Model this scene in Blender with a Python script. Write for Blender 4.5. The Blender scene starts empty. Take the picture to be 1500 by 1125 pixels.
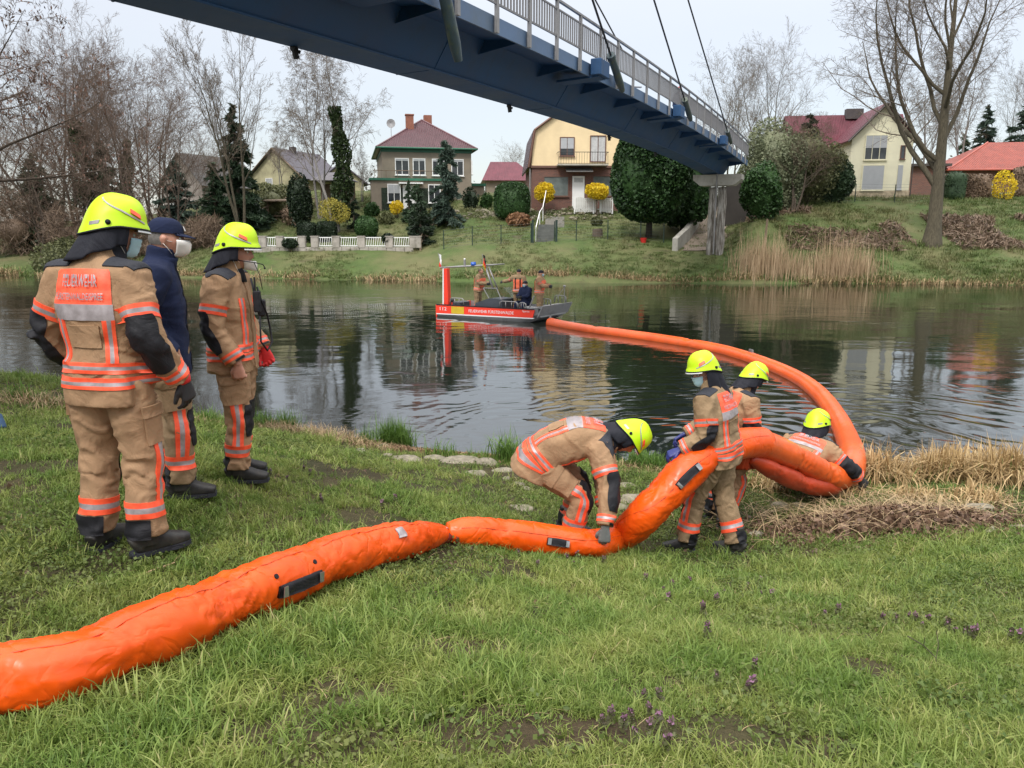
import bpy, bmesh, math, random
import numpy as np
from mathutils import Vector, Matrix, noise
from mathutils.bvhtree import BVHTree
R = math.radians
PI = math.pi
rng = np.random.default_rng(7)
random.seed(7)
scene = bpy.context.scene
COL = scene.collection

# ------------------------------------------------------------------ camera
F, CAMZ, PITCH = 1127.0, 2.95, math.atan((562.5 - 340.0) / 1127.0)
CT, ST = math.cos(PITCH), math.sin(PITCH)
cam_d = bpy.data.cameras.new('camera')
cam_d.sensor_width = 36.0
cam_d.lens = 36.0 * F / 1500.0
cam_d.clip_start = 0.05
cam_d.clip_end = 3000.0
cam = bpy.data.objects.new('camera', cam_d)
COL.objects.link(cam)
cam.location = (0, 0, CAMZ)
cam.rotation_euler = (PI / 2 - PITCH, 0, 0)
scene.camera = cam
# ------------------------------------------------------------------ sky, sun, exposure
SUN_EL, SUN_AZ = 50.0, 205.0          # soft sun behind thin cloud
world = bpy.data.worlds.new('World')
scene.world = world
world.use_nodes = True
wn, wl = world.node_tree.nodes, world.node_tree.links
wn.clear()
w_out = wn.new('ShaderNodeOutputWorld')
w_bg = wn.new('ShaderNodeBackground')
w_sky = wn.new('ShaderNodeTexSky')
w_sky.sky_type = 'NISHITA'
w_sky.sun_disc = False
w_sky.sun_elevation = R(SUN_EL)
w_sky.sun_rotation = R(SUN_AZ)
w_bg2 = wn.new('ShaderNodeBackground')
w_add = wn.new('ShaderNodeAddShader')
w_bg.inputs['Strength'].default_value = 0.05
wl.new(w_sky.outputs[0], w_bg.inputs['Color'])
# overcast layer: the standard brighter-to-zenith cloud deck with soft cloud structure
w_geo = wn.new('ShaderNodeTexCoord')
w_sep = wn.new('ShaderNodeSeparateXYZ')
wl.new(w_geo.outputs['Generated'], w_sep.inputs[0])
def wmath(op, a, b=None, clamp=False):
    n = wn.new('ShaderNodeMath'); n.operation = op; n.use_clamp = clamp
    for i, v in enumerate((a, b)):
        if v is None: continue
        if isinstance(v, (int, float)): n.inputs[i].default_value = v
        else: wl.new(v, n.inputs[i])
    return n.outputs[0]
w_z = wmath('MAXIMUM', w_sep.outputs['Z'], 0.0)
w_lum = wmath('MULTIPLY_ADD', wmath('MULTIPLY', w_z, w_z), 2.0)
w_lum.node.inputs[2].default_value = 0.31
w_map = wn.new('ShaderNodeMapping'); w_map.inputs['Scale'].default_value = (1.2, 1.2, 4.0)
w_noi = wn.new('ShaderNodeTexNoise'); w_noi.inputs['Scale'].default_value = 1.4; w_noi.inputs['Detail'].default_value = 5
wl.new(w_geo.outputs['Generated'], w_map.inputs[0]); wl.new(w_map.outputs[0], w_noi.inputs['Vector'])
w_cl = wmath('MULTIPLY_ADD', w_noi.outputs['Fac'], 0.22); w_cl.node.inputs[2].default_value = 0.89
w_str = wmath('MULTIPLY', w_lum, w_cl)
wl.new(w_str, w_bg2.inputs['Strength'])
w_bg2.inputs['Color'].default_value = (1.0, 0.965, 0.935, 1)
wl.new(w_bg.outputs[0], w_add.inputs[0]); wl.new(w_bg2.outputs[0], w_add.inputs[1])
wl.new(w_add.outputs[0], w_out.inputs['Surface'])
sun_d = bpy.data.lights.new('sun', 'SUN')
sun_d.energy = 1.5
sun_d.angle = R(14)
sun_d.color = (1.0, 0.97, 0.92)
sun = bpy.data.objects.new('sun', sun_d)
COL.objects.link(sun)
# same direction as the sky's sun (rotation measured from +Y, clockwise from above)
_sd = Vector((math.sin(R(SUN_AZ)) * math.cos(R(SUN_EL)), math.cos(R(SUN_AZ)) * math.cos(R(SUN_EL)), math.sin(R(SUN_EL))))
sun.rotation_euler = _sd.to_track_quat('Z', 'Y').to_euler()
vs = scene.view_settings
scene.display_settings.display_device = 'sRGB'
vs.view_transform = 'Standard'; vs.look = 'None'; vs.exposure = 0.63; vs.gamma = 1.0
vs.use_curve_mapping = False
scene.cycles.max_bounces = 6
scene.cycles.transparent_max_bounces = 8

# ------------------------------------------------------------------ pixel helpers (used to find true places)
def ray(px, py):
    x = (px - 750) / F; y = (562.5 - py) / F
    return np.array([x, CT + y * ST, -ST + y * CT])
def P(px, py, Y):
    d = ray(px, py); return d * (Y / d[1]) + np.array([0, 0, CAMZ])
def G(px, py, z=0.0):
    d = ray(px, py); return d * ((z - CAMZ) / d[2]) + np.array([0, 0, CAMZ])

# ------------------------------------------------------------------ materials
MATS = {}
class NT:
    def __init__(s, name):
        s.m = bpy.data.materials.new(name); s.m.use_nodes = True
        s.n, s.l = s.m.node_tree.nodes, s.m.node_tree.links
        s.b = s.n['Principled BSDF']; s.out = s.n['Material Output']
        s._c = None
    def coord(s, kind='Object'):
        if s._c is None: s._c = s.n.new('ShaderNodeTexCoord')
        return s._c.outputs[kind]
    def link(s, a, b): s.l.new(a, b)
    def mapping(s, scale=(1, 1, 1), src=None, rot=(0, 0, 0)):
        m = s.n.new('ShaderNodeMapping'); m.inputs['Scale'].default_value = scale; m.inputs['Rotation'].default_value = rot
        s.link(src or s.coord(), m.inputs[0]); return m.outputs[0]
    def noise(s, scale=5, detail=4, rough=0.5, vec=None, dist=0.0):
        t = s.n.new('ShaderNodeTexNoise'); t.inputs['Scale'].default_value = scale
        t.inputs['Detail'].default_value = detail; t.inputs['Roughness'].default_value = rough
        t.inputs['Distortion'].default_value = dist
        s.link(vec or s.coord(), t.inputs['Vector']); return t.outputs['Fac']
    def vor(s, scale=5, vec=None, feature='F1', out='Distance'):
        t = s.n.new('ShaderNodeTexVoronoi'); t.feature = feature; t.inputs['Scale'].default_value = scale
        s.link(vec or s.coord(), t.inputs['Vector']); return t.outputs[out]
    def wave(s, scale=5, vec=None, dist=0, dirn='X', prof='SIN', ds=1.0):
        t = s.n.new('ShaderNodeTexWave'); t.inputs['Scale'].default_value = scale; t.bands_direction = dirn
        t.wave_profile = prof; t.inputs['Distortion'].default_value = dist; t.inputs['Detail Scale'].default_value = ds
        s.link(vec or s.coord(), t.inputs['Vector']); return t.outputs['Fac']
    def ramp(s, fac, stops, interp='LINEAR'):
        r = s.n.new('ShaderNodeValToRGB'); r.color_ramp.interpolation = interp
        e = r.color_ramp.elements
        while len(e) < len(stops): e.new(0.5)
        for i, (p, c) in enumerate(stops):
            e[i].position = p; e[i].color = (*c, 1) if not isinstance(c, (int, float)) else (c, c, c, 1)
        s.link(fac, r.inputs[0]); return r.outputs[0]
    def mix(s, fac, a, b, mode='MIX'):
        m = s.n.new('ShaderNodeMix'); m.data_type = 'RGBA'; m.blend_type = mode
        for sock, v in ((m.inputs[0], fac), (m.inputs[6], a), (m.inputs[7], b)):
            if isinstance(v, (int, float)): sock.default_value = v
            elif isinstance(v, (tuple, list)): sock.default_value = (*v, 1)[:4]
            else: s.link(v, sock)
        return m.outputs[2]
    def math(s, op, a, b=None, c=None, clamp=False):
        m = s.n.new('ShaderNodeMath'); m.operation = op; m.use_clamp = clamp
        for i, v in enumerate((a, b, c)):
            if v is None: continue
            if isinstance(v, (int, float)): m.inputs[i].default_value = v
            else: s.link(v, m.inputs[i])
        return m.outputs[0]
    def bump(s, h, strength=0.3, dist=0.01, normal=None):
        b = s.n.new('ShaderNodeBump'); b.inputs['Strength'].default_value = strength; b.inputs['Distance'].default_value = dist
        s.link(h, b.inputs['Height'])
        if normal is not None: s.link(normal, b.inputs['Normal'])
        s.link(b.outputs[0], s.b.inputs['Normal']); return b.outputs[0]
    def col(s, c):
        if isinstance(c, (tuple, list)): s.b.inputs['Base Color'].default_value = (*c, 1)[:4]
        else: s.link(c, s.b.inputs['Base Color'])
    def rough(s, r):
        if isinstance(r, (int, float)): s.b.inputs['Roughness'].default_value = r
        else: s.link(r, s.b.inputs['Roughness'])

def mul(c, k): return tuple(min(1.0, v * k) for v in c)
def simple(name, c, rough=0.6, var=0.18, scale=3.0, metal=0.0, bump=0.0, bscale=40.0, bdist=0.01, spec=0.5, dirt=None, dirts=1.5):
    """plain surface with a gently varied colour, optional grain and dirt blotches"""
    if name in MATS: return MATS[name]
    t = NT(name)
    n = t.noise(scale, 5, 0.6)
    cc = t.ramp(n, [(0.3, mul(c, 1 - var)), (0.7, mul(c, 1 + var))])
    if dirt:
        d = t.noise(dirts, 6, 0.7)
        cc = t.mix(t.ramp(d, [(0.48, 0.0), (0.72, 0.85)]), cc, dirt)
    t.col(cc); t.rough(rough)
    t.b.inputs['Metallic'].default_value = metal
    t.b.inputs['Specular IOR Level'].default_value = spec
    if bump > 0: t.bump(t.noise(bscale, 4, 0.6), bump, bdist)
    MATS[name] = t.m
    return t.m

def leafmat(name, c1, c2, rough=0.55, trans=0.25):
    """foliage: colour differs from leaf to leaf and clump to clump"""
    if name in MATS: return MATS[name]
    t = NT(name)
    g = t.n.new('ShaderNodeNewGeometry')
    oi = t.n.new('ShaderNodeObjectInfo')
    n = t.noise(1.1, 3, 0.6)
    f = t.math('ADD', t.math('MULTIPLY', g.outputs['Random Per Island'], 0.6), t.math('MULTIPLY', n, 0.55))
    f = t.math('ADD', f, t.math('MULTIPLY', oi.outputs['Random'], 0.15))
    t.col(t.ramp(f, [(0.25, c1), (0.85, c2)]))
    t.rough(rough)
    t.b.inputs['Specular IOR Level'].default_value = 0.3
    if trans > 0:
        tr = t.n.new('ShaderNodeBsdfTranslucent'); ms = t.n.new('ShaderNodeMixShader')
        t.link(t.b.inputs['Base Color'].links[0].from_socket, tr.inputs[0])
        ms.inputs[0].default_value = trans
        t.link(t.b.outputs[0], ms.inputs[1]); t.link(tr.outputs[0], ms.inputs[2]); t.link(ms.outputs[0], t.out.inputs[0])
    MATS[name] = t.m
    return t.m

# ------------------------------------------------------------------ object helpers
def link(o, parent=None):
    COL.objects.link(o)
    if parent is not None: o.parent = parent
    return o
def tag(o, label=None, cat=None, group=None, kind=None):
    if label: o['label'] = label
    if cat: o['category'] = cat
    if group: o['group'] = group
    if kind: o['kind'] = kind
    return o
def thing(name, label, cat, loc=(0, 0, 0), rotz=0.0, group=None):
    o = bpy.data.objects.new(name, None); o.empty_display_size = 0.2
    COL.objects.link(o); o.location = loc; o.rotation_euler = (0, 0, rotz)
    return tag(o, label, cat, group)
def meshobj(name, V, Fc, mats, parent=None, smooth=False, mi=None, loc=None):
    me = bpy.data.meshes.new(name)
    V = np.asarray(V, dtype=np.float32)
    if isinstance(Fc, np.ndarray):
        nf, k = Fc.shape
        me.vertices.add(len(V)); me.vertices.foreach_set('co', V.ravel())
        me.loops.add(nf * k); me.loops.foreach_set('vertex_index', Fc.astype(np.int32).ravel())
        me.polygons.add(nf); me.polygons.foreach_set('loop_start', np.arange(0, nf * k, k, dtype=np.int32))
        me.update(calc_edges=True)
    else:
        me.from_pydata([tuple(v) for v in V.tolist()], [], Fc); me.update()
    if not isinstance(mats, (list, tuple)): mats = [mats]
    for m in mats: me.materials.append(m)
    if mi is not None: me.polygons.foreach_set('material_index', np.asarray(mi, dtype=np.int32))
    if smooth: me.polygons.foreach_set('use_smooth', np.ones(len(me.polygons), dtype=bool))
    o = bpy.data.objects.new(name, me)
    link(o, parent)
    if loc is not None: o.location = loc
    return o
def frames(pts, up=(0, 0, 1)):
    pts = np.asarray(pts, float); n = len(pts)
    T = np.zeros_like(pts); T[1:-1] = pts[2:] - pts[:-2]; T[0] = pts[1] - pts[0]; T[-1] = pts[-1] - pts[-2]
    T /= np.linalg.norm(T, axis=1)[:, None] + 1e-12
    up = np.asarray(up, float)
    if abs(T[0] @ up) > 0.95: up = np.array([0, 1.0, 0]) if abs(T[0][1]) < 0.9 else np.array([1.0, 0, 0])
    A = np.zeros_like(pts); a = up - (up @ T[0]) * T[0]; a /= np.linalg.norm(a)
    for i in range(n):
        a = a - (a @ T[i]) * T[i]; a /= np.linalg.norm(a) + 1e-12; A[i] = a
    return T, A, np.cross(T, A)
class MB:
    """collects shapes for ONE mesh object; origin is subtracted from everything"""
    def __init__(s, origin=(0, 0, 0)):
        s.v = []; s.f = []; s.m = []; s.o = np.asarray(origin, float)
    def add(s, V, Fs, m=0):
        b = len(s.v); s.v.extend([tuple(np.asarray(p, float) - s.o) for p in V])
        s.f.extend([tuple(b + i for i in f) for f in Fs]); s.m.extend([m] * len(Fs)); return s
    def box(s, c, d, rz=0.0, m=0, rx=0.0, ry=0.0, bev=0.0):
        dx, dy, dz = [q / 2 for q in d]
        if bev > 0:
            b = min(bev, dx * .9, dy * .9, dz * .9)
            V = []; 
            for sx in (-1, 1):
                for sy in (-1, 1):
                    for sz in (-1, 1):
                        V += [(sx * dx, sy * (dy - b), sz * (dz - b)), (sx * (dx - b), sy * dy, sz * (dz - b)), (sx * (dx - b), sy * (dy - b), sz * dz)]
            bm = bmesh.new()
            for p in V: bm.verts.new(p)
            r = bmesh.ops.convex_hull(bm, input=bm.verts)
            bm.verts.index_update(); bm.normal_update()
            V = [tuple(v.co) for v in bm.verts]; Fs = [[v.index for v in f.verts] for f in bm.faces]; bm.free()
        else:
            V = [(x, y, z) for x in (-dx, dx) for y in (-dy, dy) for z in (-dz, dz)]
            Fs = [(0, 1, 3, 2), (4, 6, 7, 5), (0, 4, 5, 1), (2, 3, 7, 6), (0, 2, 6, 4), (1, 5, 7, 3)]
        M = Matrix.Translation(c) @ Matrix.Rotation(rz, 4, 'Z') @ Matrix.Rotation(ry, 4, 'Y') @ Matrix.Rotation(rx, 4, 'X')
        return s.add([M @ Vector(p) for p in V], Fs, m)
    def tube(s, pts, r, n=8, m=0, cap=True, up=(0, 0, 1), flat=1.0):
        pts = np.asarray(pts, float); k = len(pts)
        rr = np.broadcast_to(np.asarray(r, float), (k,))
        T, A, B = frames(pts, up)
        V = []
        for i in range(k):
            for j in range(n):
                a = 2 * PI * j / n
                V.append(pts[i] + rr[i] * (math.cos(a) * A[i] * flat + math.sin(a) * B[i]))
        Fs = [(i * n + j, i * n + (j + 1) % n, (i + 1) * n + (j + 1) % n, (i + 1) * n + j) for i in range(k - 1) for j in range(n)]
        if cap: Fs += [tuple(range(n))[::-1], tuple((k - 1) * n + j for j in range(n))]
        return s.add(V, Fs, m)
    def prism(s, poly, vec, m=0):
        poly = [np.asarray(p, float) for p in poly]; vec = np.asarray(vec, float); n = len(poly)
        V = poly + [p + vec for p in poly]
        Fs = [tuple(range(n))[::-1], tuple(range(n, 2 * n))] + [(i, (i + 1) % n, n + (i + 1) % n, n + i) for i in range(n)]
        return s.add(V, Fs, m)
    def quad(s, a, b, c, d, m=0): return s.add([a, b, c, d], [(0, 1, 2, 3)], m)
    def lathe(s, prof, c=(0, 0, 0), n=16, m=0, cap=True):
        V = [(c[0] + r * math.cos(2 * PI * j / n), c[1] + r * math.sin(2 * PI * j / n), c[2] + z) for r, z in prof for j in range(n)]
        k = len(prof)
        Fs = [(i * n + j, i * n + (j + 1) % n, (i + 1) * n + (j + 1) % n, (i + 1) * n + j) for i in range(k - 1) for j in range(n)]
        if cap: Fs += [tuple(range(n))[::-1], tuple((k - 1) * n + j for j in range(n))]
        return s.add(V, Fs, m)
    def ball(s, c, r, n=10, m=0, sc=(1, 1, 1)):
        V = [(c[0], c[1], c[2] - r * sc[2])]
        k = max(4, n // 2)
        for i in range(1, k):
            ph = -PI / 2 + PI * i / k
            for j in range(n):
                a = 2 * PI * j / n
                V.append((c[0] + r * sc[0] * math.cos(ph) * math.cos(a), c[1] + r * sc[1] * math.cos(ph) * math.sin(a), c[2] + r * sc[2] * math.sin(ph)))
        V.append((c[0], c[1], c[2] + r * sc[2]))
        Fs = [(0, 1 + (j + 1) % n, 1 + j) for j in range(n)]
        for i in range(k - 2):
            Fs += [(1 + i * n + j, 1 + i * n + (j + 1) % n, 1 + (i + 1) * n + (j + 1) % n, 1 + (i + 1) * n + j) for j in range(n)]
        b = 1 + (k - 2) * n; t = len(V) - 1
        Fs += [(b + j, b + (j + 1) % n, t) for j in range(n)]
        return s.add(V, Fs, m)
    def build(s, name, mats, parent=None, smooth=False):
        return meshobj(name, s.v, s.f, mats, parent, smooth, s.m)
def share(src, name, parent=None, loc=None, rotz=None, scale=None):
    o = bpy.data.objects.new(name, src.data); link(o, parent)
    if loc is not None: o.location = loc
    if rotz is not None: o.rotation_euler = (0, 0, rotz)
    if scale is not None: o.scale = scale
    return o
def copy_tree(o, parent=None):
    c = o.copy(); COL.objects.link(c); c.parent = parent
    for ch in list(o.children): copy_tree(ch, c)
    return c
def smooth_by_angle(o, ang=35):
    me = o.data
    me.polygons.foreach_set('use_smooth', np.ones(len(me.polygons), dtype=bool))
    try: me.set_sharp_from_angle(angle=R(ang))
    except Exception: pass
    return o
def vn(a): return a / (np.linalg.norm(a, axis=-1, keepdims=True) + 1e-9)
# ------------------------------------------------------------------ terrain
def tps_fit(pts, lam=0.0):
    p = np.asarray(pts, float); n = len(p)
    d = np.sqrt(((p[:, None, :2] - p[None, :, :2]) ** 2).sum(-1))
    K = np.where(d > 0, d * d * np.log(d + 1e-9), 0) + lam * np.eye(n)
    Q = np.hstack([np.ones((n, 1)), p[:, :2]])
    A = np.block([[K, Q], [Q.T, np.zeros((3, 3))]])
    s = np.linalg.solve(A, np.concatenate([p[:, 2], np.zeros(3)]))
    return p[:, :2], s[:n], s[n:]
def tps_eval(fit, X, Y):
    c, w, a = fit
    sh = X.shape; X = X.ravel(); Y = Y.ravel()
    out = a[0] + a[1] * X + a[2] * Y
    for i in range(0, len(X), 20000):
        d = np.sqrt((X[i:i + 20000, None] - c[None, :, 0]) ** 2 + (Y[i:i + 20000, None] - c[None, :, 1]) ** 2)
        out[i:i + 20000] += (d * d * np.log(d + 1e-9)) @ w
    return out.reshape(sh)
shore_px = [(0, 575), (100, 580), (200, 596), (300, 612), (400, 622), (540, 645), (650, 660), (750, 668), (860, 672), (960, 678), (1100, 688), (1260, 694), (1400, 694), (1500, 700)]
SH = [(-60, 24), (-40, 20.5), (-26, 18), (-17, 16), (-13, 15.1)] + [tuple(G(*p)[:2]) for p in shore_px] + [(8, 8.9), (12, 8.8), (20, 9), (40, 9.5), (60, 10)]
SHX = np.array([p[0] for p in SH]); SHY = np.array([p[1] for p in SH])
def shore_y(x): return np.interp(x, SHX, SHY)
def px3(px, py, Y): return tuple(P(px, py, Y))
near_pts = [px3(190, 803, 4.1), px3(362, 697, 5.65), px3(265, 718, 5.0), px3(840, 806, 5.9), px3(1045, 808, 6.2), px3(1057, 768, 7.0), px3(1180, 724, 7.9),
            (-1.6, 2.13, 1.32), (0, 2.13, 1.3), (1.7, 2.2, 1.2), (0, 0, 1.38), (-3, 0, 1.4), (3, 0, 1.36), (0, -4, 1.4), (-8, -4, 1.4), (8, -4, 1.4),
            (3.4, 4.6, 0.72), (5.5, 6.5, 0.4), (9, 5, 0.8), (14, 4, 0.9), (14, -4, 1.4), (-6, 6, 1.25), (-6, 10, 1.0), (-12, 8, 1.2), (-12, 12.5, 0.8), (-20, 12, 1.1), (-4, 8.5, 0.95), (-20, 0, 1.4)]
near_pts += [(x, y, -0.02) for x, y in SH if -27 < x < 21] + [(x, y - 1.1, 0.17) for x, y in SH if -27 < x < 21] + [(x, y + 1.6, -0.75) for x, y in SH if -27 < x < 21]
NEAR = tps_fit(near_pts, 0.02)
def vnoise(X, Y, s, seed=0):
    """cheap smooth value noise on arrays"""
    X = np.asarray(X) * s + seed * 17.3; Y = np.asarray(Y) * s + seed * 5.1
    xi = np.floor(X).astype(int); yi = np.floor(Y).astype(int); fx = X - xi; fy = Y - yi
    fx = fx * fx * (3 - 2 * fx); fy = fy * fy * (3 - 2 * fy)
    def h(a, b):
        n = (a * 374761393 + b * 668265263 + seed * 1442695) & 0xffffffff
        n = ((n ^ (n >> 13)) * 1274126177) & 0xffffffff
        return ((n ^ (n >> 16)) & 0xffff) / 65535.0
    return (h(xi, yi) * (1 - fx) + h(xi + 1, yi) * fx) * (1 - fy) + (h(xi, yi + 1) * (1 - fx) + h(xi + 1, yi + 1) * fx) * fy
def near_z(X, Y):
    X = np.asarray(X, float); Y = np.asarray(Y, float)
    Xc = np.clip(X, -22, 16); Yc = np.clip(Y, -5, 60)
    # follow the shore where the sheet runs on past the modelled stretch
    Yc = Yc - np.where(X != Xc, shore_y(X) - shore_y(Xc), 0) * (Yc > 4)
    sh = shore_y(Xc)
    z = tps_eval(NEAR, Xc, np.minimum(Yc, sh + 1.5))
    z = np.where(Yc > sh + 1.5, -0.75, z)
    land = np.clip((sh - Yc) / 1.5, 0, 1)
    z = z + land * ((vnoise(X, Y, 0.9, 1) - .5) * 0.06 + (vnoise(X, Y, 2.6, 2) - .5) * 0.035 + (vnoise(X, Y, 7, 3) - .5) * 0.012)
    return z
def nz(x, y): return float(near_z(np.array([x]), np.array([y]))[0])
def onground(px, py, off=0.0):
    """where the sight line through a pixel meets the near bank raised by off"""
    d = ray(px, py); o = np.array([0, 0, CAMZ]); t = 1.0
    ts = np.linspace(1.0, 25, 1500); pts = o + d[None] * ts[:, None]
    h = pts[:, 2] - near_z(pts[:, 0], pts[:, 1]) - off
    i = int(np.argmax(h < 0)); 
    if h[i] >= 0: i = len(ts) - 1
    return pts[i]

far_shore = [G(*p) for p in [(0, 403), (200, 406), (370, 408), (640, 412), (1000, 415), (1300, 416), (1500, 418)]]
FSX = np.array([-120, -70, -50] + [p[0] for p in far_shore] + [45, 70, 120.]); FSY = np.array([70, 62, 57.5] + [p[1] for p in far_shore] + [42.5, 41, 38.])
def fshore_y(x): return np.interp(x, FSX, FSY)
fc = [(0, 376, 60), (200, 376, 57), (390, 366, 54), (500, 366, 53.6), (612, 366, 53.2), (440, 330, 60), (560, 340, 58), (500, 292, 67), (380, 296, 66), (620, 305, 64), (700, 318, 60),
      (660, 360, 52.4), (740, 358, 52), (800, 356, 51.5), (880, 354, 51.5), (950, 352, 52), (800, 328, 58), (880, 328, 58), (800, 308, 62), (900, 306, 63), (960, 325, 58),
      (1062, 358, 52), (1010, 352, 53), (1020, 320, 60), (1050, 296, 66), (1058, 288, 72), (980, 300, 66), (1110, 322, 51), (1120, 345, 49.5), (1150, 300, 58), (1250, 293, 59), (1330, 291, 60), (1500, 289, 61),
      (1150, 372, 49), (1250, 368, 49), (1360, 358, 50.5), (1500, 362, 50), (1150, 395, 46.8), (1360, 395, 47), (1270, 291, 66), (1500, 284, 70), (100, 340, 72), (250, 330, 68), (0, 345, 75), (300, 300, 80)]
far_pts = [px3(*p) for p in fc] + [(x, y, -0.02) for x, y in zip(FSX[3:-3], FSY[3:-3])] + [(x, y - 2, -0.8) for x, y in zip(FSX[3:-3], FSY[3:-3])] + [(x, y + 1.0, 0.45) for x, y in zip(FSX[3:-3], FSY[3:-3])]
far_pts += [(-60, 95, 4.5), (0, 95, 6.2), (60, 95, 6.6), (-60, 66, 2.5), (48, 50, 3.5), (48, 62, 6.3), (-48, 62, 2.0), (-30, 95, 5.5), (30, 95, 6.5)]
FAR = tps_fit(far_pts, 0.05)
def far_z(X, Y):
    X = np.asarray(X, float); Y = np.asarray(Y, float)
    Xc = np.clip(X, -50, 45); sh0 = fshore_y(X); sh1 = fshore_y(Xc)
    Yc = np.where(X == Xc, Y, Y - (sh0 - sh1)); Yc = np.clip(Yc, 0, 92)
    z = tps_eval(FAR, Xc, np.maximum(Yc, sh1 - 2)); z = np.where(Yc < sh1 - 2, -0.8, z)
    z = z + np.clip((Yc - sh1) / 3, 0, 1) * ((vnoise(X, Y, 0.35, 4) - .5) * 0.25 + (vnoise(X, Y, 1.2, 5) - .5) * 0.10)
    return z
def fz(x, y): return float(far_z(np.array([x]), np.array([y]))[0])
def grid(name, xs, ys, fn, mat, kind='structure'):
    X, Y = np.meshgrid(xs, ys); Z = fn(X, Y)
    V = np.stack([X, Y, Z], -1).reshape(-1, 3); nx, ny = len(xs), len(ys)
    i = np.arange(nx * ny).reshape(ny, nx)
    Fq = np.stack([i[:-1, :-1], i[:-1, 1:], i[1:, 1:], i[1:, :-1]], -1).reshape(-1, 4)
    o = meshobj(name, V, Fq, mat, smooth=True); o['kind'] = kind
    return o
def soilgrass(name, g1, g2, dry, soil, sc=1.0, patch=0.45):
    t = NT(name)
    n1 = t.noise(0.55 * sc, 6, 0.65); n2 = t.noise(4.0 * sc, 6, 0.7); n3 = t.noise(30 * sc, 3, 0.7); n4 = t.noise(1.3 * sc, 5, 0.6, dist=0.6)
    c = t.ramp(n2, [(0.3, g1), (0.7, g2)])
    c = t.mix(t.ramp(n1, [(0.42, 0.0), (0.66, 0.85)]), c, dry)
    c = t.mix(t.ramp(n4, [(0.5 + patch * 0.1, 0.0), (0.72, 0.9)]), c, soil)
    c = t.mix(t.math('MULTIPLY', n3, 0.45), c, mul(g1, 0.45))
    t.col(c); t.rough(0.9); t.b.inputs['Specular IOR Level'].default_value = 0.2
    t.bump(t.math('ADD', n3, n2), 0.8, 0.05)
    return t
M_near = soilgrass('turf_near', (0.034, 0.036, 0.014), (0.055, 0.055, 0.022), (0.10, 0.08, 0.040), (0.062, 0.040, 0.025), 1.0, -.6).m
tf = soilgrass('turf_far', (0.055, 0.085, 0.025), (0.095, 0.14, 0.04), (0.17, 0.15, 0.075), (0.085, 0.062, 0.04), 0.45, 0.8)
M_far = tf.m
xs = np.concatenate([np.linspace(-300, -24, 24), np.linspace(-22, -9, 30)[:-1], np.linspace(-9, 8, 190), np.linspace(8, 20, 26)[1:], np.linspace(24, 300, 24)])
ys = np.concatenate([np.array([-400, -200, -80, -30, -12, -6]), np.linspace(-3, 16, 210), np.linspace(17, 40, 12)])
near_bank = grid('near_bank', xs, ys, near_z, M_near)
xs = np.concatenate([np.array([-900, -500, -250, -150, -100]), np.linspace(-70, 60, 300), np.array([80, 100, 150, 250, 500, 900])])
ys = np.concatenate([np.linspace(34, 41, 8)[:-1], np.linspace(41, 95, 180), np.array([100, 120, 150, 250, 500, 1200])])
def farsheet(X, Y): return far_z(X, Y)
far_bank = grid('far_bank', xs, ys, farsheet, M_far)
# riverbed and water
bed = MB(); bed.quad((-900, -20, -1.6), (900, -20, -1.6), (900, 80, -1.6), (-900, 80, -1.6))
o = bed.build('riverbed', simple('mud', (0.03, 0.027, 0.018), 0.9)); o['kind'] = 'structure'
tw = NT('river_water')
tw.col((0.011, 0.014, 0.008)); tw.rough(0.045)
tw.b.inputs['IOR'].default_value = 2.25
pos = tw.coord('Object')
# wind patches decide how rippled each stretch is
patch = tw.noise(0.09, 3, 0.5, tw.mapping((1, 1.8, 1), pos))
amp = tw.ramp(patch, [(0.42, 0.10), (0.66, 1.0)])
m1 = tw.noise(1.5, 3, 0.5, tw.mapping((0.8, 1.6, 1), pos), 0.4)
m2 = tw.noise(5.5, 3, 0.55, tw.mapping((0.8, 1.5, 1), pos), 0.3)
m3 = tw.noise(0.32, 2, 0.5, tw.mapping((1, 1.5, 1), pos))
h = tw.math('ADD', tw.math('MULTIPLY', m1, 0.018), tw.math('MULTIPLY', m2, 0.0035))
h = tw.math('MULTIPLY', h, amp)
h = tw.math('ADD', h, tw.math('MULTIPLY', m3, 0.02))
# rings spreading from where the boom is pulled out of the water
for cx, cy, fr, rad, am in ((3.2, 9.6, 3.0, 7.0, 0.011), (5.0, 10.6, 2.2, 6.5, 0.012), (-2.0, 26.5, 1.2, 5.0, 0.008)):
    vm = tw.n.new('ShaderNodeVectorMath'); vm.operation = 'SUBTRACT'; vm.inputs[1].default_value = (cx, cy, 0); tw.link(pos, vm.inputs[0])
    ln = tw.n.new('ShaderNodeVectorMath'); ln.operation = 'LENGTH'; tw.link(vm.outputs[0], ln.inputs[0])
    dist = ln.outputs['Value']
    wob = tw.math('MULTIPLY_ADD', tw.noise(0.7, 2, 0.5, pos), 1.6, dist)
    sn = tw.math('SINE', tw.math('MULTIPLY', wob, fr * 2 * PI))
    fall = tw.math('SUBTRACT', 1.0, tw.math('DIVIDE', dist, rad), clamp=True)
    h = tw.math('MULTIPLY_ADD', tw.math('MULTIPLY', sn, fall), am * 0.4, h)
tw.bump(h, 1.0, 1.0)
wm = MB(); wm.quad((-900, -10, 0), (900, -10, 0), (900, 82, 0), (-900, 82, 0))
water = wm.build('water', tw.m); water['kind'] = 'structure'
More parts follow.
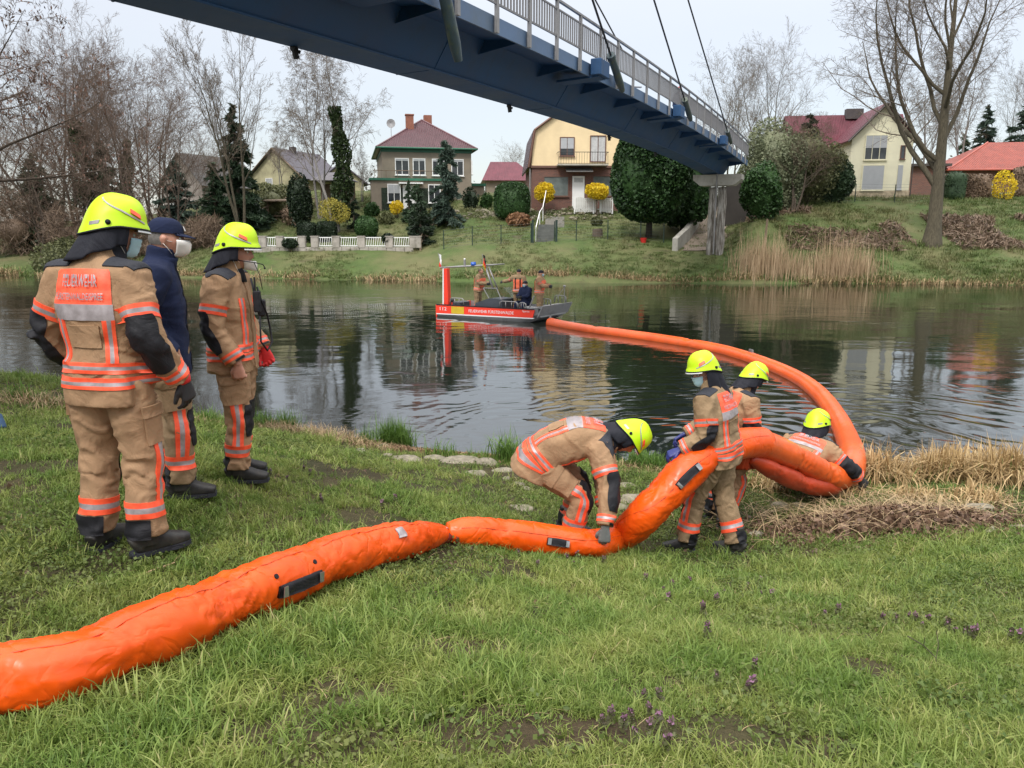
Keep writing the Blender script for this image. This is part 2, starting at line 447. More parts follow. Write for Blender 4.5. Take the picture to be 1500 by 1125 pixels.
# ------------------------------------------------------------------ footbridge
BY = np.array([-14, -6, 0, 11, 14.5, 22.7, 31, 36, 47, 60]); BZ = np.array([4.6, 4.95, 5.35, 5.98, 6.18, 6.56, 6.72, 6.68, 6.32, 5.9])
_bf = np.polyfit(BY, BZ, 3)
def bz(Y): return float(np.polyval(_bf, Y))
def BP(w, Y, dz=0.0):
    return np.array([-10.5 + w + 0.455 * Y, Y, bz(Y) + dz])
def bridge_hit(px, py, w):
    d = ray(px, py); k = d[0] / d[1]; Y = (-10.5 + w) / (k - 0.455)
    return np.array([k * Y, Y, CAMZ + d[2] / d[1] * Y])
UB = np.array([0.455, 1, 0]) / math.hypot(0.455, 1); NB = np.array([UB[1], -UB[0], 0])
BANG = math.atan2(UB[1], UB[0])
t = NT('bridge_blue_shaded'); st_ = t.noise(1.6, 6, .7, t.mapping((2.2, 2.2, .25))); bl_ = t.noise(.45, 6, .65)
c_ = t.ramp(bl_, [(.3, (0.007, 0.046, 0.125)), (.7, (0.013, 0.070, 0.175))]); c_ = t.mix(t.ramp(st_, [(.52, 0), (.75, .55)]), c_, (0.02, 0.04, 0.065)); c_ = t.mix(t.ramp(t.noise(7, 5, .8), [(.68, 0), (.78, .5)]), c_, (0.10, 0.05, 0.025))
t.col(c_); t.rough(t.ramp(bl_, [(.3, .5), (.7, .7)])); t.bump(t.noise(60, 3), .05, .01); M_girder = t.m  # dark albedo: the shade under the bridge is put into this blue
M_beam = simple('bridge_blue_skylit', (0.075, 0.14, 0.25), 0.45, 0.12, 1.2, dirt=(0.08, 0.12, 0.17), dirts=0.8)  # lighter blue: sky light on the edge beam is put into the colour
M_galv = simple('galvanised_steel', (0.25, 0.245, 0.24), 0.5, 0.12, 6.0, metal=0.3)
M_rail = simple('grey_rail_steel', (0.20, 0.195, 0.195), 0.55, 0.1, 4.0, metal=0.2)
M_anchor = simple('anchor_tube_paint', (0.035, 0.06, 0.07), 0.4, 0.25, 5.0, dirt=(0.10, 0.12, 0.04), dirts=4)
M_cable = simple('cable_steel', (0.06, 0.06, 0.065), 0.45, 0.1, 5, metal=0.5)
M_conc = simple('pale_concrete', (0.36, 0.345, 0.30), 0.85, 0.14, 1.5, bump=0.3, bscale=25, dirt=(0.16, 0.15, 0.12), dirts=0.9)
br = thing('footbridge', 'blue steel cable-stayed footbridge with grey railings crossing high over the river', 'bridge', (0, 0, 0))
YS = np.linspace(-12, 50.3, 60)
def sweep(profile, ys, name, mat, close=True, smooth=False):
    """profile: list of (w,dz) swept along the bridge line"""
    n = len(profile); V = []
    for y in ys:
        for w, dz in profile:
            V.append(BP(0, y, 0) + np.array([0, 0, dz]) + NB * w * 0.91)
    k = len(ys); Fs = [(i * n + j, (i + 1) * n + j, (i + 1) * n + (j + 1) % n, i * n + (j + 1) % n) for i in range(k - 1) for j in range(n)]
    Fs += [tuple(range(n)), tuple((k - 1) * n + j for j in range(n))[::-1]]
    return meshobj(name, V, Fs, mat, br, smooth)
def SP(w, y, dz): return BP(0, y, 0) + np.array([0, 0, dz]) + NB * w * 0.91
# box girder with leaning webs, tapered at its far end
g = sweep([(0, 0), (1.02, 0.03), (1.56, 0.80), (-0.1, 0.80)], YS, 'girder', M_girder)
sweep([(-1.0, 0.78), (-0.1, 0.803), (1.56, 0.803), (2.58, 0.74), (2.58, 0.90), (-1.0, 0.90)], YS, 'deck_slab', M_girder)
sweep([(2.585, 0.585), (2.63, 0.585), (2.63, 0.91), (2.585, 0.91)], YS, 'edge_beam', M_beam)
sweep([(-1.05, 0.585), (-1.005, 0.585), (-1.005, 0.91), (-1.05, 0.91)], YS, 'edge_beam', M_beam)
# weld seams / bottom flange strip, a little proud
sweep([(0.97, -0.005), (1.07, -0.005), (1.07, 0.026), (0.97, 0.026)], YS, 'bottom_flange', M_girder)
for y in np.arange(-8, 49, 6.4):
    m = MB(); m.prism([SP(-.02, y, -.006), SP(1.03, y, .022), SP(1.575, y, .79), SP(1.555, y, .79), SP(1.0, y, .04), SP(-.02, y, .02)], np.append(UB[:2], 0) * .03); m.build('splice_seam', M_girder, br)
# cross ribs under the cantilever
rm = None
for y in np.arange(-9, 50, 3.1):
    m = MB(); a = SP(1.38, y, 0.52); b = SP(2.575, y, 0.68)
    m.prism([a - 0.012 * 1 * np.append(UB[:2], 0), SP(1.565, y, 0.80) - 0.012 * np.append(UB[:2], 0), SP(2.575, y, 0.742) - 0.012 * np.append(UB[:2], 0), b - 0.012 * np.append(UB[:2], 0)], np.append(UB[:2], 0) * 0.024)
    m.build('cross_rib', M_girder, br)
# railing on the side seen
def runs(w, h0, h1, half, name, mat, ys=YS):
    sweep([(w - half, h0), (w + half, h0), (w + half, h1), (w - half, h1)], ys, name, mat)
RY = np.linspace(-11.5, 50.0, 60)
runs(2.70, 1.89, 1.94, 0.04, 'handrail', M_galv, RY)
runs(2.70, 1.70, 1.735, 0.02, 'upper_rail', M_rail, RY)
runs(2.70, 1.10, 1.14, 0.02, 'lower_rail', M_rail, RY)
pm = MB(); pm.box((0, 0, 0.66), (0.11, 0.06, 1.32)); post0 = pm.build('railing_post', M_galv, br)
post0.location = SP(2.70, -11, 0.577); post0.rotation_euler = (0, 0, BANG)
for y in np.arange(-9.5, 50.1, 1.5):
    share(post0, 'railing_post', br, SP(2.70, y, 0.577), BANG)
bmh = MB(); bmh.box((0, 0, 0.28), (0.06, 0.02, 0.56)); bar0 = bmh.build('railing_bar', M_rail, br)
bar0.location = SP(2.70, 8.3, 1.14); bar0.rotation_euler = (0, 0, BANG)
k = 0
for y in np.arange(8.45, 49.9, 0.14):
    if abs(((y + 9.5) / 1.5) % 1.0) < 0.05: continue
    share(bar0, 'railing_bar', br, SP(2.70, y, 1.14), BANG); k += 1
# railing on the far side of the deck, bars joined
runs(-1.12, 1.89, 1.94, 0.035, 'handrail', M_galv, RY)
m = MB()
for y in np.arange(-9, 49.9, 0.16): m.box(SP(-1.12, y, 1.42), (0.03, 0.015, 0.56), BANG)
for y in np.arange(-9, 49.9, 1.5): m.box(SP(-1.12, y, 1.24), (0.09, 0.05, 1.32), BANG)
o = m.build('far_railing_bars', M_rail, br); o['kind'] = 'stuff'
# cable anchors: bracket box, inclined tube, stay
def anchor(px, py, tx, ty, w=2.85, tube=True):
    A = bridge_hit(px, py, w); B = bridge_hit(tx, ty, w); A[2] = max(A[2], 0)
    d = (B - A); L = np.linalg.norm(d); d /= L
    y = A[1] + 0.1
    if tube:
        mm = MB(); mm.box(SP(w - 0.0, y, 0.80), (0.75, 0.30, 0.42), BANG, bev=0.02)
        mm.prism([SP(1.58, y - .25, 0.50), SP(w + .05, y - .25, 0.56), SP(w + .05, y + .3, 0.56), SP(1.58, y + .3, 0.50)], (0, 0, 0.06))
        mm.build('cable_bracket', M_girder, br)
        mm = MB(); T0 = A - d * 1.25; mm.tube([T0, A - d * 0.95, A + d * 0.1], [0.075, 0.11, 0.11], 12)
        mm.tube([A + d * 0.08, A + d * 0.2], [0.13, 0.12], 12)
        ob = mm.build('anchor_tube', M_anchor, br, True); smooth_by_angle(ob, 40)
    mm = MB(); mm.tube([A, A + d * (L * 1.0 + 9)], 0.032, 8); mm.build('stay_cable', M_cable, br, True)
anchor(897, 88, 868, 0); anchor(1004, 150, 958, 0); anchor(1066, 194, 1008, 0)
anchor(648, -22, 640, -60)
anchor(912, 74, 872, 0, w=-1.2, tube=False)
# small black floodlights hung from the left lower edge
for px, py in ((427, 68), (743, 146), (890, 194), (958, 224)):
    A = bridge_hit(px, py, 0.0); mm = MB(); s = SP(0.06, A[1], 0)
    mm.box(s + np.array([0, 0, -0.03]), (0.10, 0.10, 0.06), BANG)
    mm.tube([s + np.array([0, 0, -0.02]), s + np.array([0.03, 0.02, -0.20])], 0.055, 8)
    mm.tube([s + np.array([-.05, 0, -0.04]), s + np.array([0.10, 0.04, -0.09])], 0.03, 6)
    mm.build('floodlight', simple('black_plastic', (0.012, 0.012, 0.013), 0.5), br)
# lamp on the deck: post with two flat arms
yl = bridge_hit(1000, 120, 0.9)[1]
mm = MB(); s = SP(0.3, 33.0, 0.7); mm.tube([s, s + np.array([0, 0, 1.35])], 0.04, 8); mm.box(s + np.array([0, 0, 1.36]), (1.0, 0.12, 0.04), 0.2)
lamp = thing('street_lamp', 'flat two-armed grey lamp standing on the deck of the footbridge', 'lamp', tuple(s)); mm.o = s; mm.v = [tuple(np.array(v) - s) for v in mm.v]
mm.build('lamp_post', M_galv, lamp)
# pier under the far end
pc = SP(0.95, 49.3, 0)
pr = thing('bridge_pier', 'stained pale concrete pier with wedge-shaped cap under the far end of the footbridge', 'pier', (pc[0], pc[1], 1.5))
m = MB((pc[0], pc[1], 1.5)); zt = bz(49.3) - 0.03
def capv(w, y, z): return np.array([*(pc[:2] + NB[:2] * w + UB[:2] * y), z])
m.prism([capv(-1.45, -.55, zt), capv(1.45, -.55, zt), capv(1.45, -.55, zt - .3), capv(1.0, -.55, zt - .66), capv(-1.0, -.55, zt - .66), capv(-1.45, -.55, zt - .3)], (*(UB[:2] * 1.1), 0))
m.build('pier_cap', M_conc, pr)
t = NT('weathered_pier'); v = t.mapping((5, 5, 0.5)); n1 = t.noise(2.2, 5, 0.7, v); n2 = t.noise(1.2, 4)
t.col(t.mix(t.ramp(n1, [(0.42, 0), (0.58, 1)]), (0.10, 0.085, 0.065), t.ramp(n2, [(0.3, (0.24, 0.22, 0.19)), (0.7, (0.42, 0.40, 0.36))]))); t.rough(0.9); t.bump(n1, 0.6, 0.03)
for wv, rr in ((-0.27, 0.26), (0.27, 0.27)):
    m = MB((pc[0], pc[1], 1.5)); q = capv(wv, 0, 0)
    zs = np.linspace(1.2, zt - .72, 14); V = [(q[0] + 0.02 * math.sin(z * 3 + wv), q[1], z) for z in zs]
    m.tube(V, [rr * (1 + 0.05 * math.sin(z * 5 + wv * 9)) for z in zs], 14, up=(1, 0, 0))
    m.build('pier_column', t.m, pr, True)
m = MB((pc[0], pc[1], 1.5)); m.tube([capv(0.0, -0.56, zt + .02), capv(0.0, -0.58, zt - .8), capv(-0.02, -0.36, 1.6)], 0.045, 6); m.build('drain_pipe', M_galv, pr)
# abutment behind the pier
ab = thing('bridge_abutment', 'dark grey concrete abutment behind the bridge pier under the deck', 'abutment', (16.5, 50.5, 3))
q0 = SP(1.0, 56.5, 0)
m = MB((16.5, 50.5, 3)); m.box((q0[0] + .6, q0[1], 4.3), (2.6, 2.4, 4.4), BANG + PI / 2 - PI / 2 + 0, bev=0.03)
m.build('abutment_wall', simple('hollow_shade_concrete', (0.035, 0.03, 0.026), 0.9, 0.2, 1.2, bump=0.3), ab)  # dark brown tone puts the shade of the earthy hollow into the concrete
m = MB((16.5, 50.5, 3)); 
for a, b in (((2.6, 49.3), (2.9, 53.6)),):
    A = SP(a[0]-1.1, a[1], -0.25); B = SP(b[0]-1.1, b[1], -0.2); m.prism([A, B, B + (0, 0, .22), A + (0, 0, .22)], NB * 0.25)
m.build('bearing_beam', M_conc, ab)
# ------------------------------------------------------------------ houses on the far bank
def tilemat(name, c, s=3.4, axis='X', gloss=0.4):
    t = NT(name); v = t.coord('UV')
    w1 = t.wave(s * 0.6, v, 0.0, 'X'); w2 = t.wave(s * 0.5, v, 0.0, 'Y', 'SAW')
    n = t.noise(1.3, 5, 0.7); n2 = t.noise(14, 2)
    cc = t.ramp(n, [(0.3, mul(c, 0.75)), (0.7, mul(c, 1.25))])
    cc = t.mix(t.math('MULTIPLY', n2, 0.3), cc, mul(c, 0.4))
    t.col(cc); t.rough(gloss); t.bump(t.math('ADD', w1, t.math('MULTIPLY', w2, 1.0)), 1.0, 0.07)
    return t.m
M_tileP = tilemat('roof_tiles_purple_brown', (0.12, 0.052, 0.060))
M_tileV = tilemat('roof_tiles_wine_red', (0.21, 0.055, 0.075))
M_tileS = tilemat('roof_tiles_slate_violet', (0.075, 0.065, 0.085))
M_tileR = tilemat('roof_tiles_orange_red', (0.38, 0.085, 0.055))
M_tileG = tilemat('roof_tiles_grey', (0.10, 0.095, 0.09), gloss=0.7)
def render_wall(name, c, dirt, ds=0.5, b=0.25):
    return simple(name, c, 0.9, 0.07, 0.8, bump=b, bscale=35, dirt=dirt, dirts=ds)
M_taupe = render_wall('taupe_render', (0.245, 0.205, 0.155), (0.17, 0.145, 0.11))
M_yel = render_wall('warm_yellow_render', (0.74, 0.585, 0.35), (0.64, 0.50, 0.30), 0.3)
M_cream = render_wall('cream_render', (0.74, 0.70, 0.51), (0.60, 0.57, 0.42), 0.35)
M_oldcream = render_wall('aged_cream_render', (0.42, 0.39, 0.24), (0.24, 0.22, 0.14), 0.7)
M_greyr = render_wall('grey_render', (0.22, 0.19, 0.17), (0.15, 0.13, 0.11))
t = NT('red_brick'); bt = t.n.new('ShaderNodeTexBrick'); bt.inputs['Scale'].default_value = 1.0
bt.inputs['Brick Width'].default_value = 0.26; bt.inputs['Row Height'].default_value = 0.085; bt.inputs['Mortar Size'].default_value = 0.008
bt.inputs['Color1'].default_value = (0.19, 0.075, 0.052, 1); bt.inputs['Color2'].default_value = (0.11, 0.050, 0.040, 1); bt.inputs['Mortar'].default_value = (0.20, 0.16, 0.13, 1)
t.link(t.coord('UV'), bt.inputs['Vector']); t.col(t.mix(t.math('MULTIPLY', t.noise(1.2, 4), 0.5), bt.outputs['Color'], (0.10, 0.05, 0.04))); t.rough(0.9); t.bump(bt.outputs['Fac'], -0.4, 0.01); M_brick = t.m
M_white = simple('white_frame_paint', (0.74, 0.74, 0.72), 0.5, 0.04)
M_greentrim = simple('green_trim_paint', (0.018, 0.115, 0.065), 0.5, 0.1)
M_brown = simple('brown_frame_paint', (0.13, 0.065, 0.045), 0.55, 0.1)
M_shut = simple('grey_roller_shutter', (0.40, 0.41, 0.42), 0.5, 0.05)
M_gutter = simple('dark_gutter', (0.05, 0.04, 0.035), 0.5)
M_wood = simple('weathered_wood', (0.16, 0.115, 0.075), 0.8, 0.25, 4, bump=0.2)
M_irn = simple('dark_iron', (0.02, 0.022, 0.022), 0.5)
M_chim = simple('orange_brick_chimney', (0.25, 0.10, 0.065), 0.9, 0.2, 3)
t = NT('window_glass'); t.col(t.ramp(t.noise(0.8, 2), [(0.35, (0.018, 0.022, 0.025)), (0.7, (0.07, 0.075, 0.08))])); t.rough(0.06); t.b.inputs['IOR'].default_value = 1.5; M_glass = t.m
M_curtain = simple('net_curtain', (0.45, 0.45, 0.44), 0.9, 0.15, 6)

def uvbox(o):
    """UV in metres from the dominant face direction"""
    me = o.data; uv = me.uv_layers.new(name='UVMap')
    for p in me.polygons:
        n = p.normal; ax = Vector((-n.y, n.x, 0))
        if ax.length < 0.05: ax = Vector((1, 0, 0))
        ax.normalize(); ay = n.cross(ax)
        for li in p.loop_indices:
            co = me.vertices[me.loops[li].vertex_index].co
            uv.data[li].uv = (co.dot(ax), co.dot(ay))
    return o
class House:
    """local frame: front wall in the plane y=0, x to the right, z up"""
    def __init__(s, name, label, loc, rotz):
        s.t = thing(name, label, 'house', loc, rotz)
    def part(s, mb, name, mat, parent=None, uv=False):
        o = mb.build(name, mat, parent or s.t)
        if uv: uvbox(o)
        return o
    def window(s, x, z, w, h, wall='front', y=0.0, shutter=0.0, frame=None, mull=1, glass=None, trans=False, name='window', door=False, sill=True):
        """x,z: lower left corner; wall: 'front' (y plane) or 'side' (x plane; then x means position along depth)"""
        fm = frame or M_white; e = 0.07
        def T(mb):
            if wall == 'side': mb.v = [(y - q[1], q[0], q[2]) for q in mb.v]
            return mb
        yy = 0 if wall == 'side' else y
        m = MB()
        for cx, cz, sx, sz in ((x + w / 2, z + e / 2, w, e), (x + w / 2, z + h - e / 2, w, e), (x + e / 2, z + h / 2, e, h - 2 * e), (x + w - e / 2, z + h / 2, e, h - 2 * e)):
            m.box((cx, yy - 0.02, cz), (sx, 0.10, sz))
        for i in range(1, mull + 1): m.box((x + w * i / (mull + 1), yy - 0.025, z + h / 2), (0.05, 0.06, h - 2 * e))
        if trans: m.box((x + w / 2, yy - 0.028, z + h * 0.68), (w - 2 * e, 0.05, 0.05))
        wo = s.part(T(m), name, fm)
        m = MB(); m.box((x + w / 2, yy - 0.006, z + h / 2), (w - 2 * e, 0.02, h - 2 * e)); s.part(T(m), 'pane', glass or M_glass, wo)
        if shutter > 0:
            hh = (h - 2 * e) * shutter; m = MB(); n = max(3, int(hh / 0.09))
            for i in range(n): m.box((x + w / 2, yy - 0.045, z + h - e - hh * (i + .5) / n), (w - 2 * e + .02, 0.02, hh / n * 0.88))
            m.box((x + w / 2, yy - 0.035, z + h - e - hh / 2), (w - 2 * e, 0.012, hh)); s.part(T(m), 'roller_shutter', M_shut, wo)
        if sill:
            m = MB(); m.box((x + w / 2, yy - 0.06, z - 0.035), (w + .1, 0.16, 0.05)); s.part(T(m), 'sill', fm, wo)
        return wo
def gable_solid(w, d, h, hr, y0=0, mids=None):
    """pentagon front profile extruded in depth"""
    prof = [(0, 0), (w, 0), (w, h), (w / 2, h + hr), (0, h)] if mids is None else mids
    m = MB(); m.prism([(x, y0, z) for x, z in prof], (0, d, 0)); return m
def slab(m, a, b, c, d, th, mat=0):
    """thick roof plane from four corners (a,b eave; c,d ridge)"""
    a, b, c, d = [np.asarray(q, float) for q in (a, b, c, d)]
    n = np.cross(b - a, d - a); n /= np.linalg.norm(n)
    if n[2] < 0: n = -n
    m.prism([a, b, c, d], n * th, mat)

# ---- taupe villa with green trim and hip roof
b = P(545, 305, 63); H1 = House('villa', 'square taupe villa with green eaves, purple-brown hip roof and brick chimney behind the walled garden', (b[0], b[1], b[2] - 0.3), R(12))
W_, D_, h0 = 7.4, 9.6, 5.2
ox, oy = 1.0, 2.2
m = MB(); m.box((ox + W_ / 2, oy + D_ / 2, h0 / 2 - .5), (W_, D_, h0 + 1.0)); H1.part(m, 'wall', M_taupe)
m = MB(); m.box((ox + W_ / 2, oy + D_ / 2, h0 - 0.16), (W_ + .12, D_ + .12, 0.32)); H1.part(m, 'frieze', M_greentrim)
e = 0.45; A = [(ox - e, oy - e, h0), (ox + W_ + e, oy - e, h0), (ox + W_ + e, oy + D_ + e, h0), (ox - e, oy + D_ + e, h0)]
r0 = (ox + W_ / 2, oy + D_ / 2 - 1.0, h0 + 2.75); r1 = (ox + W_ / 2, oy + D_ / 2 + 1.0, h0 + 2.75)
m = MB(); m.add(A + [r0, r1], [(0, 1, 4), (1, 2, 5, 4), (2, 3, 5), (3, 0, 4, 5), (3, 2, 1, 0)]); roof = H1.part(m, 'roof', M_tileP, uv=True)
m = MB()
for q in (0, 1): m.tube([A[q], r0], 0.09, 6)
m.tube([A[2], r1], 0.09, 6); m.tube([r0, r1], 0.1, 6); H1.part(m, 'ridge_tiles', M_tileP, roof)
m = MB(); 
for i in range(4):
    m.tube([np.array(A[i]) + (0, 0, -0.02), np.array(A[(i + 1) % 4]) + (0, 0, -0.02)], 0.07, 6)
H1.part(m, 'gutter', M_greentrim)
m = MB(); m.box((ox + 2.55, oy + 2.6, h0 + 2.2), (0.65, 0.55, 1.5)); m.box((ox + 2.55, oy + 2.6, h0 + 2.97), (0.75, 0.65, 0.1)); H1.part(m, 'chimney', M_chim, roof)
m = MB(); m.box((ox + 4.4, oy + 5.6, h0 + 2.85), (0.7, 0.6, 1.1)); H1.part(m, 'chimney', M_chim, roof)
m = MB(); c0 = (ox + 1.0, oy + 3.0, h0 + 2.0); m.tube([(c0[0], c0[1], h0 + .6), c0], 0.03, 6)
for i in range(10):
    a0, a1 = 2 * PI * i / 10, 2 * PI * (i + 1) / 10
    m.add([(c0[0], c0[1] + .1, c0[2] + .3), (c0[0] + .38 * math.cos(a0), c0[1], c0[2] + .3 + .38 * math.sin(a0)), (c0[0] + .38 * math.cos(a1), c0[1], c0[2] + .3 + .38 * math.sin(a1))], [(0, 1, 2)])
H1.part(m, 'satellite_dish', simple('dish_grey', (0.33, 0.33, 0.33), 0.6), roof)
for x in (1.05, 2.5, 4.1, 5.7): H1.window(ox + x, 3.05, 1.05 if x > 2 else 1.15, 1.35, y=oy, mull=1, shutter=0.12)
H1.window(2.0, 3.2, 0.6, 1.1, 'side', ox + W_, mull=0); H1.window(5.0, 3.2, 0.6, 1.1, 'side', ox + W_, mull=0)
m = MB(); m.box((ox + W_ + .8, oy + 5.2, 1.0), (1.6, 4.6, 2.9)); H1.part(m, 'side_bay', M_taupe)
m = MB(); m.box((ox + W_ + .8, oy + 5.2, 2.52), (1.85, 4.85, 0.22)); H1.part(m, 'bay_cornice', M_greentrim)
# single-storey front porch with roof terrace
m = MB(); m.box((3.05, 1.1, 0.85), (6.1, 2.2, 3.3)); H1.part(m, 'porch_wall', M_taupe)
m = MB(); m.box((3.05, 1.08, 2.56), (6.4, 2.5, 0.18)); H1.part(m, 'porch_cornice', M_greentrim)
m = MB(); m.box((3.05, -0.02, 0.6), (4.55, 0.04, 2.6)); H1.part(m, 'ivy_panel', simple('dark_ivy_wall', (0.022, 0.035, 0.02), 0.9, 0.4, 8, bump=1.0, bscale=20, bdist=0.08))
H1.window(1.25, 0.75, 1.05, 1.45, y=-0.06, shutter=0.5, mull=1); H1.window(4.5, 0.75, 1.0, 1.45, y=-0.06, mull=1)
m = MB(); m.box((3.05, -0.09, 1.0), (1.15, 0.08, 2.25)); dr = H1.part(m, 'door', M_white)
m = MB()
for i in range(2):
    for j in range(3): m.box((2.93 + i * .24, -0.135, 1.15 + j * .26), (0.14, 0.02, 0.18))
H1.part(m, 'door_pane', M_glass, dr)
m = MB(); m.box((3.1, -0.35, 2.25), (1.9, 0.7, 0.1)); H1.part(m, 'door_canopy', M_white)
m = MB()
for i in range(4): m.box((3.05, -0.55 - i * .3, -0.15 - i * .16), (2.0, 0.3, 0.16))
H1.part(m, 'steps', M_chim)
m = MB()
for x in np.arange(0.3, 6, 0.9): m.box((x, 0.15, 2.95), (0.04, 0.04, 0.6))
m.tube([(0.2, .15, 3.25), (5.9, .15, 3.25)], 0.03, 6); H1.part(m, 'terrace_railing', M_wood)

# ---- yellow gambrel house over brick ground floor
b = P(777, 306, 62); H2 = House('gable_house', 'yellow rendered house with gambrel roof, balcony and red brick ground floor beside the round thuja', (b[0], b[1], b[2]), R(2))
W_, D_ = 8.2, 9.0; hb = 3.25
m = MB(); m.box((W_ / 2, D_ / 2, hb / 2 - .5), (W_ - .2, D_, hb + 1.0)); H2.part(m, 'brick_storey', M_brick, uv=True)
prof = [(0.05, hb), (W_ - .05, hb), (W_ - .3, hb + 2.6), (W_ / 2 + .02, hb + 5.3), (0.3, hb + 2.6)]
m = MB(); m.prism([(x, -0.03, z) for x, z in prof], (0, D_, 0)); H2.part(m, 'gable_wall', M_yel)
m = MB(); e = .22
pts = [(-.15, hb - .15), (.3, hb + 2.62), (W_ / 2, hb + 5.36), (W_ - .3, hb + 2.62), (W_ + .15, hb - .15)]
for i in range(4):
    a, c = pts[i], pts[i + 1]
    slab(m, (a[0], -e, a[1]), (c[0], -e, c[1]), (c[0], D_ + e, c[1]), (a[0], D_ + e, a[1]), .12)
rf = H2.part(m, 'roof', M_tileR if False else M_tileP, uv=True)
m = MB()
for i in range(4):
    a, c = pts[i], pts[i + 1]
    m.tube([(a[0], -e - .03, a[1] + .05), (c[0], -e - .03, c[1] + .05)], 0.09, 4)
H2.part(m, 'verge_board', M_brown, rf)
m = MB(); m.box((W_ / 2, -0.06, hb - .05), (W_, 0.14, 0.16)); H2.part(m, 'string_course', M_brown)
H2.window(2.25, hb + .75, 1.15, 1.42, y=-0.04, shutter=0.62, frame=M_brown, mull=1)
H2.window(4.6, hb + .3, 1.25, 2.0, y=-0.04, shutter=0.0, frame=M_brown, mull=1, glass=M_curtain, name='balcony_door', sill=False)
m = MB(); c0 = (W_ / 2 - .05, -0.05, hb + 3.35); n = 10
poly = [(c0[0] + .55 * math.cos(PI * i / n), c0[1], c0[2] + .55 * math.sin(PI * i / n)) for i in range(n + 1)]
m.prism(poly, (0, -0.06, 0)); aw = H2.part(m, 'arched_window', M_brown)
m = MB(); poly = [(c0[0] + .43 * math.cos(PI * i / n), c0[1] - .07, c0[2] + .06 + .42 * math.sin(PI * i / n)) for i in range(n + 1)]
m.prism(poly, (0, -0.02, 0)); H2.part(m, 'pane', M_glass, aw)
m = MB()
for x in (-.14, .14): m.box((c0[0] + x, c0[1] - .1, c0[2] + .24), (0.035, 0.03, .4))
m.box((c0[0], c0[1] - .1, c0[2] + .06), (.86, .03, .04)); H2.part(m, 'glazing_bar', M_white, aw)
m = MB(); m.box((3.95, -0.65, hb + .02), (3.9, 1.1, 0.1)); bl = H2.part(m, 'balcony', M_conc)
m = MB()
for x in np.arange(2.05, 5.95, .2): m.box((x, -1.17, hb + .5), (0.018, 0.018, .86))
m.tube([(2.02, -1.17, hb + .95), (5.9, -1.17, hb + .95)], 0.025, 6); m.tube([(2.02, -1.17, hb + .12), (5.9, -1.17, hb + .12)], 0.02, 6)
for x in (2.02, 5.9): m.tube([(x, -1.17, hb + .95), (x, -0.05, hb + .95)], 0.02, 6)
H2.part(m, 'balcony_railing', M_irn, bl)
H2.window(1.0, 0.95, 2.0, 1.55, y=-0.0, frame=M_brown, mull=0, glass=simple('dull_pane', (0.12, 0.14, 0.13), 0.25, 0.3, 2)); H2.window(4.85, 0.95, 2.0, 1.6, y=0.0, frame=M_brown, mull=0, glass=MATS['dull_pane'])
m = MB(); m.box((3.75, -0.03, 1.25), (0.95, 0.1, 2.5)); dr = H2.part(m, 'door', M_white)
m = MB(); m.box((3.75, -0.085, 2.2), (0.7, 0.02, .35)); H2.part(m, 'door_pane', M_curtain, dr)
m = MB(); slab(m, (2.7, -1.0, 2.75), (4.75, -1.0, 2.75), (4.75, 0, 3.1), (2.7, 0, 3.1), .04)
for x in np.arange(2.7, 4.8, .41): m.tube([(x, -1.0, 2.80), (x, 0, 3.15)], .02, 4)
H2.part(m, 'door_canopy', M_galv)
m = MB(); m.tube([(-.05, -.1, hb - .2), (-.05, -.1, 0)], .05, 8); H2.part(m, 'downpipe', M_galv)
# picket fence panels in front of it
base = P(841, 306, 60.8)
pf = thing('picket_fence', 'white picket fence panels in front of the yellow house door', 'fence', (base[0], base[1], fz(base[0] + 1.5, base[1]) + .12))
m = MB(); m.box((0.04, 0, 0.6), (0.1, 0.1, 1.3)); p0 = m.build('fence_post', M_white, pf)
for x in (1.45, 2.0, 2.9): share(p0, 'fence_post', pf, (x, 0, 0))
pm = MB(); pm.box((0, 0, 0.62), (0.11, 0.025, 1.1)); k0 = pm.build('fence_board', simple('chalky_white_wood', (0.55, 0.55, 0.52), 0.8, 0.12, 3), pf); k0.location = (0.18, 0, 0)
for i in range(1, 21): 
    if i in (13,): continue
    share(k0, 'fence_board', pf, (0.18 + i * .13, 0, 0.04 * math.sin(i * .9)))
for z in (.3, .95):
    m = MB(); m.box((1.5, 0.04, z), (2.9, 0.03, 0.06)); m.build('fence_rail', M_white, pf)

# ---- cream house on the right
b = P(1241, 291, 61); H3 = House('cream_house', 'cream rendered house with wine-red roof and grey roller shutters on top of the right embankment', (b[0], b[1], b[2] - .1), R(-7))
W_, D_, hh, hr = 5.3, 8.5, 5.25, 2.6
m = gable_solid(W_, 5.0, hh, hr); H3.part(m, 'gable_wall', M_cream)
m = MB(); m.box((W_ / 2, 2.45, .38), (W_ + .08, 5.0, .8)); H3.part(m, 'stone_plinth', simple('sandstone_plinth', (0.42, 0.34, 0.23), 0.9, 0.3, 4, bump=.5, bscale=12))
m = MB(); e = .5
slab(m, (-.45, -e, hh - .42), (W_ / 2, -e, hh + hr + .06), (W_ / 2, 5.5, hh + hr + .06), (-.45, 5.5, hh - .42), .14)
slab(m, (W_ + .45, -e, hh - .42), (W_ / 2, -e, hh + hr + .06), (W_ / 2, 5.5, hh + hr + .06), (W_ + .45, 5.5, hh - .42), .14)
H3.part(m, 'front_roof', M_tileV, uv=True)
m = MB()
m.tube([(-.45, -e, hh - .4), (W_ / 2, -e, hh + hr + .1)], .1, 4); m.tube([(W_ + .45, -e, hh - .4), (W_ / 2, -e, hh + hr + .1)], .1, 4); H3.part(m, 'verge_board', M_gutter)
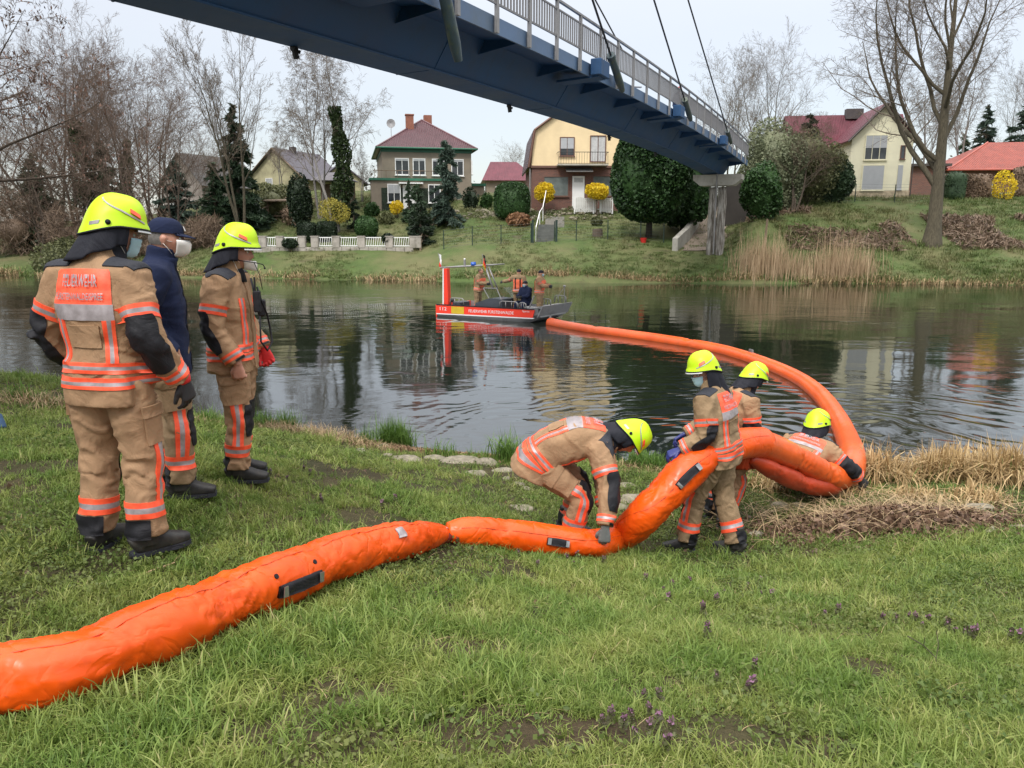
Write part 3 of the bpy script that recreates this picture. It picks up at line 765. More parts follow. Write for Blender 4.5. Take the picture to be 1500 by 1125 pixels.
m = MB(); m.box((1.1, 7.0, 1.9), (10.8, 5.0, 5.2)); H3.part(m, 'wing_wall', M_cream)
m = MB()
slab(m, (-4.5, 4.1, hh - .95), (6.7, 4.1, hh - .95), (6.7, 7.0, hh + hr + .15), (-4.5, 7.0, hh + hr + .15), .14)
slab(m, (-4.5, 9.9, hh - .95), (6.7, 9.9, hh - .95), (6.7, 7.0, hh + hr + .15), (-4.5, 7.0, hh + hr + .15), .14)
H3.part(m, 'wing_roof', M_tileV, uv=True)
m = MB(); m.box((2.0, 6.6, hh + hr + .25), (1.6, .7, .9)); H3.part(m, 'chimney', simple('dark_clad', (0.06, 0.05, 0.05), 0.7))
H3.window(1.15, 3.35, 1.95, 2.1, y=-.02, shutter=.52, frame=M_cream, mull=2); H3.window(1.1, .8, 1.95, 2.15, y=-.02, shutter=1.0, frame=M_cream, mull=0)
H3.window(4.25, 3.4, .42, 1.15, y=-.02, frame=M_brown, mull=0); H3.window(4.2, .85, .4, 2.05, y=-.02, frame=M_shut, shutter=1.0, mull=0)
m = MB(); m.tube([(W_ + .35, -.2, hh - .5), (W_ + .1, -.12, hh - .9), (W_ + .1, -.12, 0)], .05, 8); H3.part(m, 'downpipe', M_gutter)

H3.t.scale = (.84, .9, .88)
# ---- bungalow far right
b = P(1382, 262, 74); H4 = House('bungalow', 'low brick bungalow with wide orange-red tiled roof behind the right hedge', (b[0], b[1], 5.0), R(-6))
m = MB(); m.box((6, 4.5, 1.9), (11.6, 8, 3.8)); H4.part(m, 'wall', M_brick, uv=True)
m = MB(); A = [(.2, -.2, 3.6), (13.2, -.2, 3.6), (13.2, 9.2, 3.6), (.2, 9.2, 3.6)]; m.add(A + [(5.6, 4.5, 6.5), (9, 4.5, 6.5)], [(0, 1, 5, 4), (1, 2, 5), (2, 3, 4, 5), (3, 0, 4), (3, 2, 1, 0)]); H4.part(m, 'roof', M_tileR, uv=True)
m = MB(); m.tube([A[0], (5.6, 4.5, 6.5)], .1, 6); m.tube([A[0], A[1]], .08, 6); H4.part(m, 'ridge_tiles', M_tileR)
H4.window(3, 1.2, 1.4, 1.3); H4.window(7, 1.2, 1.8, 1.3)
m = MB(); m.box((-2.6, 3, 2.0), (6, 5, 4.0)); H4.part(m, 'annex_wall', M_brick, uv=True)
m = MB(); m.box((-2.6, 2.8, 4.1), (6.5, 5.6, .22)); H4.part(m, 'annex_roof', M_gutter)

# ---- left chalet
b = P(372, 296, 74); H5 = House('chalet', 'aged cream house with slate-violet roof behind the ivy-clad birch', (b[0], b[1], b[2] - .5), R(-22))
W_, D_, hh, hr = 6.6, 8.0, 3.6, 2.7
m = gable_solid(W_, D_, hh, hr); H5.part(m, 'gable_wall', M_oldcream)
m = MB()
slab(m, (-.6, -.4, hh - .45), (W_ / 2, -.4, hh + hr + .05), (W_ / 2, D_ + .4, hh + hr + .05), (-.6, D_ + .4, hh - .45), .14)
slab(m, (W_ + .9, -.4, hh - .7), (W_ / 2, -.4, hh + hr + .05), (W_ / 2, D_ + .4, hh + hr + .05), (W_ + .9, D_ + .4, hh - .7), .14)
H5.part(m, 'roof', M_tileS, uv=True)
m = MB(); m.tube([(-.6, -.42, hh - .4), (W_ / 2, -.42, hh + hr + .1)], .09, 4); m.tube([(W_ + .9, -.42, hh - .65), (W_ / 2, -.42, hh + hr + .1)], .09, 4); H5.part(m, 'verge_board', M_wood)
H5.window(1.9, 2.1, 1.0, 1.1, y=-.02, shutter=.8)
H5.window(4.2, .2, 1.0, 1.1, y=-.02)
m = MB(); m.box((W_ / 2 + .3, 3, hh + hr + .15), (.6, .6, .7)); H5.part(m, 'chimney', simple('dark_clad', (0.06, 0.05, 0.05), 0.7))
H5.t.scale = (.80, .8, .82)
b = P(484, 296, 76); H5b = House('annexe_house', 'low slate-roofed annexe house with cream gable between the two birch trunks', (b[0] - 1, b[1], b[2] - .5), R(20))
m = gable_solid(5.0, 6, 2.9, 1.9); H5b.part(m, 'gable_wall', M_oldcream)
m = MB(); slab(m, (-.5, -.4, 2.5), (2.5, -.4, 4.85), (2.5, 6.4, 4.85), (-.5, 6.4, 2.5), .12); slab(m, (5.5, -.4, 2.5), (2.5, -.4, 4.85), (2.5, 6.4, 4.85), (5.5, 6.4, 2.5), .12); H5b.part(m, 'roof', M_tileS, uv=True)
H5b.window(2.9, 1.0, .8, 1.0)
# ---- grey house among the left trees
b = P(240, 300, 98); H6 = House('grey_house', 'grey rendered house with grey tiled gable roof half hidden by bare trees on the left', (b[0], b[1], 4.2), R(-28))
m = gable_solid(7, 9, 4.6, 3.4); H6.part(m, 'gable_wall', M_greyr)
m = MB(); slab(m, (-.5, -.4, 4.1), (3.5, -.4, 8.05), (3.5, 9.4, 8.05), (-.5, 9.4, 4.1), .12); slab(m, (7.5, -.4, 4.1), (3.5, -.4, 8.05), (3.5, 9.4, 8.05), (7.5, 9.4, 4.1), .12); H6.part(m, 'roof', M_tileG, uv=True)
H6.window(1.2, 1.3, 1.1, 1.2); H6.window(4.4, 1.3, 1.1, 1.2); H6.window(2.9, 4.3, 1.1, 1.2)
# ---- wine-red roof behind villa
b = P(712, 290, 82); H7 = House('red_roof_house', 'small house with wine-red roof showing between the villa and the domed bush', (b[0], b[1], 5.6), R(4))
m = gable_solid(6.5, 6, 2.6, .01); m = MB(); m.box((2.6, 3, 1.3), (5.0, 5, 2.8)); H7.part(m, 'wall', M_taupe)
m = MB(); A = [(-.4, 0, 2.6), (5.6, 0, 2.6), (5.6, 6, 2.6), (-.4, 6, 2.6)]; m.add(A + [(.6, 3, 4.7), (3.4, 3, 4.7)], [(0, 1, 5, 4), (1, 2, 5), (2, 3, 4, 5), (3, 0, 4), (3, 2, 1, 0)]); H7.part(m, 'roof', M_tileV, uv=True)
H7.window(1.0, 1.0, .9, 1.0); H7.window(3.4, 1.0, .9, 1.0)
b = P(752, 285, 95); H8 = House('white_house', 'distant white house with flat eaves left of the yellow house', (b[0], b[1], 6.0), 0)
m = MB(); m.box((2.2, 3, 1.8), (4.6, 5, 3.6)); H8.part(m, 'wall', M_cream)
m = MB(); m.add([(-.4, 0, 3.6), (5, 0, 3.6), (5, 6, 3.6), (-.4, 6, 3.6), (2.3, 3, 4.9)], [(0, 1, 4), (1, 2, 4), (2, 3, 4), (3, 0, 4), (3, 2, 1, 0)]); H8.part(m, 'roof', M_tileG, uv=True)

H5b.t.scale = (.85, .85, .85)
# ---- gazebo
b = P(492, 302, 64); gz = thing('gazebo', 'small open garden pavilion with grey hip roof beside the ivy-clad birch', 'pavilion', (b[0], b[1], b[2]))
m = MB(); m.box((0, 0, 0), (1.0, 1.0, .05)); 
m = MB(); m.box((0, 0, 1.0), (0.12, 0.12, 2.0)); p0 = m.build('post', M_wood, gz); p0.location = (-1.35, -1, 0)
for x, y in ((1.35, -1), (-1.35, 1), (1.35, 1)): share(p0, 'post', gz, (x, y, 0))
m = MB(); m.add([(-1.7, -1.4, 1.95), (1.7, -1.4, 1.95), (1.7, 1.4, 1.95), (-1.7, 1.4, 1.95), (-.6, 0, 2.65), (.6, 0, 2.65)], [(0, 1, 5, 4), (1, 2, 5), (2, 3, 4, 5), (3, 0, 4), (3, 2, 1, 0)]); m.build('roof', simple('pale_felt_roof', (0.16, 0.15, 0.16), 0.8), gz)
m = MB(); m.box((0, 1.0, .9), (2.6, .05, 1.8)); m.build('back_panel', M_wood, gz)
# ---- wooden garden stairs on the left slope
b = P(392, 330, 60); st = thing('garden_stairs', 'dark wooden garden stairs with handrail climbing beside the spruce on the left', 'stairs', tuple(b))
for i in range(10):
    m = MB(); m.box((-.6 + i * .32, i * .45, i * .24), (1.0, .42, .07)); m.build('tread', M_wood, st)
m = MB(); m.tube([(-1.1, 0, .9), (2.3, 4.3, 3.1)], .04, 6); m.tube([(-1.1, 0, .0), (2.3, 4.3, 2.1)], .05, 6)
for i in range(5): m.tube([(-1.1 + i * .8, i * 1.05, i * .5), (-1.1 + i * .8, i * 1.05, .9 + i * .52)], .035, 6)
m.build('handrail', M_wood, st)
m = MB(); m.box((.6, 1, 1.9), (1.9, 1.4, .08), 0, 0, 0.1); 
for x in (-.2, 1.4): m.box((x, 1, 1.0), (.1, .1, 1.8))
m.build('shelter_roof', M_wood, st)

# ---- garden wall with white railing panels
A = P(372, 366, 54); B = P(612, 366, 53.3); A[2] = fz(A[0], A[1]); B[2] = fz(B[0], B[1])
gw = thing('garden_wall', 'low grey stone garden wall with white railing panels along the river path', 'wall', tuple(A))
L = np.linalg.norm((B - A)[:2]); ux = (B - A) / L; za = min(A[2], B[2])
px_posts = [372, 386, 411, 443, 462, 493, 530, 571, 606, 612]
m = MB(); m.box((0, 0, .1), (1, 1, 1)); 
ang = math.atan2(ux[1], ux[0])
def wallpt(px):
    k = ray(px, 366); kk = k[0] / k[1]; t_ = (kk * A[1] - A[0]) / (ux[0] - kk * ux[1]); return t_
M_gstone = simple('grey_garden_stone', (0.34, 0.31, 0.27), 0.9, 0.2, 2.5, bump=.5, bscale=10, dirt=(0.16, 0.15, 0.11), dirts=1.5)
ts = [wallpt(p) for p in px_posts]
for i in range(0, int(L / .62)):
    t_ = .31 + i * .62; m = MB(); m.box((ux[0] * t_, ux[1] * t_, .02), (.6, .26, .62 + .03 * math.sin(i * 7)), ang, bev=.02); m.build('stone_block', M_gstone, gw)
for t_ in ts:
    m = MB(); m.box((ux[0] * t_, ux[1] * t_, .66), (.50, .32, .75), ang, bev=.02); m.box((ux[0] * t_, ux[1] * t_, 1.06), (.56, .38, .06), ang); m.build('wall_pillar', M_gstone, gw)
for i in range(len(ts) - 1):
    a, c = ts[i] + .27, ts[i + 1] - .27
    if c - a < .5: continue
    m = MB()
    for z in (.42, .98): m.box((ux[0] * (a + c) / 2, ux[1] * (a + c) / 2, z), (c - a, .05, .06), ang)
    pn = m.build('railing_panel', M_white, gw)
    for x in np.arange(a + .08, c - .04, .155):
        mm = MB(); mm.tube([(ux[0] * (x - .02), ux[1] * (x - .02) - .01, .44), (ux[0] * (x + .05), ux[1] * (x + .05) - .01, .96)], .024, 5); mm.build('railing_bar', M_white, pn)
# sloping timber rail up from the wall end
a = P(616, 364, 53.2); c = P(652, 318, 62); a[2] = fz(a[0], a[1]); c[2] = fz(c[0], c[1])
sr = thing('sloping_fence', 'sloping weathered timber fence climbing from the garden wall end to the villa', 'fence', tuple(a))
n = 9
for i in range(n):
    q = a + (c - a) * i / (n - 1); z = fz(q[0], q[1]); m = MB(tuple(a)); m.box((q[0], q[1], z + .45), (.12, .12, 1.1)); m.build('fence_post', M_wood, sr)
for k in (.45, .9):
    m = MB(tuple(a)); m.tube([np.array([*(a + (c - a) * i / (n - 1))[:2], fz(*(a + (c - a) * i / (n - 1))[:2]) + k]) for i in range(n)], .05, 4); m.build('fence_rail', M_wood, sr)
# ---- thin wire fence along the lawn
def wirefence(label, pts, h, mat, name='wire_fence', mesh=True, post_r=.035, step=None):
    P0 = pts[0]; f = thing(name, label, 'fence', (P0[0], P0[1], fz(P0[0], P0[1])))
    o = (P0[0], P0[1], fz(P0[0], P0[1]))
    for q in pts:
        z = fz(q[0], q[1]); m = MB(o); m.tube([(q[0], q[1], z - .1), (q[0], q[1], z + h)], post_r, 6); m.build('fence_post', mat, f)
    for k in np.linspace(.1, 1, 7 if mesh else 3):
        m = MB(o); m.tube([(q[0], q[1], fz(q[0], q[1]) + h * k - .03) for q in pts], .006, 3); m.build('fence_wire', mat, f)
M_green = simple('dark_green_steel', (0.012, 0.03, 0.022), 0.5)
wirefence('dark green wire fence with thin posts along the lawn below the rockery', [P(p, 356, 52.0) for p in (650, 692, 734, 778)], 1.25, M_green)
wirefence('dark green wire fence with thin posts between the gate stairs and the thuja', [P(p, 354, 52.0) for p in (812, 844, 890, 938, 972)], 1.3, M_green)
wirefence('thin wire fence on top of the embankment before the cream house', [P(p, 296, 58.5) for p in (1218, 1252, 1310, 1370)], 1.3, M_green)
# gate + concrete steps
b = P(796, 356, 52); gs = thing('gate_steps', 'concrete garden steps with white handrail and dark green gate in the lawn', 'steps', (b[0], b[1], b[2]))
for x in (-.72, .85):
    m = MB(); m.box((x, -.05, .7), (.14, .14, 1.6)); m.build('gate_post', M_green, gs)
for i in range(7):
    m = MB(); m.box((.1 + i * .03, .3 + i * .34, .12 + i * .17), (1.15, .36, .17)); m.build('step', simple('dark_step', (0.10, 0.105, 0.095), 0.9, .2, 3), gs)
for i in range(7):
    m = MB(); zz = fz(b[0] + 1, b[1] + 5 + i * .45) - b[2]; m.box((1.0 + i * .03, 5.2 + i * .45, zz + .02), (1.4, .5, .3)); m.build('step', simple('stone_step', (0.24, 0.23, 0.2), 0.9, .2, 3), gs)
m = MB(); m.tube([(-.5, .2, 1.0), (-.15, 3, 2.1), (.15, 5, 2.5), (.55, 8.5, 4.0)], .03, 6)
for p_ in ((-.5, .2, 1.0), (-.15, 3, 2.1), (.15, 5, 2.5), (.55, 8.5, 4.0)): m.tube([p_, (p_[0], p_[1], p_[2] - 1.0)], .025, 6)
m.build('handrail', M_white, gs)
# ---- ramp kerb wall and path beside the pier
pts = [P(985, 352, 50), P(1003, 335, 53), P(1018, 315, 57), P(1030, 295, 62)]
rk = thing('ramp_wall', 'pale concrete kerb wall climbing along the sandy ramp under the bridge', 'wall', tuple(pts[0]))
m = MB(tuple(pts[0]))
for a, c in zip(pts[:-1], pts[1:]):
    m.prism([a - (0, 0, .9), c - (0, 0, .9), c + (0, 0, .12), a + (0, 0, .12)], (.35, 0, 0))
m.build('kerb_block', M_conc, rk)
# ------------------------------------------------------------------ trees and shrubs
def bark(name, c1, c2, sc=1.0):
    t = NT(name); v = t.mapping((6 * sc, 6 * sc, 1.5 * sc)); n = t.noise(2.5, 6, 0.7, v); n2 = t.noise(0.6, 3)
    t.col(t.mix(t.math('MULTIPLY', n2, .5), t.ramp(n, [(0.35, c1), (0.65, c2)]), mul(c1, .7))); t.rough(0.95); t.bump(n, .8, .03); return t.m
M_bark = bark('brown_bark', (0.05, 0.038, 0.026), (0.14, 0.105, 0.078))
M_barkp = bark('grey_olive_bark', (0.045, 0.038, 0.024), (0.13, 0.11, 0.07))
M_barkb = bark('birch_bark', (0.12, 0.11, 0.10), (0.34, 0.32, 0.29))
M_twig = simple('twig_brown', (0.12, 0.082, 0.058), 0.9, .3, 2)
M_twigg = simple('twig_grey', (0.14, 0.11, 0.08), 0.9, .25, 2)
M_ivy = leafmat('ivy_leaves', (0.012, 0.024, 0.008), (0.05, 0.08, 0.025))
M_spruce = leafmat('spruce_needles', (0.012, 0.028, 0.015), (0.045, 0.078, 0.036), trans=.1)
M_bluespr = leafmat('blue_spruce_needles', (0.022, 0.042, 0.032), (0.07, 0.105, 0.075), trans=.1)
M_thuja = leafmat('thuja_sprays', (0.007, 0.022, 0.007), (0.035, 0.082, 0.020), trans=.15)
M_yew = leafmat('yew_needles', (0.005, 0.013, 0.007), (0.02, 0.036, 0.014), trans=.1)
M_box = leafmat('box_leaves', (0.012, 0.035, 0.010), (0.045, 0.10, 0.025))
M_fors = leafmat('forsythia_flowers', (0.50, 0.34, 0.010), (0.75, 0.58, 0.03), trans=.3)
M_willow = leafmat('willow_buds', (0.20, 0.19, 0.035), (0.40, 0.34, 0.06))
M_brush = leafmat('bare_brown_brush', (0.075, 0.050, 0.034), (0.22, 0.155, 0.105), trans=0)
M_olive = leafmat('olive_shrub_leaves', (0.05, 0.06, 0.028), (0.17, 0.18, 0.08))
M_greyg = leafmat('grey_green_leaves', (0.08, 0.10, 0.055), (0.24, 0.26, 0.15))
M_rust = leafmat('rusty_shrub', (0.11, 0.05, 0.025), (0.26, 0.14, 0.07))
M_budr = leafmat('alder_catkins', (0.05, 0.03, 0.022), (0.17, 0.095, 0.065), trans=0)


def limbs_grow(g, p, d, L, n, wob, up):
    """N limbs at once: start points p, directions d, lengths L -> points (N,n+1,3)"""
    N = len(p); out = np.zeros((N, n + 1, 3)); out[:, 0] = p; d = vn(d)
    for i in range(n):
        d = vn(d + g.normal(size=(N, 3)) * np.array([wob, wob, wob * .6]) + np.array([0, 0, up])); out[:, i + 1] = out[:, i] + d * (L / n)[:, None]
    return out
def limb_tubes(groups):
    """groups: list of (pts (N,S,3), rad (N,S), sides) -> verts, quads"""
    V = []; Q = []; base = 0
    for pts, rad, k in groups:
        N, S, _ = pts.shape
        T = np.gradient(pts, axis=1); T = vn(T); ref = vn(np.cross(vn(pts[:, -1:] - pts[:, :1]), np.array([.31, .57, .22])))
        A = vn(ref - (ref * T).sum(-1, keepdims=True) * T); B = np.cross(T, A); a = np.arange(k) * 2 * PI / k
        ring = pts[:, :, None] + rad[:, :, None, None] * (np.cos(a)[:, None] * A[:, :, None] + np.sin(a)[:, None] * B[:, :, None])
        V.append(ring.reshape(-1, 3)); t, i, j = np.meshgrid(np.arange(N), np.arange(S - 1), np.arange(k), indexing='ij'); j2 = (j + 1) % k; b0 = base + t * S * k
        Q.append(np.stack([b0 + i * k + j, b0 + i * k + j2, b0 + (i + 1) * k + j2, b0 + (i + 1) * k + j], -1).reshape(-1, 4)); base += N * S * k
    return np.concatenate(V), np.concatenate(Q)
def children(g, pts, rad, L, cf, lev):
    N, S, _ = pts.shape; n = cf['n'][lev]; m = S - 1
    f = cf['start'][lev] + (1 - cf['start'][lev]) * (np.arange(n)[None] + g.random((N, n)) * .9) / n; f = np.minimum(f, .999)
    k = (f * m).astype(int); fr = (f * m - k)[..., None]; I = np.arange(N)[:, None]
    q = pts[I, k] * (1 - fr) + pts[I, k + 1] * fr; dd = vn(pts[I, k + 1] - pts[I, k])
    ln = L[:, None] * cf['len'][lev] * (1.15 - .6 * f) * g.uniform(.7, 1.2, (N, n))
    r0 = (rad[I, k] * (1 - fr[..., 0]) + rad[I, k + 1] * fr[..., 0]) * cf['rad'][lev]; r0 = np.maximum(r0, cf['rmin'])
    an = cf['ang'][lev] * g.uniform(.7, 1.25, (N, n))[..., None]; side = vn(np.cross(dd, g.normal(size=(N, n, 3))))
    d = dd * np.cos(an) + side * np.sin(an)
    if lev == 0: d[..., 2] = np.maximum(d[..., 2], .12)
    s_ = cf['seg'][lev]; p2 = limbs_grow(g, q.reshape(-1, 3), d.reshape(-1, 3), ln.ravel(), s_, cf['wob'][lev], cf['up'][lev])
    r2 = r0.reshape(-1, 1) * np.linspace(1, .12 if lev == 0 else .35, s_ + 1)[None]
    return p2, r2, ln.ravel()
BASE = dict(n=[12, 8, 7, 4], start=[.25, .2, .15, .1], len=[.55, .5, .45, .45], rad=[.55, .5, .5, .6], ang=[.75, .75, .7, .7], seg=[6, 4, 3, 2], wob=[.12, .15, .18, .2], up=[.08, .06, .03, .02], rmin=.008)
TREES = {}
def bare_tree(label, base, H, stems=1, lean=.05, r0=.25, cfg=None, seed=1, mats=(None, None), group=None, name='bare_tree', ivy=None, spread=.35, straight=.06, cat='tree', levels=4, like=None, rotz=0, ivyn=2600):
    if like is not None:        # a sister tree: same branching, its own size and turn
        src = TREES[like]; th = thing(name, label, cat, base, rotz, group); k = H / src[1]
        for nm, ob in src[0]: share(ob, nm, th, scale=(k * spread, k * spread, k))
        return th, None
    cf = dict(BASE); cf.update(cfg or {}); g = np.random.default_rng(seed); th = thing(name, label, cat, base, rotz, group)
    p = []; d = []; L = []
    for i in range(stems):
        a = 2 * PI * i / max(1, stems) + g.random(); sp = 0 if stems == 1 else spread
        d.append((math.cos(a) * sp + lean * g.normal(), math.sin(a) * sp + lean * g.normal(), 1)); L.append(H * (g.uniform(.82, 1) if i else 1))
        p.append((0, 0, -.2) if stems == 1 else (math.cos(a) * r0 * .5, math.sin(a) * r0 * .5, -.2))
    rr = r0 / (1 if stems == 1 else stems ** .4); L = np.array(L)
    stem = limbs_grow(g, np.array(p, float), np.array(d, float), L, 12, straight, .10); top = stem[0]
    srad = np.tile(rr * (1 - np.linspace(0, .93, 13) ** .8), (stems, 1)); srad[:, 0] *= 1.35
    if 'fork' in cf: srad *= cf['fork']
    G_ = [[(stem, srad, 9)], []]; cur = (stem, srad, L); tips = None
    for lev in range(levels):
        cur = children(g, *cur, cf, lev); G_[0 if lev == 0 else 1].append((cur[0], cur[1], (6, 4, 3, 3)[lev]))
    tk = meshobj('trunk', *limb_tubes(G_[0]), mats[0] or M_bark, th, True); cr = meshobj('crown', *limb_tubes(G_[1]), mats[1] or M_twig, th)
    TREES[seed] = ([('trunk', tk), ('crown', cr)], H)
    if ivy:
        z0, z1, rad = ivy; n = ivyn; z = z0 + (z1 - z0) * g.random(n); c = np.stack([np.interp(z, top[:, 2], top[:, i]) for i in range(3)], 1)
        a = g.random(n) * 2 * PI; r_ = rad * (.45 + .55 * g.random(n) ** .5) * (1 - .55 * ((z - z0) / (z1 - z0)) ** 2) * (1 + .3 * np.sin(z * 2.3 + a * 2))
        q = c + np.stack([np.cos(a) * r_, np.sin(a) * r_, g.normal(0, .05, n)], 1); leaves('ivy', q, .17, M_ivy, th, seed, .5)
    return th, cur
def leaves(name, pts, size, mat, parent, seed=0, jit=.5, elong=1.0, bias=None, wid=1.0):
    """one small bent leaf-clump quad at every point"""
    g = np.random.default_rng(seed); n = len(pts)
    a = g.normal(size=(n, 3)); 
    if bias is not None: a = a * .55 + bias
    a /= np.linalg.norm(a, axis=1)[:, None]
    b = np.cross(a, g.normal(size=(n, 3))); b /= np.linalg.norm(b, axis=1)[:, None] + 1e-9
    s = size * g.uniform(1 - jit, 1 + jit, n)[:, None]
    V = np.stack([pts - a * s * elong * .5, pts + b * s * .5 * wid - a * s * .05, pts + a * s * elong * .6, pts - b * s * .5 * wid + a * s * .05], 1).reshape(-1, 3)
    Fq = np.arange(n * 4).reshape(n, 4)
    return meshobj(name, V, Fq, mat, parent)
def shell_pts(n, fn, seed, depth=.35, clump=2.2, amp=.18):
    """points filling the outer part of a closed shape; fn(u) -> radius vector for unit directions u"""
    g = np.random.default_rng(seed); u = g.normal(size=(n, 3)); u /= np.linalg.norm(u, axis=1)[:, None]
    f = 1 - depth * g.random(n) ** 1.6
    # lumpy outline with gaps
    w = sum(np.sin(u @ g.normal(size=3) * clump * k + g.random() * 6) / k for k in (1, 2, 3, 5))
    f = f * (1 + amp * w * .6)
    keep = g.random(n) < np.clip(.65 + .5 * w, .25, 1)
    p = fn(u) * f[:, None]
    return p[keep]
def ell(rx, ry, rz, p=2.0):
    def f(u):
        k = (np.abs(u[:, 0] / rx) ** p + np.abs(u[:, 1] / ry) ** p + np.abs(u[:, 2] / rz) ** p) ** (-1 / p)
        return u * k[:, None]
    return f
def core(name, fn, mat, parent, c, k=.72, seed=0, hid=16):
    """dark inner mass so a dense shrub does not show through; lumpy"""
    V = []; Fs = []; g = np.random.default_rng(seed); n, m = 20, 12; w1 = g.normal(size=(3, 3)) * 3
    for i in range(m + 1):
        ph = -PI / 2 + PI * i / m
        for j in range(n): V.append((math.cos(ph) * math.cos(2 * PI * j / n), math.cos(ph) * math.sin(2 * PI * j / n), math.sin(ph)))
    U = np.array(V); U2 = U / (np.linalg.norm(U, axis=1)[:, None] + 1e-9)
    r = fn(U2 + 1e-6) * k * (1 + .025 * np.sin(U2 @ w1.T).sum(1))[:, None] + np.array(c)
    Fs = [(i * n + j, i * n + (j + 1) % n, (i + 1) * n + (j + 1) % n, (i + 1) * n + j) for i in range(m) for j in range(n)]
    return meshobj(name, r, Fs, mat, parent, True)
def shrub(label, base, fn, c, n, size, mat, name='shrub', trunk=None, group=None, seed=0, cat='shrub', depth=.3, amp=.1, corek=.75, elong=1.3, bias=None, tm=None, rotz=0, wid=1.0):
    th = thing(name, label, cat, base, rotz, group)
    p = shell_pts(n, fn, seed, depth, amp=amp) + np.array(c)
    p = p[p[:, 2] > .0]
    cr = leaves('crown', p, size, mat, th, seed, elong=elong, bias=bias, wid=wid)
    if corek > 0: core('inner_mass', fn, mat, cr, c, corek, seed)
    m = MB()
    tk = trunk or (c[2] * .9, .05)
    m.tube([(0, 0, -.2), (0.02, .0, tk[0] * .5), (0, 0, tk[0])], [tk[1] * 1.2, tk[1], tk[1] * .6], 7)
    if not trunk:
        for k in range(5):
            a = k * 1.3; m.tube([(0, 0, -.1), (math.cos(a) * c[2] * .4, math.sin(a) * c[2] * .4, c[2] * .9)], [tk[1] * .6, tk[1] * .3], 5)
    m.build('trunk' if trunk else 'stem', tm or M_bark, th, True)
    return th
def conifer(label, base, H, rad, n, mat, name='spruce', seed=0, droop=.25, zb=.06, size=.3, wid=.5, group=None, irregular=.2, power=1.0):
    """whorled boughs of needles round a straight trunk"""
    th = thing(name, label, 'tree', base, 0, group); g = np.random.default_rng(seed)
    m = MB(); m.tube([(0, 0, -.3), (0, 0, H * .5), (0, 0, H * .98)], [rad * .07 + .05, rad * .04 + .03, .02], 8); m.build('trunk', M_bark, th, True)
    pts = []; dirs = []; n = int(n * 2.2); size = size * .72
    nb = int(H * 11)
    for i in range(nb):
        z = H * (zb + (1 - zb) * (i + g.random()) / nb); L = rad * (1 - (z / H)) ** power * g.uniform(1 - irregular * 1.6, 1 + irregular * .6) + .12
        a = g.random() * 2 * PI; k = max(4, int(n / nb * (L / rad) * 1.9))
        f = g.random(k) ** .6; side = g.normal(0, .13, k) * L * (1.1 - f * .5)
        x = f * L; y = side; zz = z + .12 * L * f - droop * L * f ** 2 - abs(side) * .35 + g.normal(0, .05, k) - .06
        pts.append(np.stack([x * math.cos(a) - y * math.sin(a), x * math.sin(a) + y * math.cos(a), zz], 1))
        dirs.append(np.tile([math.cos(a), math.sin(a), -.25], (k, 1)))
    pts = np.concatenate(pts); dirs = np.concatenate(dirs)
    leaves('crown', pts, size, mat, th, seed, elong=1.9, bias=dirs, wid=wid)
    return th
def gp(px, py, Y, sink=.05):
    b = P(px, py, Y); return (b[0], b[1], fz(b[0], b[1]) - sink)
def at(px, Y, sink=.05): return gp(px, 340, Y, sink)
def hgt(px, py, Y): 
    b = P(px, py, Y); return b[2] - fz(b[0], b[1])

# the big plane tree on the right bank
b = at(1366, 50.5); Ht = 19.5
bare_tree('massive bare tree with several heavy limbs rising from one trunk at the right river bank', b, 18.5, stems=1, r0=.50, seed=40, rotz=1.0, lean=.0, mats=(M_barkp, M_twigg), name='plane_tree', levels=4, straight=.03,
          cfg=dict(n=[15, 13, 13, 10], start=[.17, .25, .15, .1], len=[.60, .46, .40, .36], rad=[.52, .36, .42, .6], ang=[.75, .75, .8, .8], up=[.17, .06, -.0, -.03], seg=[9, 6, 4, 3], wob=[.14, .20, .26, .3], rmin=.008))
# left group of bare trees
G1 = 'bare trees along the left part of the far bank'
def H_(px, py, Y): return max(2.0, hgt(px, py, Y))
bare_tree('tall bare tree with ivy on its lower fork behind the first firefighter', at(120, 62), H_(120, 72, 62), stems=3, r0=.24, seed=3, mats=(M_bark, M_twig), ivy=(3, 9.5, .8), group=G1, spread=.2)
bare_tree('bare tree with upright fan of branches just right of the ivy-clad fork', at(205, 60), H_(205, 92, 60), stems=3, r0=.2, seed=4, mats=(M_bark, M_twig), group=G1, spread=.28)
bare_tree('bare tree at the left edge rising behind the hanging catkin branches', at(38, 66), H_(38, 110, 66), stems=2, r0=.22, seed=5, group=G1, like=4, rotz=2.0, spread=1.1)
bare_tree('shorter bare tree between the ivy-clad fork and the grey house', at(168, 66), H_(168, 120, 66), stems=2, r0=.2, seed=15, group=G1, spread=.25, ivy=(2, 8, .6))
bare_tree('slim bare tree right of the grey house gable', at(262, 57), H_(262, 160, 57), stems=2, r0=.13, seed=6, group=G1, like=3, rotz=1.1, spread=0.9)
POP = dict(n=[14, 9, 7, 4], start=[.28, .2, .2, .1], len=[.38, .42, .42, .45], ang=[.42, .5, .6, .6], up=[.12, .08, .04, .02])
bare_tree('tall grey bare tree with steep branches standing in front of the dark spruce', at(352, 57), H_(352, 28, 57), stems=3, r0=.2, seed=7, mats=(M_barkp, M_twigg), cfg=POP, spread=.17, group=G1, lean=.03)
WEEP = dict(n=[13, 10, 8, 5], start=[.3, .2, .2, .1], len=[.42, .45, .5, .55], ang=[.6, .7, .8, .6], up=[.08, -.02, -.10, -.28], seg=[7, 5, 4, 4], rmin=.007)
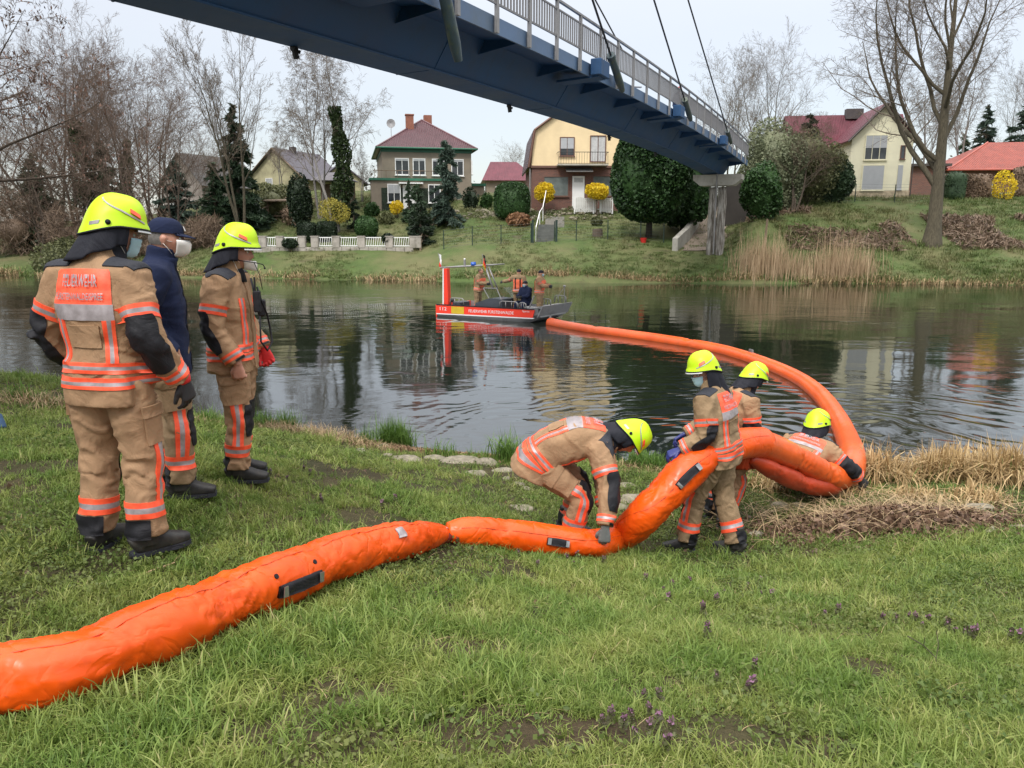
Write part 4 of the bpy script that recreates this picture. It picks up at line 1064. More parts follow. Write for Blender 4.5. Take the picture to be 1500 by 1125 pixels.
bare_tree('weeping birch with thick dark ivy column around its trunk', at(492, 58), H_(492, 66, 58), stems=2, r0=.2, seed=8, mats=(M_barkb, M_twigg), cfg=WEEP, ivy=(.8, 8.8, .7), ivyn=5000, spread=.16, name='birch_tree', group='weeping birches behind the gazebo')
bare_tree('slimmer weeping birch leaning left of the ivy column', at(470, 62), H_(470, 84, 62), stems=1, r0=.17, seed=9, mats=(M_barkb, M_twigg), cfg=WEEP, name='birch_tree', group='weeping birches behind the gazebo', lean=.08, like=8, rotz=2.5, spread=0.8)
G2 = 'bare trees beyond the bridge and the cream house'
bare_tree('hazy bare tree beyond the end of the bridge railing', at(1120, 95), H_(1120, 88, 95), stems=3, r0=.25, seed=10, mats=(M_barkp, M_twigg), group=G2, spread=.3)
bare_tree('smaller hazy bare tree left of the bridge end', at(1062, 110), H_(1062, 118, 110), stems=2, r0=.2, seed=11, mats=(M_barkp, M_twigg), group=G2, like=10, rotz=1.9, spread=1.1)
bare_tree('pale birch behind the right limbs of the plane tree', at(1395, 82), H_(1395, 70, 82), stems=2, r0=.16, seed=12, mats=(M_barkb, M_twig), cfg=WEEP, group=G2, name='birch_tree', like=8, rotz=0.7, spread=0.9)
bare_tree('pale birch behind the left limbs of the plane tree', at(1345, 86), H_(1345, 95, 86), stems=2, r0=.16, seed=13, mats=(M_barkb, M_twig), cfg=WEEP, group=G2, name='birch_tree', like=8, rotz=3.9, spread=1.0)
bare_tree('bare tree at the right frame edge behind the pines', at(1478, 100), H_(1478, 110, 100), stems=3, r0=.2, seed=14, mats=(M_barkp, M_twigg), group=G2, like=10, rotz=4.1, spread=0.9)
bare_tree('small distant bare tree above the wine-red roof', at(748, 110), H_(748, 225, 110), stems=2, r0=.12, seed=16, mats=(M_barkp, M_twigg), group=G2, levels=4, like=10, rotz=2.8, spread=1.1)
bare_tree('small bare garden tree left of the villa', at(533, 66), H_(533, 225, 66), stems=3, r0=.08, seed=17, mats=(M_barkb, M_twigg), group=G2, cfg=WEEP, like=8, rotz=5.0, spread=1.2)
bare_tree('thin bare tree behind the grey house', at(300, 95), H_(300, 190, 95), stems=3, r0=.16, seed=18, group=G1, like=4, rotz=4.5, spread=0.8)
for px_, Y_, top_, like_, sp_, rz_, lb_ in ((88, 72, 90, 4, 1.25, 1.3, 'broad bare tree rising behind the first helmet'), (150, 74, 100, 3, 1.2, 2.2, 'broad bare tree behind the pine mass'), (232, 70, 112, 4, 1.1, 3.1, 'bare tree directly left of the grey house'), (60, 58, 200, 3, 1.5, 5.2, 'low spreading bare tree above the brown thicket'), (180, 57, 205, 4, 1.5, .9, 'low spreading bare tree left of the grey-green spruce'), (415, 70, 190, 8, 1.0, 2.0, 'bare tree over the left end of the chalet roof')):
    bare_tree(lb_, at(px_, Y_), H_(px_, top_, Y_), group=G1, like=like_, spread=sp_, rotz=rz_)
# alder on the near bank left, its catkin branches reach into the picture
alb = (-11.2, 14.9); az = nz(*alb)
th, tw_ = bare_tree('alder reaching in from the left with drooping twigs full of dark catkins', (alb[0], alb[1], az), 10.0, stems=2, r0=.18, seed=31, name='alder_tree', spread=.22, lean=.02,
          cfg=dict(n=[15, 9, 8, 5], start=[.42, .15, .15, .1], len=[.42, .45, .42, .45], ang=[.85, .8, .8, .7], up=[.02, .0, -.06, -.12], seg=[7, 5, 4, 3], rmin=.005), levels=4)
g = np.random.default_rng(5); tp = tw_[0]; sel = g.random(len(tp)) < .5; tp = tp[sel]
cp = tp[np.arange(len(tp)), g.integers(1, tp.shape[1], len(tp))] + g.normal(0, .03, (len(tp), 3))
cp = np.repeat(cp, 2, 0) + g.normal(0, .035, (len(cp) * 2, 3)); cp = cp[:16000]
leaves('catkins', cp, .038, M_budr, th, 3, elong=1.8, bias=np.array([0, 0, -1.0]), wid=.7)
# evergreens and shrubs
conifer('broad dark spruce behind the tall grey bare tree', at(352, 59), H_(352, 150, 59), 2.5, 5200, M_spruce, seed=1, droop=.35, size=.38)
conifer('dark spruce low at the left end of the garden wall', at(318, 58), H_(318, 235, 58), 1.9, 2600, M_spruce, seed=2, size=.32)
conifer('dark pine mass between the two left bare trees', at(160, 63), H_(160, 205, 63), 2.2, 3000, M_spruce, seed=3, size=.35, power=.7)
conifer('grey-green spruce in front of the grey house', at(262, 60), H_(262, 232, 60), 2.3, 3000, M_bluespr, seed=4, size=.34, power=.8)
conifer('dark evergreen near the left frame edge', at(60, 62), H_(60, 225, 62), 2.4, 3000, M_spruce, seed=5, size=.36, power=.7)
conifer('drooping spruce in front of the villa', at(655, 58), H_(655, 203, 58), 1.45, 3400, M_bluespr, seed=6, droop=.55, size=.26, irregular=.35, power=.6)
conifer('small dark fir between the villa porch and the timber fence', at(612, 56), H_(612, 268, 56), 1.05, 1700, M_spruce, seed=7, size=.22, irregular=.3, power=.6)
conifer('thin young fir beside the villa corner', at(600, 60), H_(600, 262, 60), .55, 600, M_spruce, seed=17, size=.18)
conifer('pointed dark blue spruce behind the bungalow annex', at(1428, 90), H_(1428, 153, 90), 2.6, 2400, M_bluespr, seed=8, size=.5)
conifer('broad pine at the right frame edge', at(1490, 88), H_(1490, 140, 88), 3.6, 3000, M_bluespr, seed=9, size=.55, power=.6)
conifer('second dark spruce left of the pointed one', at(1398, 98), H_(1398, 195, 98), 2.4, 1600, M_spruce, seed=10, size=.5)
shrub('tall dark columnar yew beside the chalet', at(441, 58), ell(.82, .82, 2.1, 2.4), (0, 0, 2.2), 9000, .12, M_yew, name='columnar_yew', seed=1, cat='tree', trunk=(1.2, .1))
shrub('big domed dark green topiary bush beside the yellow house', at(750, 59.5), ell(1.35, 1.3, 1.45, 3), (0, 0, 1.25), 11000, .09, M_thuja, name='topiary_bush', seed=2, depth=.1, amp=.02, corek=.92)
shrub('rusty brown twiggy shrub at the foot of the domed bush', at(759, 57.5), ell(.95, .7, .55), (0, 0, .4), 1500, .16, M_rust, seed=3)
# huge clipped thuja
tb = P(950, 347, 53); tz = fz(tb[0], tb[1])
zc = hgt(945, 262, 53)
shrub('huge round-crowned thuja tree with dark trunk left of the bridge pier', (tb[0], tb[1], tz), ell(2.55, 2.3, 2.95, 2.9), (.05, 0, 4.1), 30000, .15, M_thuja, name='thuja_tree', trunk=(2.2, .2), seed=4, cat='tree', depth=.2, amp=.05, corek=.88, tm=simple('dark_trunk', (.03, .022, .016), .9))
tb2 = P(1000, 345, 55)
shrub('second dark thuja standing lower against the ramp wall', (tb2[0], tb2[1], fz(tb2[0], tb2[1])), ell(1.75, 1.8, 2.9, 2.6), (0, 0, 3.3), 16000, .16, M_thuja, name='thuja_tree', trunk=(1.4, .2), seed=5, cat='tree', depth=.25, amp=.1, corek=.86, tm=MATS['dark_trunk'])
# forsythia
shrub('yellow-flowering forsythia on a short trunk left of the yellow house door', at(797, 60.6), ell(.78, .6, .78, 2.3), (0, 0, 1.75), 4500, .075, M_fors, name='forsythia_bush', trunk=(1.2, .06), seed=6, group='forsythia bushes in flower')
shrub('yellow-flowering forsythia on a short trunk right of the yellow house door', at(873, 60.2), ell(.86, .6, .60, 2.6), (0, 0, 1.95), 4800, .075, M_fors, name='forsythia_bush', trunk=(1.3, .06), seed=7, group='forsythia bushes in flower')
shrub('small bright forsythia in front of the villa door', at(582, 61), ell(.5, .4, .55), (0, 0, .9), 2000, .07, M_fors, name='forsythia_bush', seed=8, group='forsythia bushes in flower', corek=0)
shrub('loose forsythia in the hedge on the right embankment', at(1464, 60), ell(.85, .8, 1.1), (0, 0, 1.1), 2600, .08, M_fors, name='forsythia_bush', seed=9, group='forsythia bushes in flower', corek=0, amp=.25)
shrub('pale yellow budding willow bush in front of the gazebo', at(492, 56.5), ell(1.0, .9, .85), (0, 0, 1.8), 4000, .06, M_willow, name='willow_bush', trunk=(1.3, .1), seed=10, corek=0, amp=.2)
# clipped hedges by the garden wall
def hedge(label, px, Y, w, d, h, mat, seed, name='clipped_hedge', n=5500, size=.07, rz=0):
    return shrub(label, at(px, Y), ell(w / 2, d / 2, h / 2, 7), (0, 0, h / 2), n, size, mat, name=name, seed=seed, depth=.08, amp=.015, corek=.94, cat='hedge', rotz=rz)
hedge('left of two box-shaped clipped dark hedges behind the garden wall', 450, 55.5, 1.25, 1.0, 1.35, M_yew, 20)
hedge('right of two box-shaped clipped dark hedges behind the garden wall', 479, 55.5, 1.3, 1.0, 1.35, M_yew, 21)
shrub('round green bush on the lawn behind the garden wall', at(537, 56), ell(.82, .8, .82, 2.4), (0, 0, .8), 6500, .075, M_box, name='round_bush', seed=22, depth=.15, amp=.06, corek=.88)
shrub('small dark bush overhanging the garden wall', at(567, 53.6), ell(.42, .4, .38), (0, 0, .75), 900, .1, M_yew, name='round_bush', seed=23)
shrub('dark bush spilling over the garden wall near its left end', at(424, 53.6), ell(.55, .4, .3), (0, 0, .6), 900, .1, M_yew, name='round_bush', seed=24)
conifer('narrow dwarf cypress above the left clipped hedge', at(445, 57.5), 2.2, .42, 700, M_yew, seed=25, name='dwarf_cypress', size=.14, power=.4)
conifer('narrow dwarf cypress between gazebo and villa', at(519, 58), 2.5, .5, 900, M_yew, seed=26, name='dwarf_cypress', size=.14, power=.4)
conifer('wide dwarf cypress in the rockery beside the timber fence', at(616, 54), 3.0, .95, 1500, M_yew, seed=27, name='dwarf_cypress', size=.2, power=.4)
for i, (px, Y, w, h, mt, lb) in enumerate([(545, 62, .6, .6, M_box, 'low green cushion shrub left of the villa steps'), (610, 59, .8, .7, M_box, 'low green cushion shrub right of the villa steps'), (640, 59, .7, .8, M_olive, 'olive shrub at the upper end of the timber fence'),
        (690, 63, .7, .9, M_yew, 'dark little shrub beside the villa side bay'), (713, 63, .5, .7, M_box, 'green little shrub next to the domed bush'), (566, 60, .6, .5, M_olive, 'olive cushion shrub on the rock garden'),
        (874, 57.3, .4, .4, M_olive, 'small grey-green cushion in the rockery before the picket fence'), (430, 60, .9, 1.0, M_brush, 'bare brown shrub left of the columnar yew'), (402, 62, 1.0, 1.2, M_olive, 'olive shrub under the garden stairs')]):
    shrub(lb, at(px, Y), ell(w, w * .8, h), (0, 0, h * .8), 900, .13, mt, seed=40 + i)
# tree stump and red bucket near the thuja
sb = at(875, 53); m = MB(); m.tube([(0, 0, -.1), (0.02, 0, .25), (0, .02, .55)], [.42, .36, .34], 10); th = thing('tree_stump', 'short grey tree stump on the lawn left of the thuja', 'tree stump', sb); m.build('stump', M_bark, th)
sb = at(943, 51.5); m = MB(); m.lathe([(.16, 0), (.22, .35), (.23, .36), (.2, .34)], n=12); th = thing('red_bucket', 'small red bucket at the foot of the thuja trunk', 'bucket', sb); m.build('bucket', simple('red_plastic', (.45, .02, .015), .4), th)
# right of the bridge: mixed bushes
shrub('tall grey-green willow-like bush right behind the bridge end', at(1126, 55), ell(2.3, 1.8, 3.3), (0, 0, 3.3), 20000, .12, M_greyg, seed=50, corek=.7, amp=.15)
shrub('dense dark shrub beside the bridge abutment', at(1112, 51.5), ell(1.3, 1.2, 2.0), (0, 0, 1.9), 9000, .12, M_thuja, seed=51, corek=.8, amp=.15)
shrub('olive-green bushy shrub left of the cream house', at(1180, 57), ell(2.5, 1.6, 2.8), (0, 0, 2.6), 16000, .11, M_olive, seed=52, corek=.7, amp=.2)
shrub('dark juniper in front of the cream house corner', at(1222, 57.5), ell(1.15, 1.0, 1.7), (0, 0, 1.6), 9000, .13, M_spruce, seed=53, corek=.75, amp=.2)
conifer('tall dark yew rising over the olive bushes', at(1176, 60), H_(1176, 168, 60), 1.6, 2600, M_yew, seed=54, size=.28, power=.6)
bare_tree('small bare tree tangled in the olive bushes', at(1160, 54), H_(1160, 178, 54), stems=4, r0=.1, seed=55, mats=(M_barkp, M_twigg), like=3, rotz=3.3, spread=1.4)
hedge('brown-green clipped hedge left of the loose forsythia', 1408, 62, 4.2, 1.2, 1.9, M_brush, 60, n=12000, size=.09)
hedge('brown-green clipped hedge right of the loose forsythia', 1500, 62, 2.6, 1.2, 2.3, M_brush, 61, n=8000, size=.09)
hedge('dark narrow evergreen hedge behind the plane tree trunk', 1392, 60, 1.4, 1.0, 2.1, M_spruce, 62, n=2000)
# left bank thickets
for i, (px, Y, rx, rz_, mt, lb) in enumerate([(20, 60, 3.4, 2.6, M_brush, 'wide brown thicket at the left frame edge'), (110, 58, 3.0, 2.2, M_brush, 'brown thicket below the ivy-clad fork'), (190, 57, 2.8, 2.4, M_brush, 'brown thicket left of the grey spruce'),
        (90, 55.5, 2.4, 1.2, M_olive, 'low olive bush near the water on the left'), (150, 54, 1.6, .9, M_olive, 'small olive bush near the water behind the first helmet'), (290, 56, 1.6, 1.5, M_brush, 'brown bush between grey spruce and dark spruce'), (245, 55, 1.6, 1.1, M_brush, 'low brown bush behind the capped man'),
        (352, 54.5, .9, .8, M_yew, 'dark low bush at the left wall end'), (400, 64, 1.5, 1.2, M_olive, 'olive bush under the chalet gable')]):
    shrub(lb, at(px, Y), ell(rx, rx * .7, rz_), (0, 0, rz_ * .7), int(2500 + 2200 * rx), .42 if mt is M_brush else .13, mt, seed=70 + i, corek=.35 if mt is M_brush else .6, amp=.3, depth=.6, elong=1.6 if mt is M_brush else 1.3, wid=.07 if mt is M_brush else 1.0, bias=np.array([0, 0, .5]) if mt is M_brush else None)
# far-off woods behind everything
g = np.random.default_rng(9); pts = []
for k in range(260):
    x = g.uniform(-150, 150); y = g.uniform(118, 150); h = g.uniform(3, 7) * (1.25 if x < -20 or x > 35 else .7); n = 300
    q = np.clip(g.normal(size=(n, 3)), -1.9, 1.9) * (2.4, 1.5, h * .28) + (x, y, 6 + h * .5); pts.append(q)
o = leaves('distant_woods', np.concatenate(pts), .24, leafmat('distant_wood_mix', (0.05, 0.045, 0.035), (0.13, 0.125, 0.10), trans=0), None, 2, elong=1.6); o['kind'] = 'stuff'
# ------------------------------------------------------------------ people
def v3(*a): return np.array(a, float)
def nrm(a): a = np.asarray(a, float); return a / (np.linalg.norm(a) + 1e-12)
def n3(p, seed=0):
    """smooth value noise, p (n,3)"""
    pi = np.floor(p).astype(np.int64); f = p - pi; f = f * f * (3 - 2 * f)
    def h(o):
        q = pi + np.array(o); n = (q[:, 0] * 374761393 + q[:, 1] * 668265263 + q[:, 2] * 2147483647 + seed * 974711) & 0xffffffff
        n = ((n ^ (n >> 13)) * 1274126177) & 0xffffffff; return ((n ^ (n >> 16)) & 0xffff) / 32767.5 - 1
    r = 0
    for i in (0, 1):
        for j in (0, 1):
            for k in (0, 1):
                w = (f[:, 0] if i else 1 - f[:, 0]) * (f[:, 1] if j else 1 - f[:, 1]) * (f[:, 2] if k else 1 - f[:, 2]); r = r + w * h((i, j, k))
    return r
def cloth(name, c, sheen=.3, weave=900., rough=.85, wr=.6, wscale=9, dirt=None, fold=.012):
    if name in MATS: return MATS[name]
    t = NT(name); n = t.noise(6, 5, .6); n2 = t.noise(60, 3, .6)
    cc = t.ramp(n, [(.3, mul(c, .84)), (.7, mul(c, 1.13))])
    if dirt: cc = t.mix(t.ramp(t.noise(3.5, 6, .7), [(.5, 0), (.75, .6)]), cc, dirt)
    cc = t.mix(t.math('MULTIPLY', n2, .22), cc, mul(c, .6)); t.col(cc); t.rough(rough); t.b.inputs['Specular IOR Level'].default_value = .25
    w1 = t.wave(weave / 12, None, .5, 'X'); w2 = t.wave(weave / 12, None, .5, 'Z')
    fl = t.noise(wscale, 5, .55, None, 1.2)
    hgt_ = t.math('ADD', t.math('MULTIPLY', fl, 1.0), t.math('MULTIPLY', t.math('ADD', w1, w2), .02)); t.bump(hgt_, wr, fold * 2.2)
    MATS[name] = t.m; return t.m
C_tan = cloth('tan_turnout_fabric', (0.33, 0.205, 0.115), dirt=(0.20, 0.12, 0.07))
C_olive = cloth('olive_tan_turnout_fabric', (0.27, 0.185, 0.105), dirt=(0.17, 0.11, 0.06))
C_dark = cloth('black_reinforcement', (0.012, 0.012, 0.015), rough=.6, wscale=6)
C_grey = cloth('charcoal_shoulder_patch', (0.03, 0.032, 0.04), rough=.7)
C_navy = cloth('navy_fleece', (0.010, 0.016, 0.045), rough=.9, wscale=5)
C_nomex = cloth('black_neck_cloth', (0.014, 0.015, 0.022), rough=.7, wscale=5)
C_jeans = cloth('denim', (0.06, 0.11, 0.2))
t = NT('fluorescent_orange_tape'); t.col(t.ramp(t.noise(25, 4, .6), [(.3, (.80, .065, .022)), (.7, (.95, .125, .048))])); t.rough(.5); t.bump(t.noise(30, 3), .25, .004); C_or = t.m
t = NT('silver_reflective_tape'); t.col(t.ramp(t.noise(18, 4, .6), [(.3, (.24, .21, .21)), (.7, (.40, .36, .37))])); t.rough(.45); t.b.inputs['Metallic'].default_value = .25; t.bump(t.noise(30, 3), .25, .004); C_si = t.m
C_pink = simple('dim_orange_vest', (.75, .14, .06), .7, .12, 8)
t = NT('skin'); t.col(t.ramp(t.noise(14, 4, .6), [(.3, (.38, .175, .12)), (.7, (.52, .27, .19))])); t.rough(.5); t.b.inputs['Subsurface Weight'].default_value = .08; t.b.inputs['Subsurface Radius'].default_value = (.01, .004, .002); t.bump(t.noise(90, 3), .15, .002); C_skin = t.m
t = NT('helmet_fluorescent_yellow'); t.col(t.mix(t.ramp(t.noise(9, 5, .6), [(.45, 0), (.8, .35)]), (.47, .70, .010), (.36, .54, .02))); t.rough(.42); t.b.inputs['Specular IOR Level'].default_value = .35; t.bump(t.noise(5, 2), .06, .01); C_helm = t.m
C_visor = simple('clear_visor_plastic', (.55, .56, .56), .2, .05)
C_mask = simple('blue_surgical_mask', (.40, .60, .68), .8, .08, 20)
C_ffp = simple('white_ffp_mask', (.72, .70, .66), .8, .05, 20)
C_boot = simple('black_boot_leather', (.012, .012, .012), .58, .3, 12, bump=.3, bscale=30, bdist=.006, dirt=(.05, .045, .035), dirts=6)
C_glvK = simple('black_glove', (.018, .018, .02), .7, .2, 20); C_glvR = simple('red_glove', (.55, .02, .02), .7, .1, 20); C_glvG = simple('grey_work_glove', (.12, .125, .12), .8, .2, 20); C_glvB = simple('blue_nitrile_glove', (.02, .03, .16), .45, .1, 20)
C_hairR = simple('auburn_hair', (.07, .022, .012), .5, .3, 30); C_hairD = simple('dark_hair', (.02, .014, .01), .5, .3, 30)
C_eyeW = simple('eye_white', (.6, .58, .55), .2, .02); C_eyeD = simple('iris_dark', (.02, .015, .012), .15, .02)

def etube(cs, side, rx, ry, n=22, pw=2.3, cap=True):
    cs = np.asarray(cs, float); k = len(cs); side = np.broadcast_to(np.asarray(side, float), (k, 3))
    T = np.gradient(cs, axis=0); T = vn(T); S = vn(side - (side * T).sum(1, keepdims=True) * T); Fw = np.cross(T, S)
    a = np.arange(n) * 2 * PI / n; ca, sa = np.cos(a), np.sin(a)
    ca = np.sign(ca) * np.abs(ca) ** (2 / pw); sa = np.sign(sa) * np.abs(sa) ** (2 / pw)
    rx = np.broadcast_to(np.asarray(rx, float), (k,)); ry = np.broadcast_to(np.asarray(ry, float), (k,))
    V = (cs[:, None] + rx[:, None, None] * ca[None, :, None] * S[:, None] + ry[:, None, None] * sa[None, :, None] * Fw[:, None]).reshape(-1, 3)
    Fs = [(i * n + j, i * n + (j + 1) % n, (i + 1) * n + (j + 1) % n, (i + 1) * n + j) for i in range(k - 1) for j in range(n)]
    Fs += [tuple(range(n))[::-1], tuple((k - 1) * n + j for j in range(n))]
    return V, Fs
def fuse(tubes, vox, smooth=4, fac=.5):
    """union of closed tubes grown into one continuous surface -> (V, F)"""
    V = []; Fs = []; b = 0
    for v, f in tubes: V.append(np.asarray(v)); Fs += [tuple(b + i for i in q) for q in f]; b += len(v)
    me = bpy.data.meshes.new('tmp'); me.from_pydata(np.concatenate(V).tolist(), [], Fs); me.update()
    ob = bpy.data.objects.new('tmp', me); COL.objects.link(ob)
    bm = bmesh.new(); bm.from_mesh(me); bmesh.ops.recalc_face_normals(bm, faces=bm.faces); bm.to_mesh(me); bm.free()
    m = ob.modifiers.new('r', 'REMESH'); m.mode = 'VOXEL'; m.voxel_size = vox
    if smooth: m = ob.modifiers.new('s', 'SMOOTH'); m.factor = fac; m.iterations = smooth
    dg = bpy.context.evaluated_depsgraph_get(); dg.update(); e = ob.evaluated_get(dg).to_mesh()
    n = len(e.vertices); V = np.empty(n * 3, np.float32); e.vertices.foreach_get('co', V); V = V.reshape(-1, 3).astype(float)
    nl = len(e.loops); L = np.empty(nl, np.int32); e.loops.foreach_get('vertex_index', L); Fq = L.reshape(-1, 4) if nl == 4 * len(e.polygons) else None
    if Fq is None: Fq = [tuple(p.vertices) for p in e.polygons]
    ob.evaluated_get(dg).to_mesh_clear(); bpy.data.objects.remove(ob); bpy.data.meshes.remove(me)
    return V, Fq
def folds(V, bones, seed=0, amp=1.0):
    """bones: (p0,p1,radius, a_base, w0, w1) w = crumple at either end"""
    best = np.full(len(V), 1e9); ax = np.zeros(len(V)); A = np.zeros(len(V)); rad = np.zeros_like(V); R_ = np.zeros(len(V)); idx = np.zeros(len(V), int)
    for i, (p0, p1, r, ab, w0, w1) in enumerate(bones):
        p0 = np.asarray(p0, float); d = np.asarray(p1, float) - p0; L = np.linalg.norm(d); d = d / L; t = np.clip((V - p0) @ d, 0, L); q = V - p0 - t[:, None] * d
        di = np.linalg.norm(q, axis=1) / r; s = di < best; best[s] = di[s]; ax[s] = t[s] + i * 3.7; rad[s] = q[s]; R_[s] = r; idx[s] = i
        aa = ab + w0 * np.exp(-(t / (1.1 * r + .03)) ** 2) + w1 * np.exp(-((L - t) / (1.1 * r + .03)) ** 2); A[s] = aa[s]
    u = rad / (np.linalg.norm(rad, axis=1, keepdims=True) + 1e-9)
    q = np.concatenate([(ax * 17)[:, None], u[:, :2] * 1.1 + u[:, 2:] * .8], 1)[:, :3]
    wob = n3(V * 7, seed + 3)[:, None] * np.array([1.6, .5, .5]); n1 = n3(q + wob, seed); ridge = 1 - 2 * np.abs(n1)
    n2 = n3(V * 11 + wob, seed + 7); d = A * (.75 * ridge + .55 * n2) - A * .25
    return V + u * (d * amp)[:, None]
class Sk:
    """poses, dresses and collects the parts of one person; local frame: faces +Y, right hand side +X"""
    def __init__(s, label, loc, rotz, group=None, scale=1.0, seed=1):
        s.t = thing('person', label, 'person', loc, rotz, group); s.t.scale = (scale,) * 3; s.seed = seed
    def frame(s, t):
        """trunk frame at height parameter t: 0 hem .. 1 neck"""
        k = s.tk; c = np.array([np.interp(t, k, s.tc[:, i]) for i in range(3)]); e = 1e-2
        T = nrm([np.interp(t + e, k, s.tc[:, i]) - np.interp(t - e, k, s.tc[:, i]) for i in range(3)])
        S = np.array([np.interp(t, k, s.ts[:, i]) for i in range(3)]); S = nrm(S - (S @ T) * T); Fv = np.cross(T, S)
        return c, T, S, Fv, np.interp(t, k, s.trx), np.interp(t, k, s.try_)
    def coat(s, H, P_, W, C, Sh, N, Sp, Sc, armL, armR, mat, vox=.011, bulk=1.0, sleeve=1.1, collar=True, seed=1, amp=1.0, name='jacket', armr=(.098, .088, .074, .068, .060)):
        """trunk points hem..neck, arms = (shoulder, elbow, wrist)"""
        Sp, Sc = nrm(Sp), nrm(Sc)
        cs = [H, P_, W, C, Sh, N]; sd = [Sp, Sp, nrm(Sp + Sc), Sc, Sc, Sc]
        L = np.concatenate([[0], np.cumsum([np.linalg.norm(np.subtract(cs[i + 1], cs[i])) for i in range(5)])]); s.tk = L / L[-1]; s.len = L[-1]
        s.tc = np.array(cs, float); s.ts = np.array(sd, float)
        s.trx = np.array([.232, .225, .212, .232, .205, .095]) * bulk; s.try_ = np.array([.168, .165, .150, .160, .128, .092]) * bulk
        tt = np.linspace(0, 1, 18); fr = [s.frame(t_) for t_ in tt]
        cc = np.array([f[0] for f in fr]); ss = np.array([f[2] for f in fr])
        tubes = [etube(cc, ss, [f[4] for f in fr], [f[5] for f in fr], 32, 3.2)]
        if collar: tubes.append(etube([N, np.array(N) + nrm(np.subtract(N, Sh)) * .075], Sc, [.082, .080], [.085, .083], 18))
        bones = [(H, C, .22, .011, .006, .0), (C, N, .22, .006, .0, .0)]
        s.arms = {}
        for sg, arm in ((-1, armL), (1, armR)):
            if arm is None: continue
            sh, el, wr = [np.asarray(q, float) for q in arm]; s.arms[sg] = (sh, el, wr)
            inn = np.asarray(Sh, float) + (sh - Sh) * .45; u = nrm(wr - el); pts = [inn, sh, sh + (el - sh) * .5, el - (el - sh) * .12, el + (wr - el) * .12, el + (wr - el) * .6, wr + u * .005]
            a0, a1, a2, a3, a4 = [q * bulk * sleeve for q in armr]
            tubes.append(etube(pts, np.cross(nrm(el - sh), Sc) + .01, [a0, a0, a1, a2 * 1.02, a2, a3, a4 * 1.08], [a0, a0, a1, a2 * 1.02, a2, a3, a4 * 1.08], 16, 2.1))
            bones += [(sh, el, .09, .007, .004, .015), (el, wr, .075, .007, .015, .010)]
        V, Fq = fuse(tubes, vox, 5); V = folds(V, bones, seed, amp)
        ob = meshobj(name, V, Fq, mat, s.t, True); s.coat_o = ob
        s.coat_b = BVHTree.FromPolygons(V.tolist(), [tuple(f) for f in (Fq.tolist() if isinstance(Fq, np.ndarray) else Fq)])
        return ob
    def pants(s, P_, Sp, legL, legR, mat, vox=.011, bulk=1.0, seed=2, amp=1.0, hem=.075, top=.10, name='trousers'):
        P_ = np.asarray(P_, float); up = nrm(s.tc[2] - s.tc[1]) if hasattr(s, 'tc') else v3(0, 0, 1)
        tubes = [etube([P_ + up * top, P_, P_ - up * .10], Sp, [.172 * bulk, .18 * bulk, .16 * bulk], [.125 * bulk, .138 * bulk, .125 * bulk], 24, 2.3)]; bones = [(P_ + up * .1, P_ - up * .1, .17, .004, 0, 0)]; s.legs = {}
        for sg, leg in ((-1, legL), (1, legR)):
            hp, kn, an = [np.asarray(q, float) for q in leg]; s.legs[sg] = (hp, kn, an); u = nrm(an - kn)
            pts = [hp + nrm(hp - kn) * .04, hp, hp + (kn - hp) * .5, kn - (kn - hp) * .1, kn + (an - kn) * .12, kn + (an - kn) * .55, an - u * .0]
            r = np.array([.115, .118, .108, .092, .09, .088, .086]) * bulk
            tubes.append(etube(pts, nrm(Sp), r, r * 1.02, 18, 2.15)); bones += [(hp, kn, .11, .007, .010, .013), (kn, an, .09, .008, .012, .018)]
        s.pm = mat; V, Fq = fuse(tubes, vox, 5); V = folds(V, bones, seed, amp); ob = meshobj(name, V, Fq, mat, s.t, True)
        s.pant_b = BVHTree.FromPolygons(V.tolist(), [tuple(f) for f in (Fq.tolist() if isinstance(Fq, np.ndarray) else Fq)]); return ob
    # ---- sewn-on pieces lie on the cloth
    def patch(s, bvh, cfun, nu, nv, name, mats, rows=None, cols=None, off=.004, parent=None, wrap=False, tol=.42):
        """cfun(u,v)->(centre, outward dir, expected radius); rows: material index per row"""
        V = np.zeros((nv + 1, nu + 1, 3)); Nn = np.zeros_like(V)
        for j in range(nv + 1):
            for i in range(nu + 1):
                c, d, r = cfun(i / nu, j / nv); d = nrm(d); R_ = r * 1.45
                hit = bvh.ray_cast(Vector(c + d * R_), Vector(-d), R_ * .95)
                q = np.array(hit[0]) if hit[0] is not None else c + d * r
                if hit[0] is None or abs(np.linalg.norm(q - c) - r) > tol * r: q = c + d * r
                V[j, i] = q; Nn[j, i] = d
        # even out single stray hits
        W = V.copy(); W[1:-1, 1:-1] = (V[1:-1, 1:-1] * 2 + V[:-2, 1:-1] + V[2:, 1:-1] + V[1:-1, :-2] + V[1:-1, 2:]) / 6
        top = W + Nn * (off + .0015); bot = W - Nn * .006
        verts = top.reshape(-1, 3).tolist(); nb = len(verts); verts += bot.reshape(-1, 3).tolist(); w = nu + 1; Fs = []; mi = []
        for j in range(nv):
            for i in range(nu):
                Fs.append((j * w + i, j * w + i + 1, (j + 1) * w + i + 1, (j + 1) * w + i)); mi.append(rows[j] if rows else (cols[i] if cols else 0))
        for i in range(nu): Fs += [(i, i + nb, i + 1 + nb, i + 1), (nv * w + i, nv * w + i + 1, nv * w + i + 1 + nb, nv * w + i + nb)]; mi += [mi[0], mi[-1] if rows else 0]
        if not wrap:
            for j in range(nv): Fs += [(j * w, (j + 1) * w, (j + 1) * w + nb, j * w + nb), (j * w + nu, j * w + nu + nb, (j + 1) * w + nu + nb, (j + 1) * w + nu)]; mi += [0, 0]
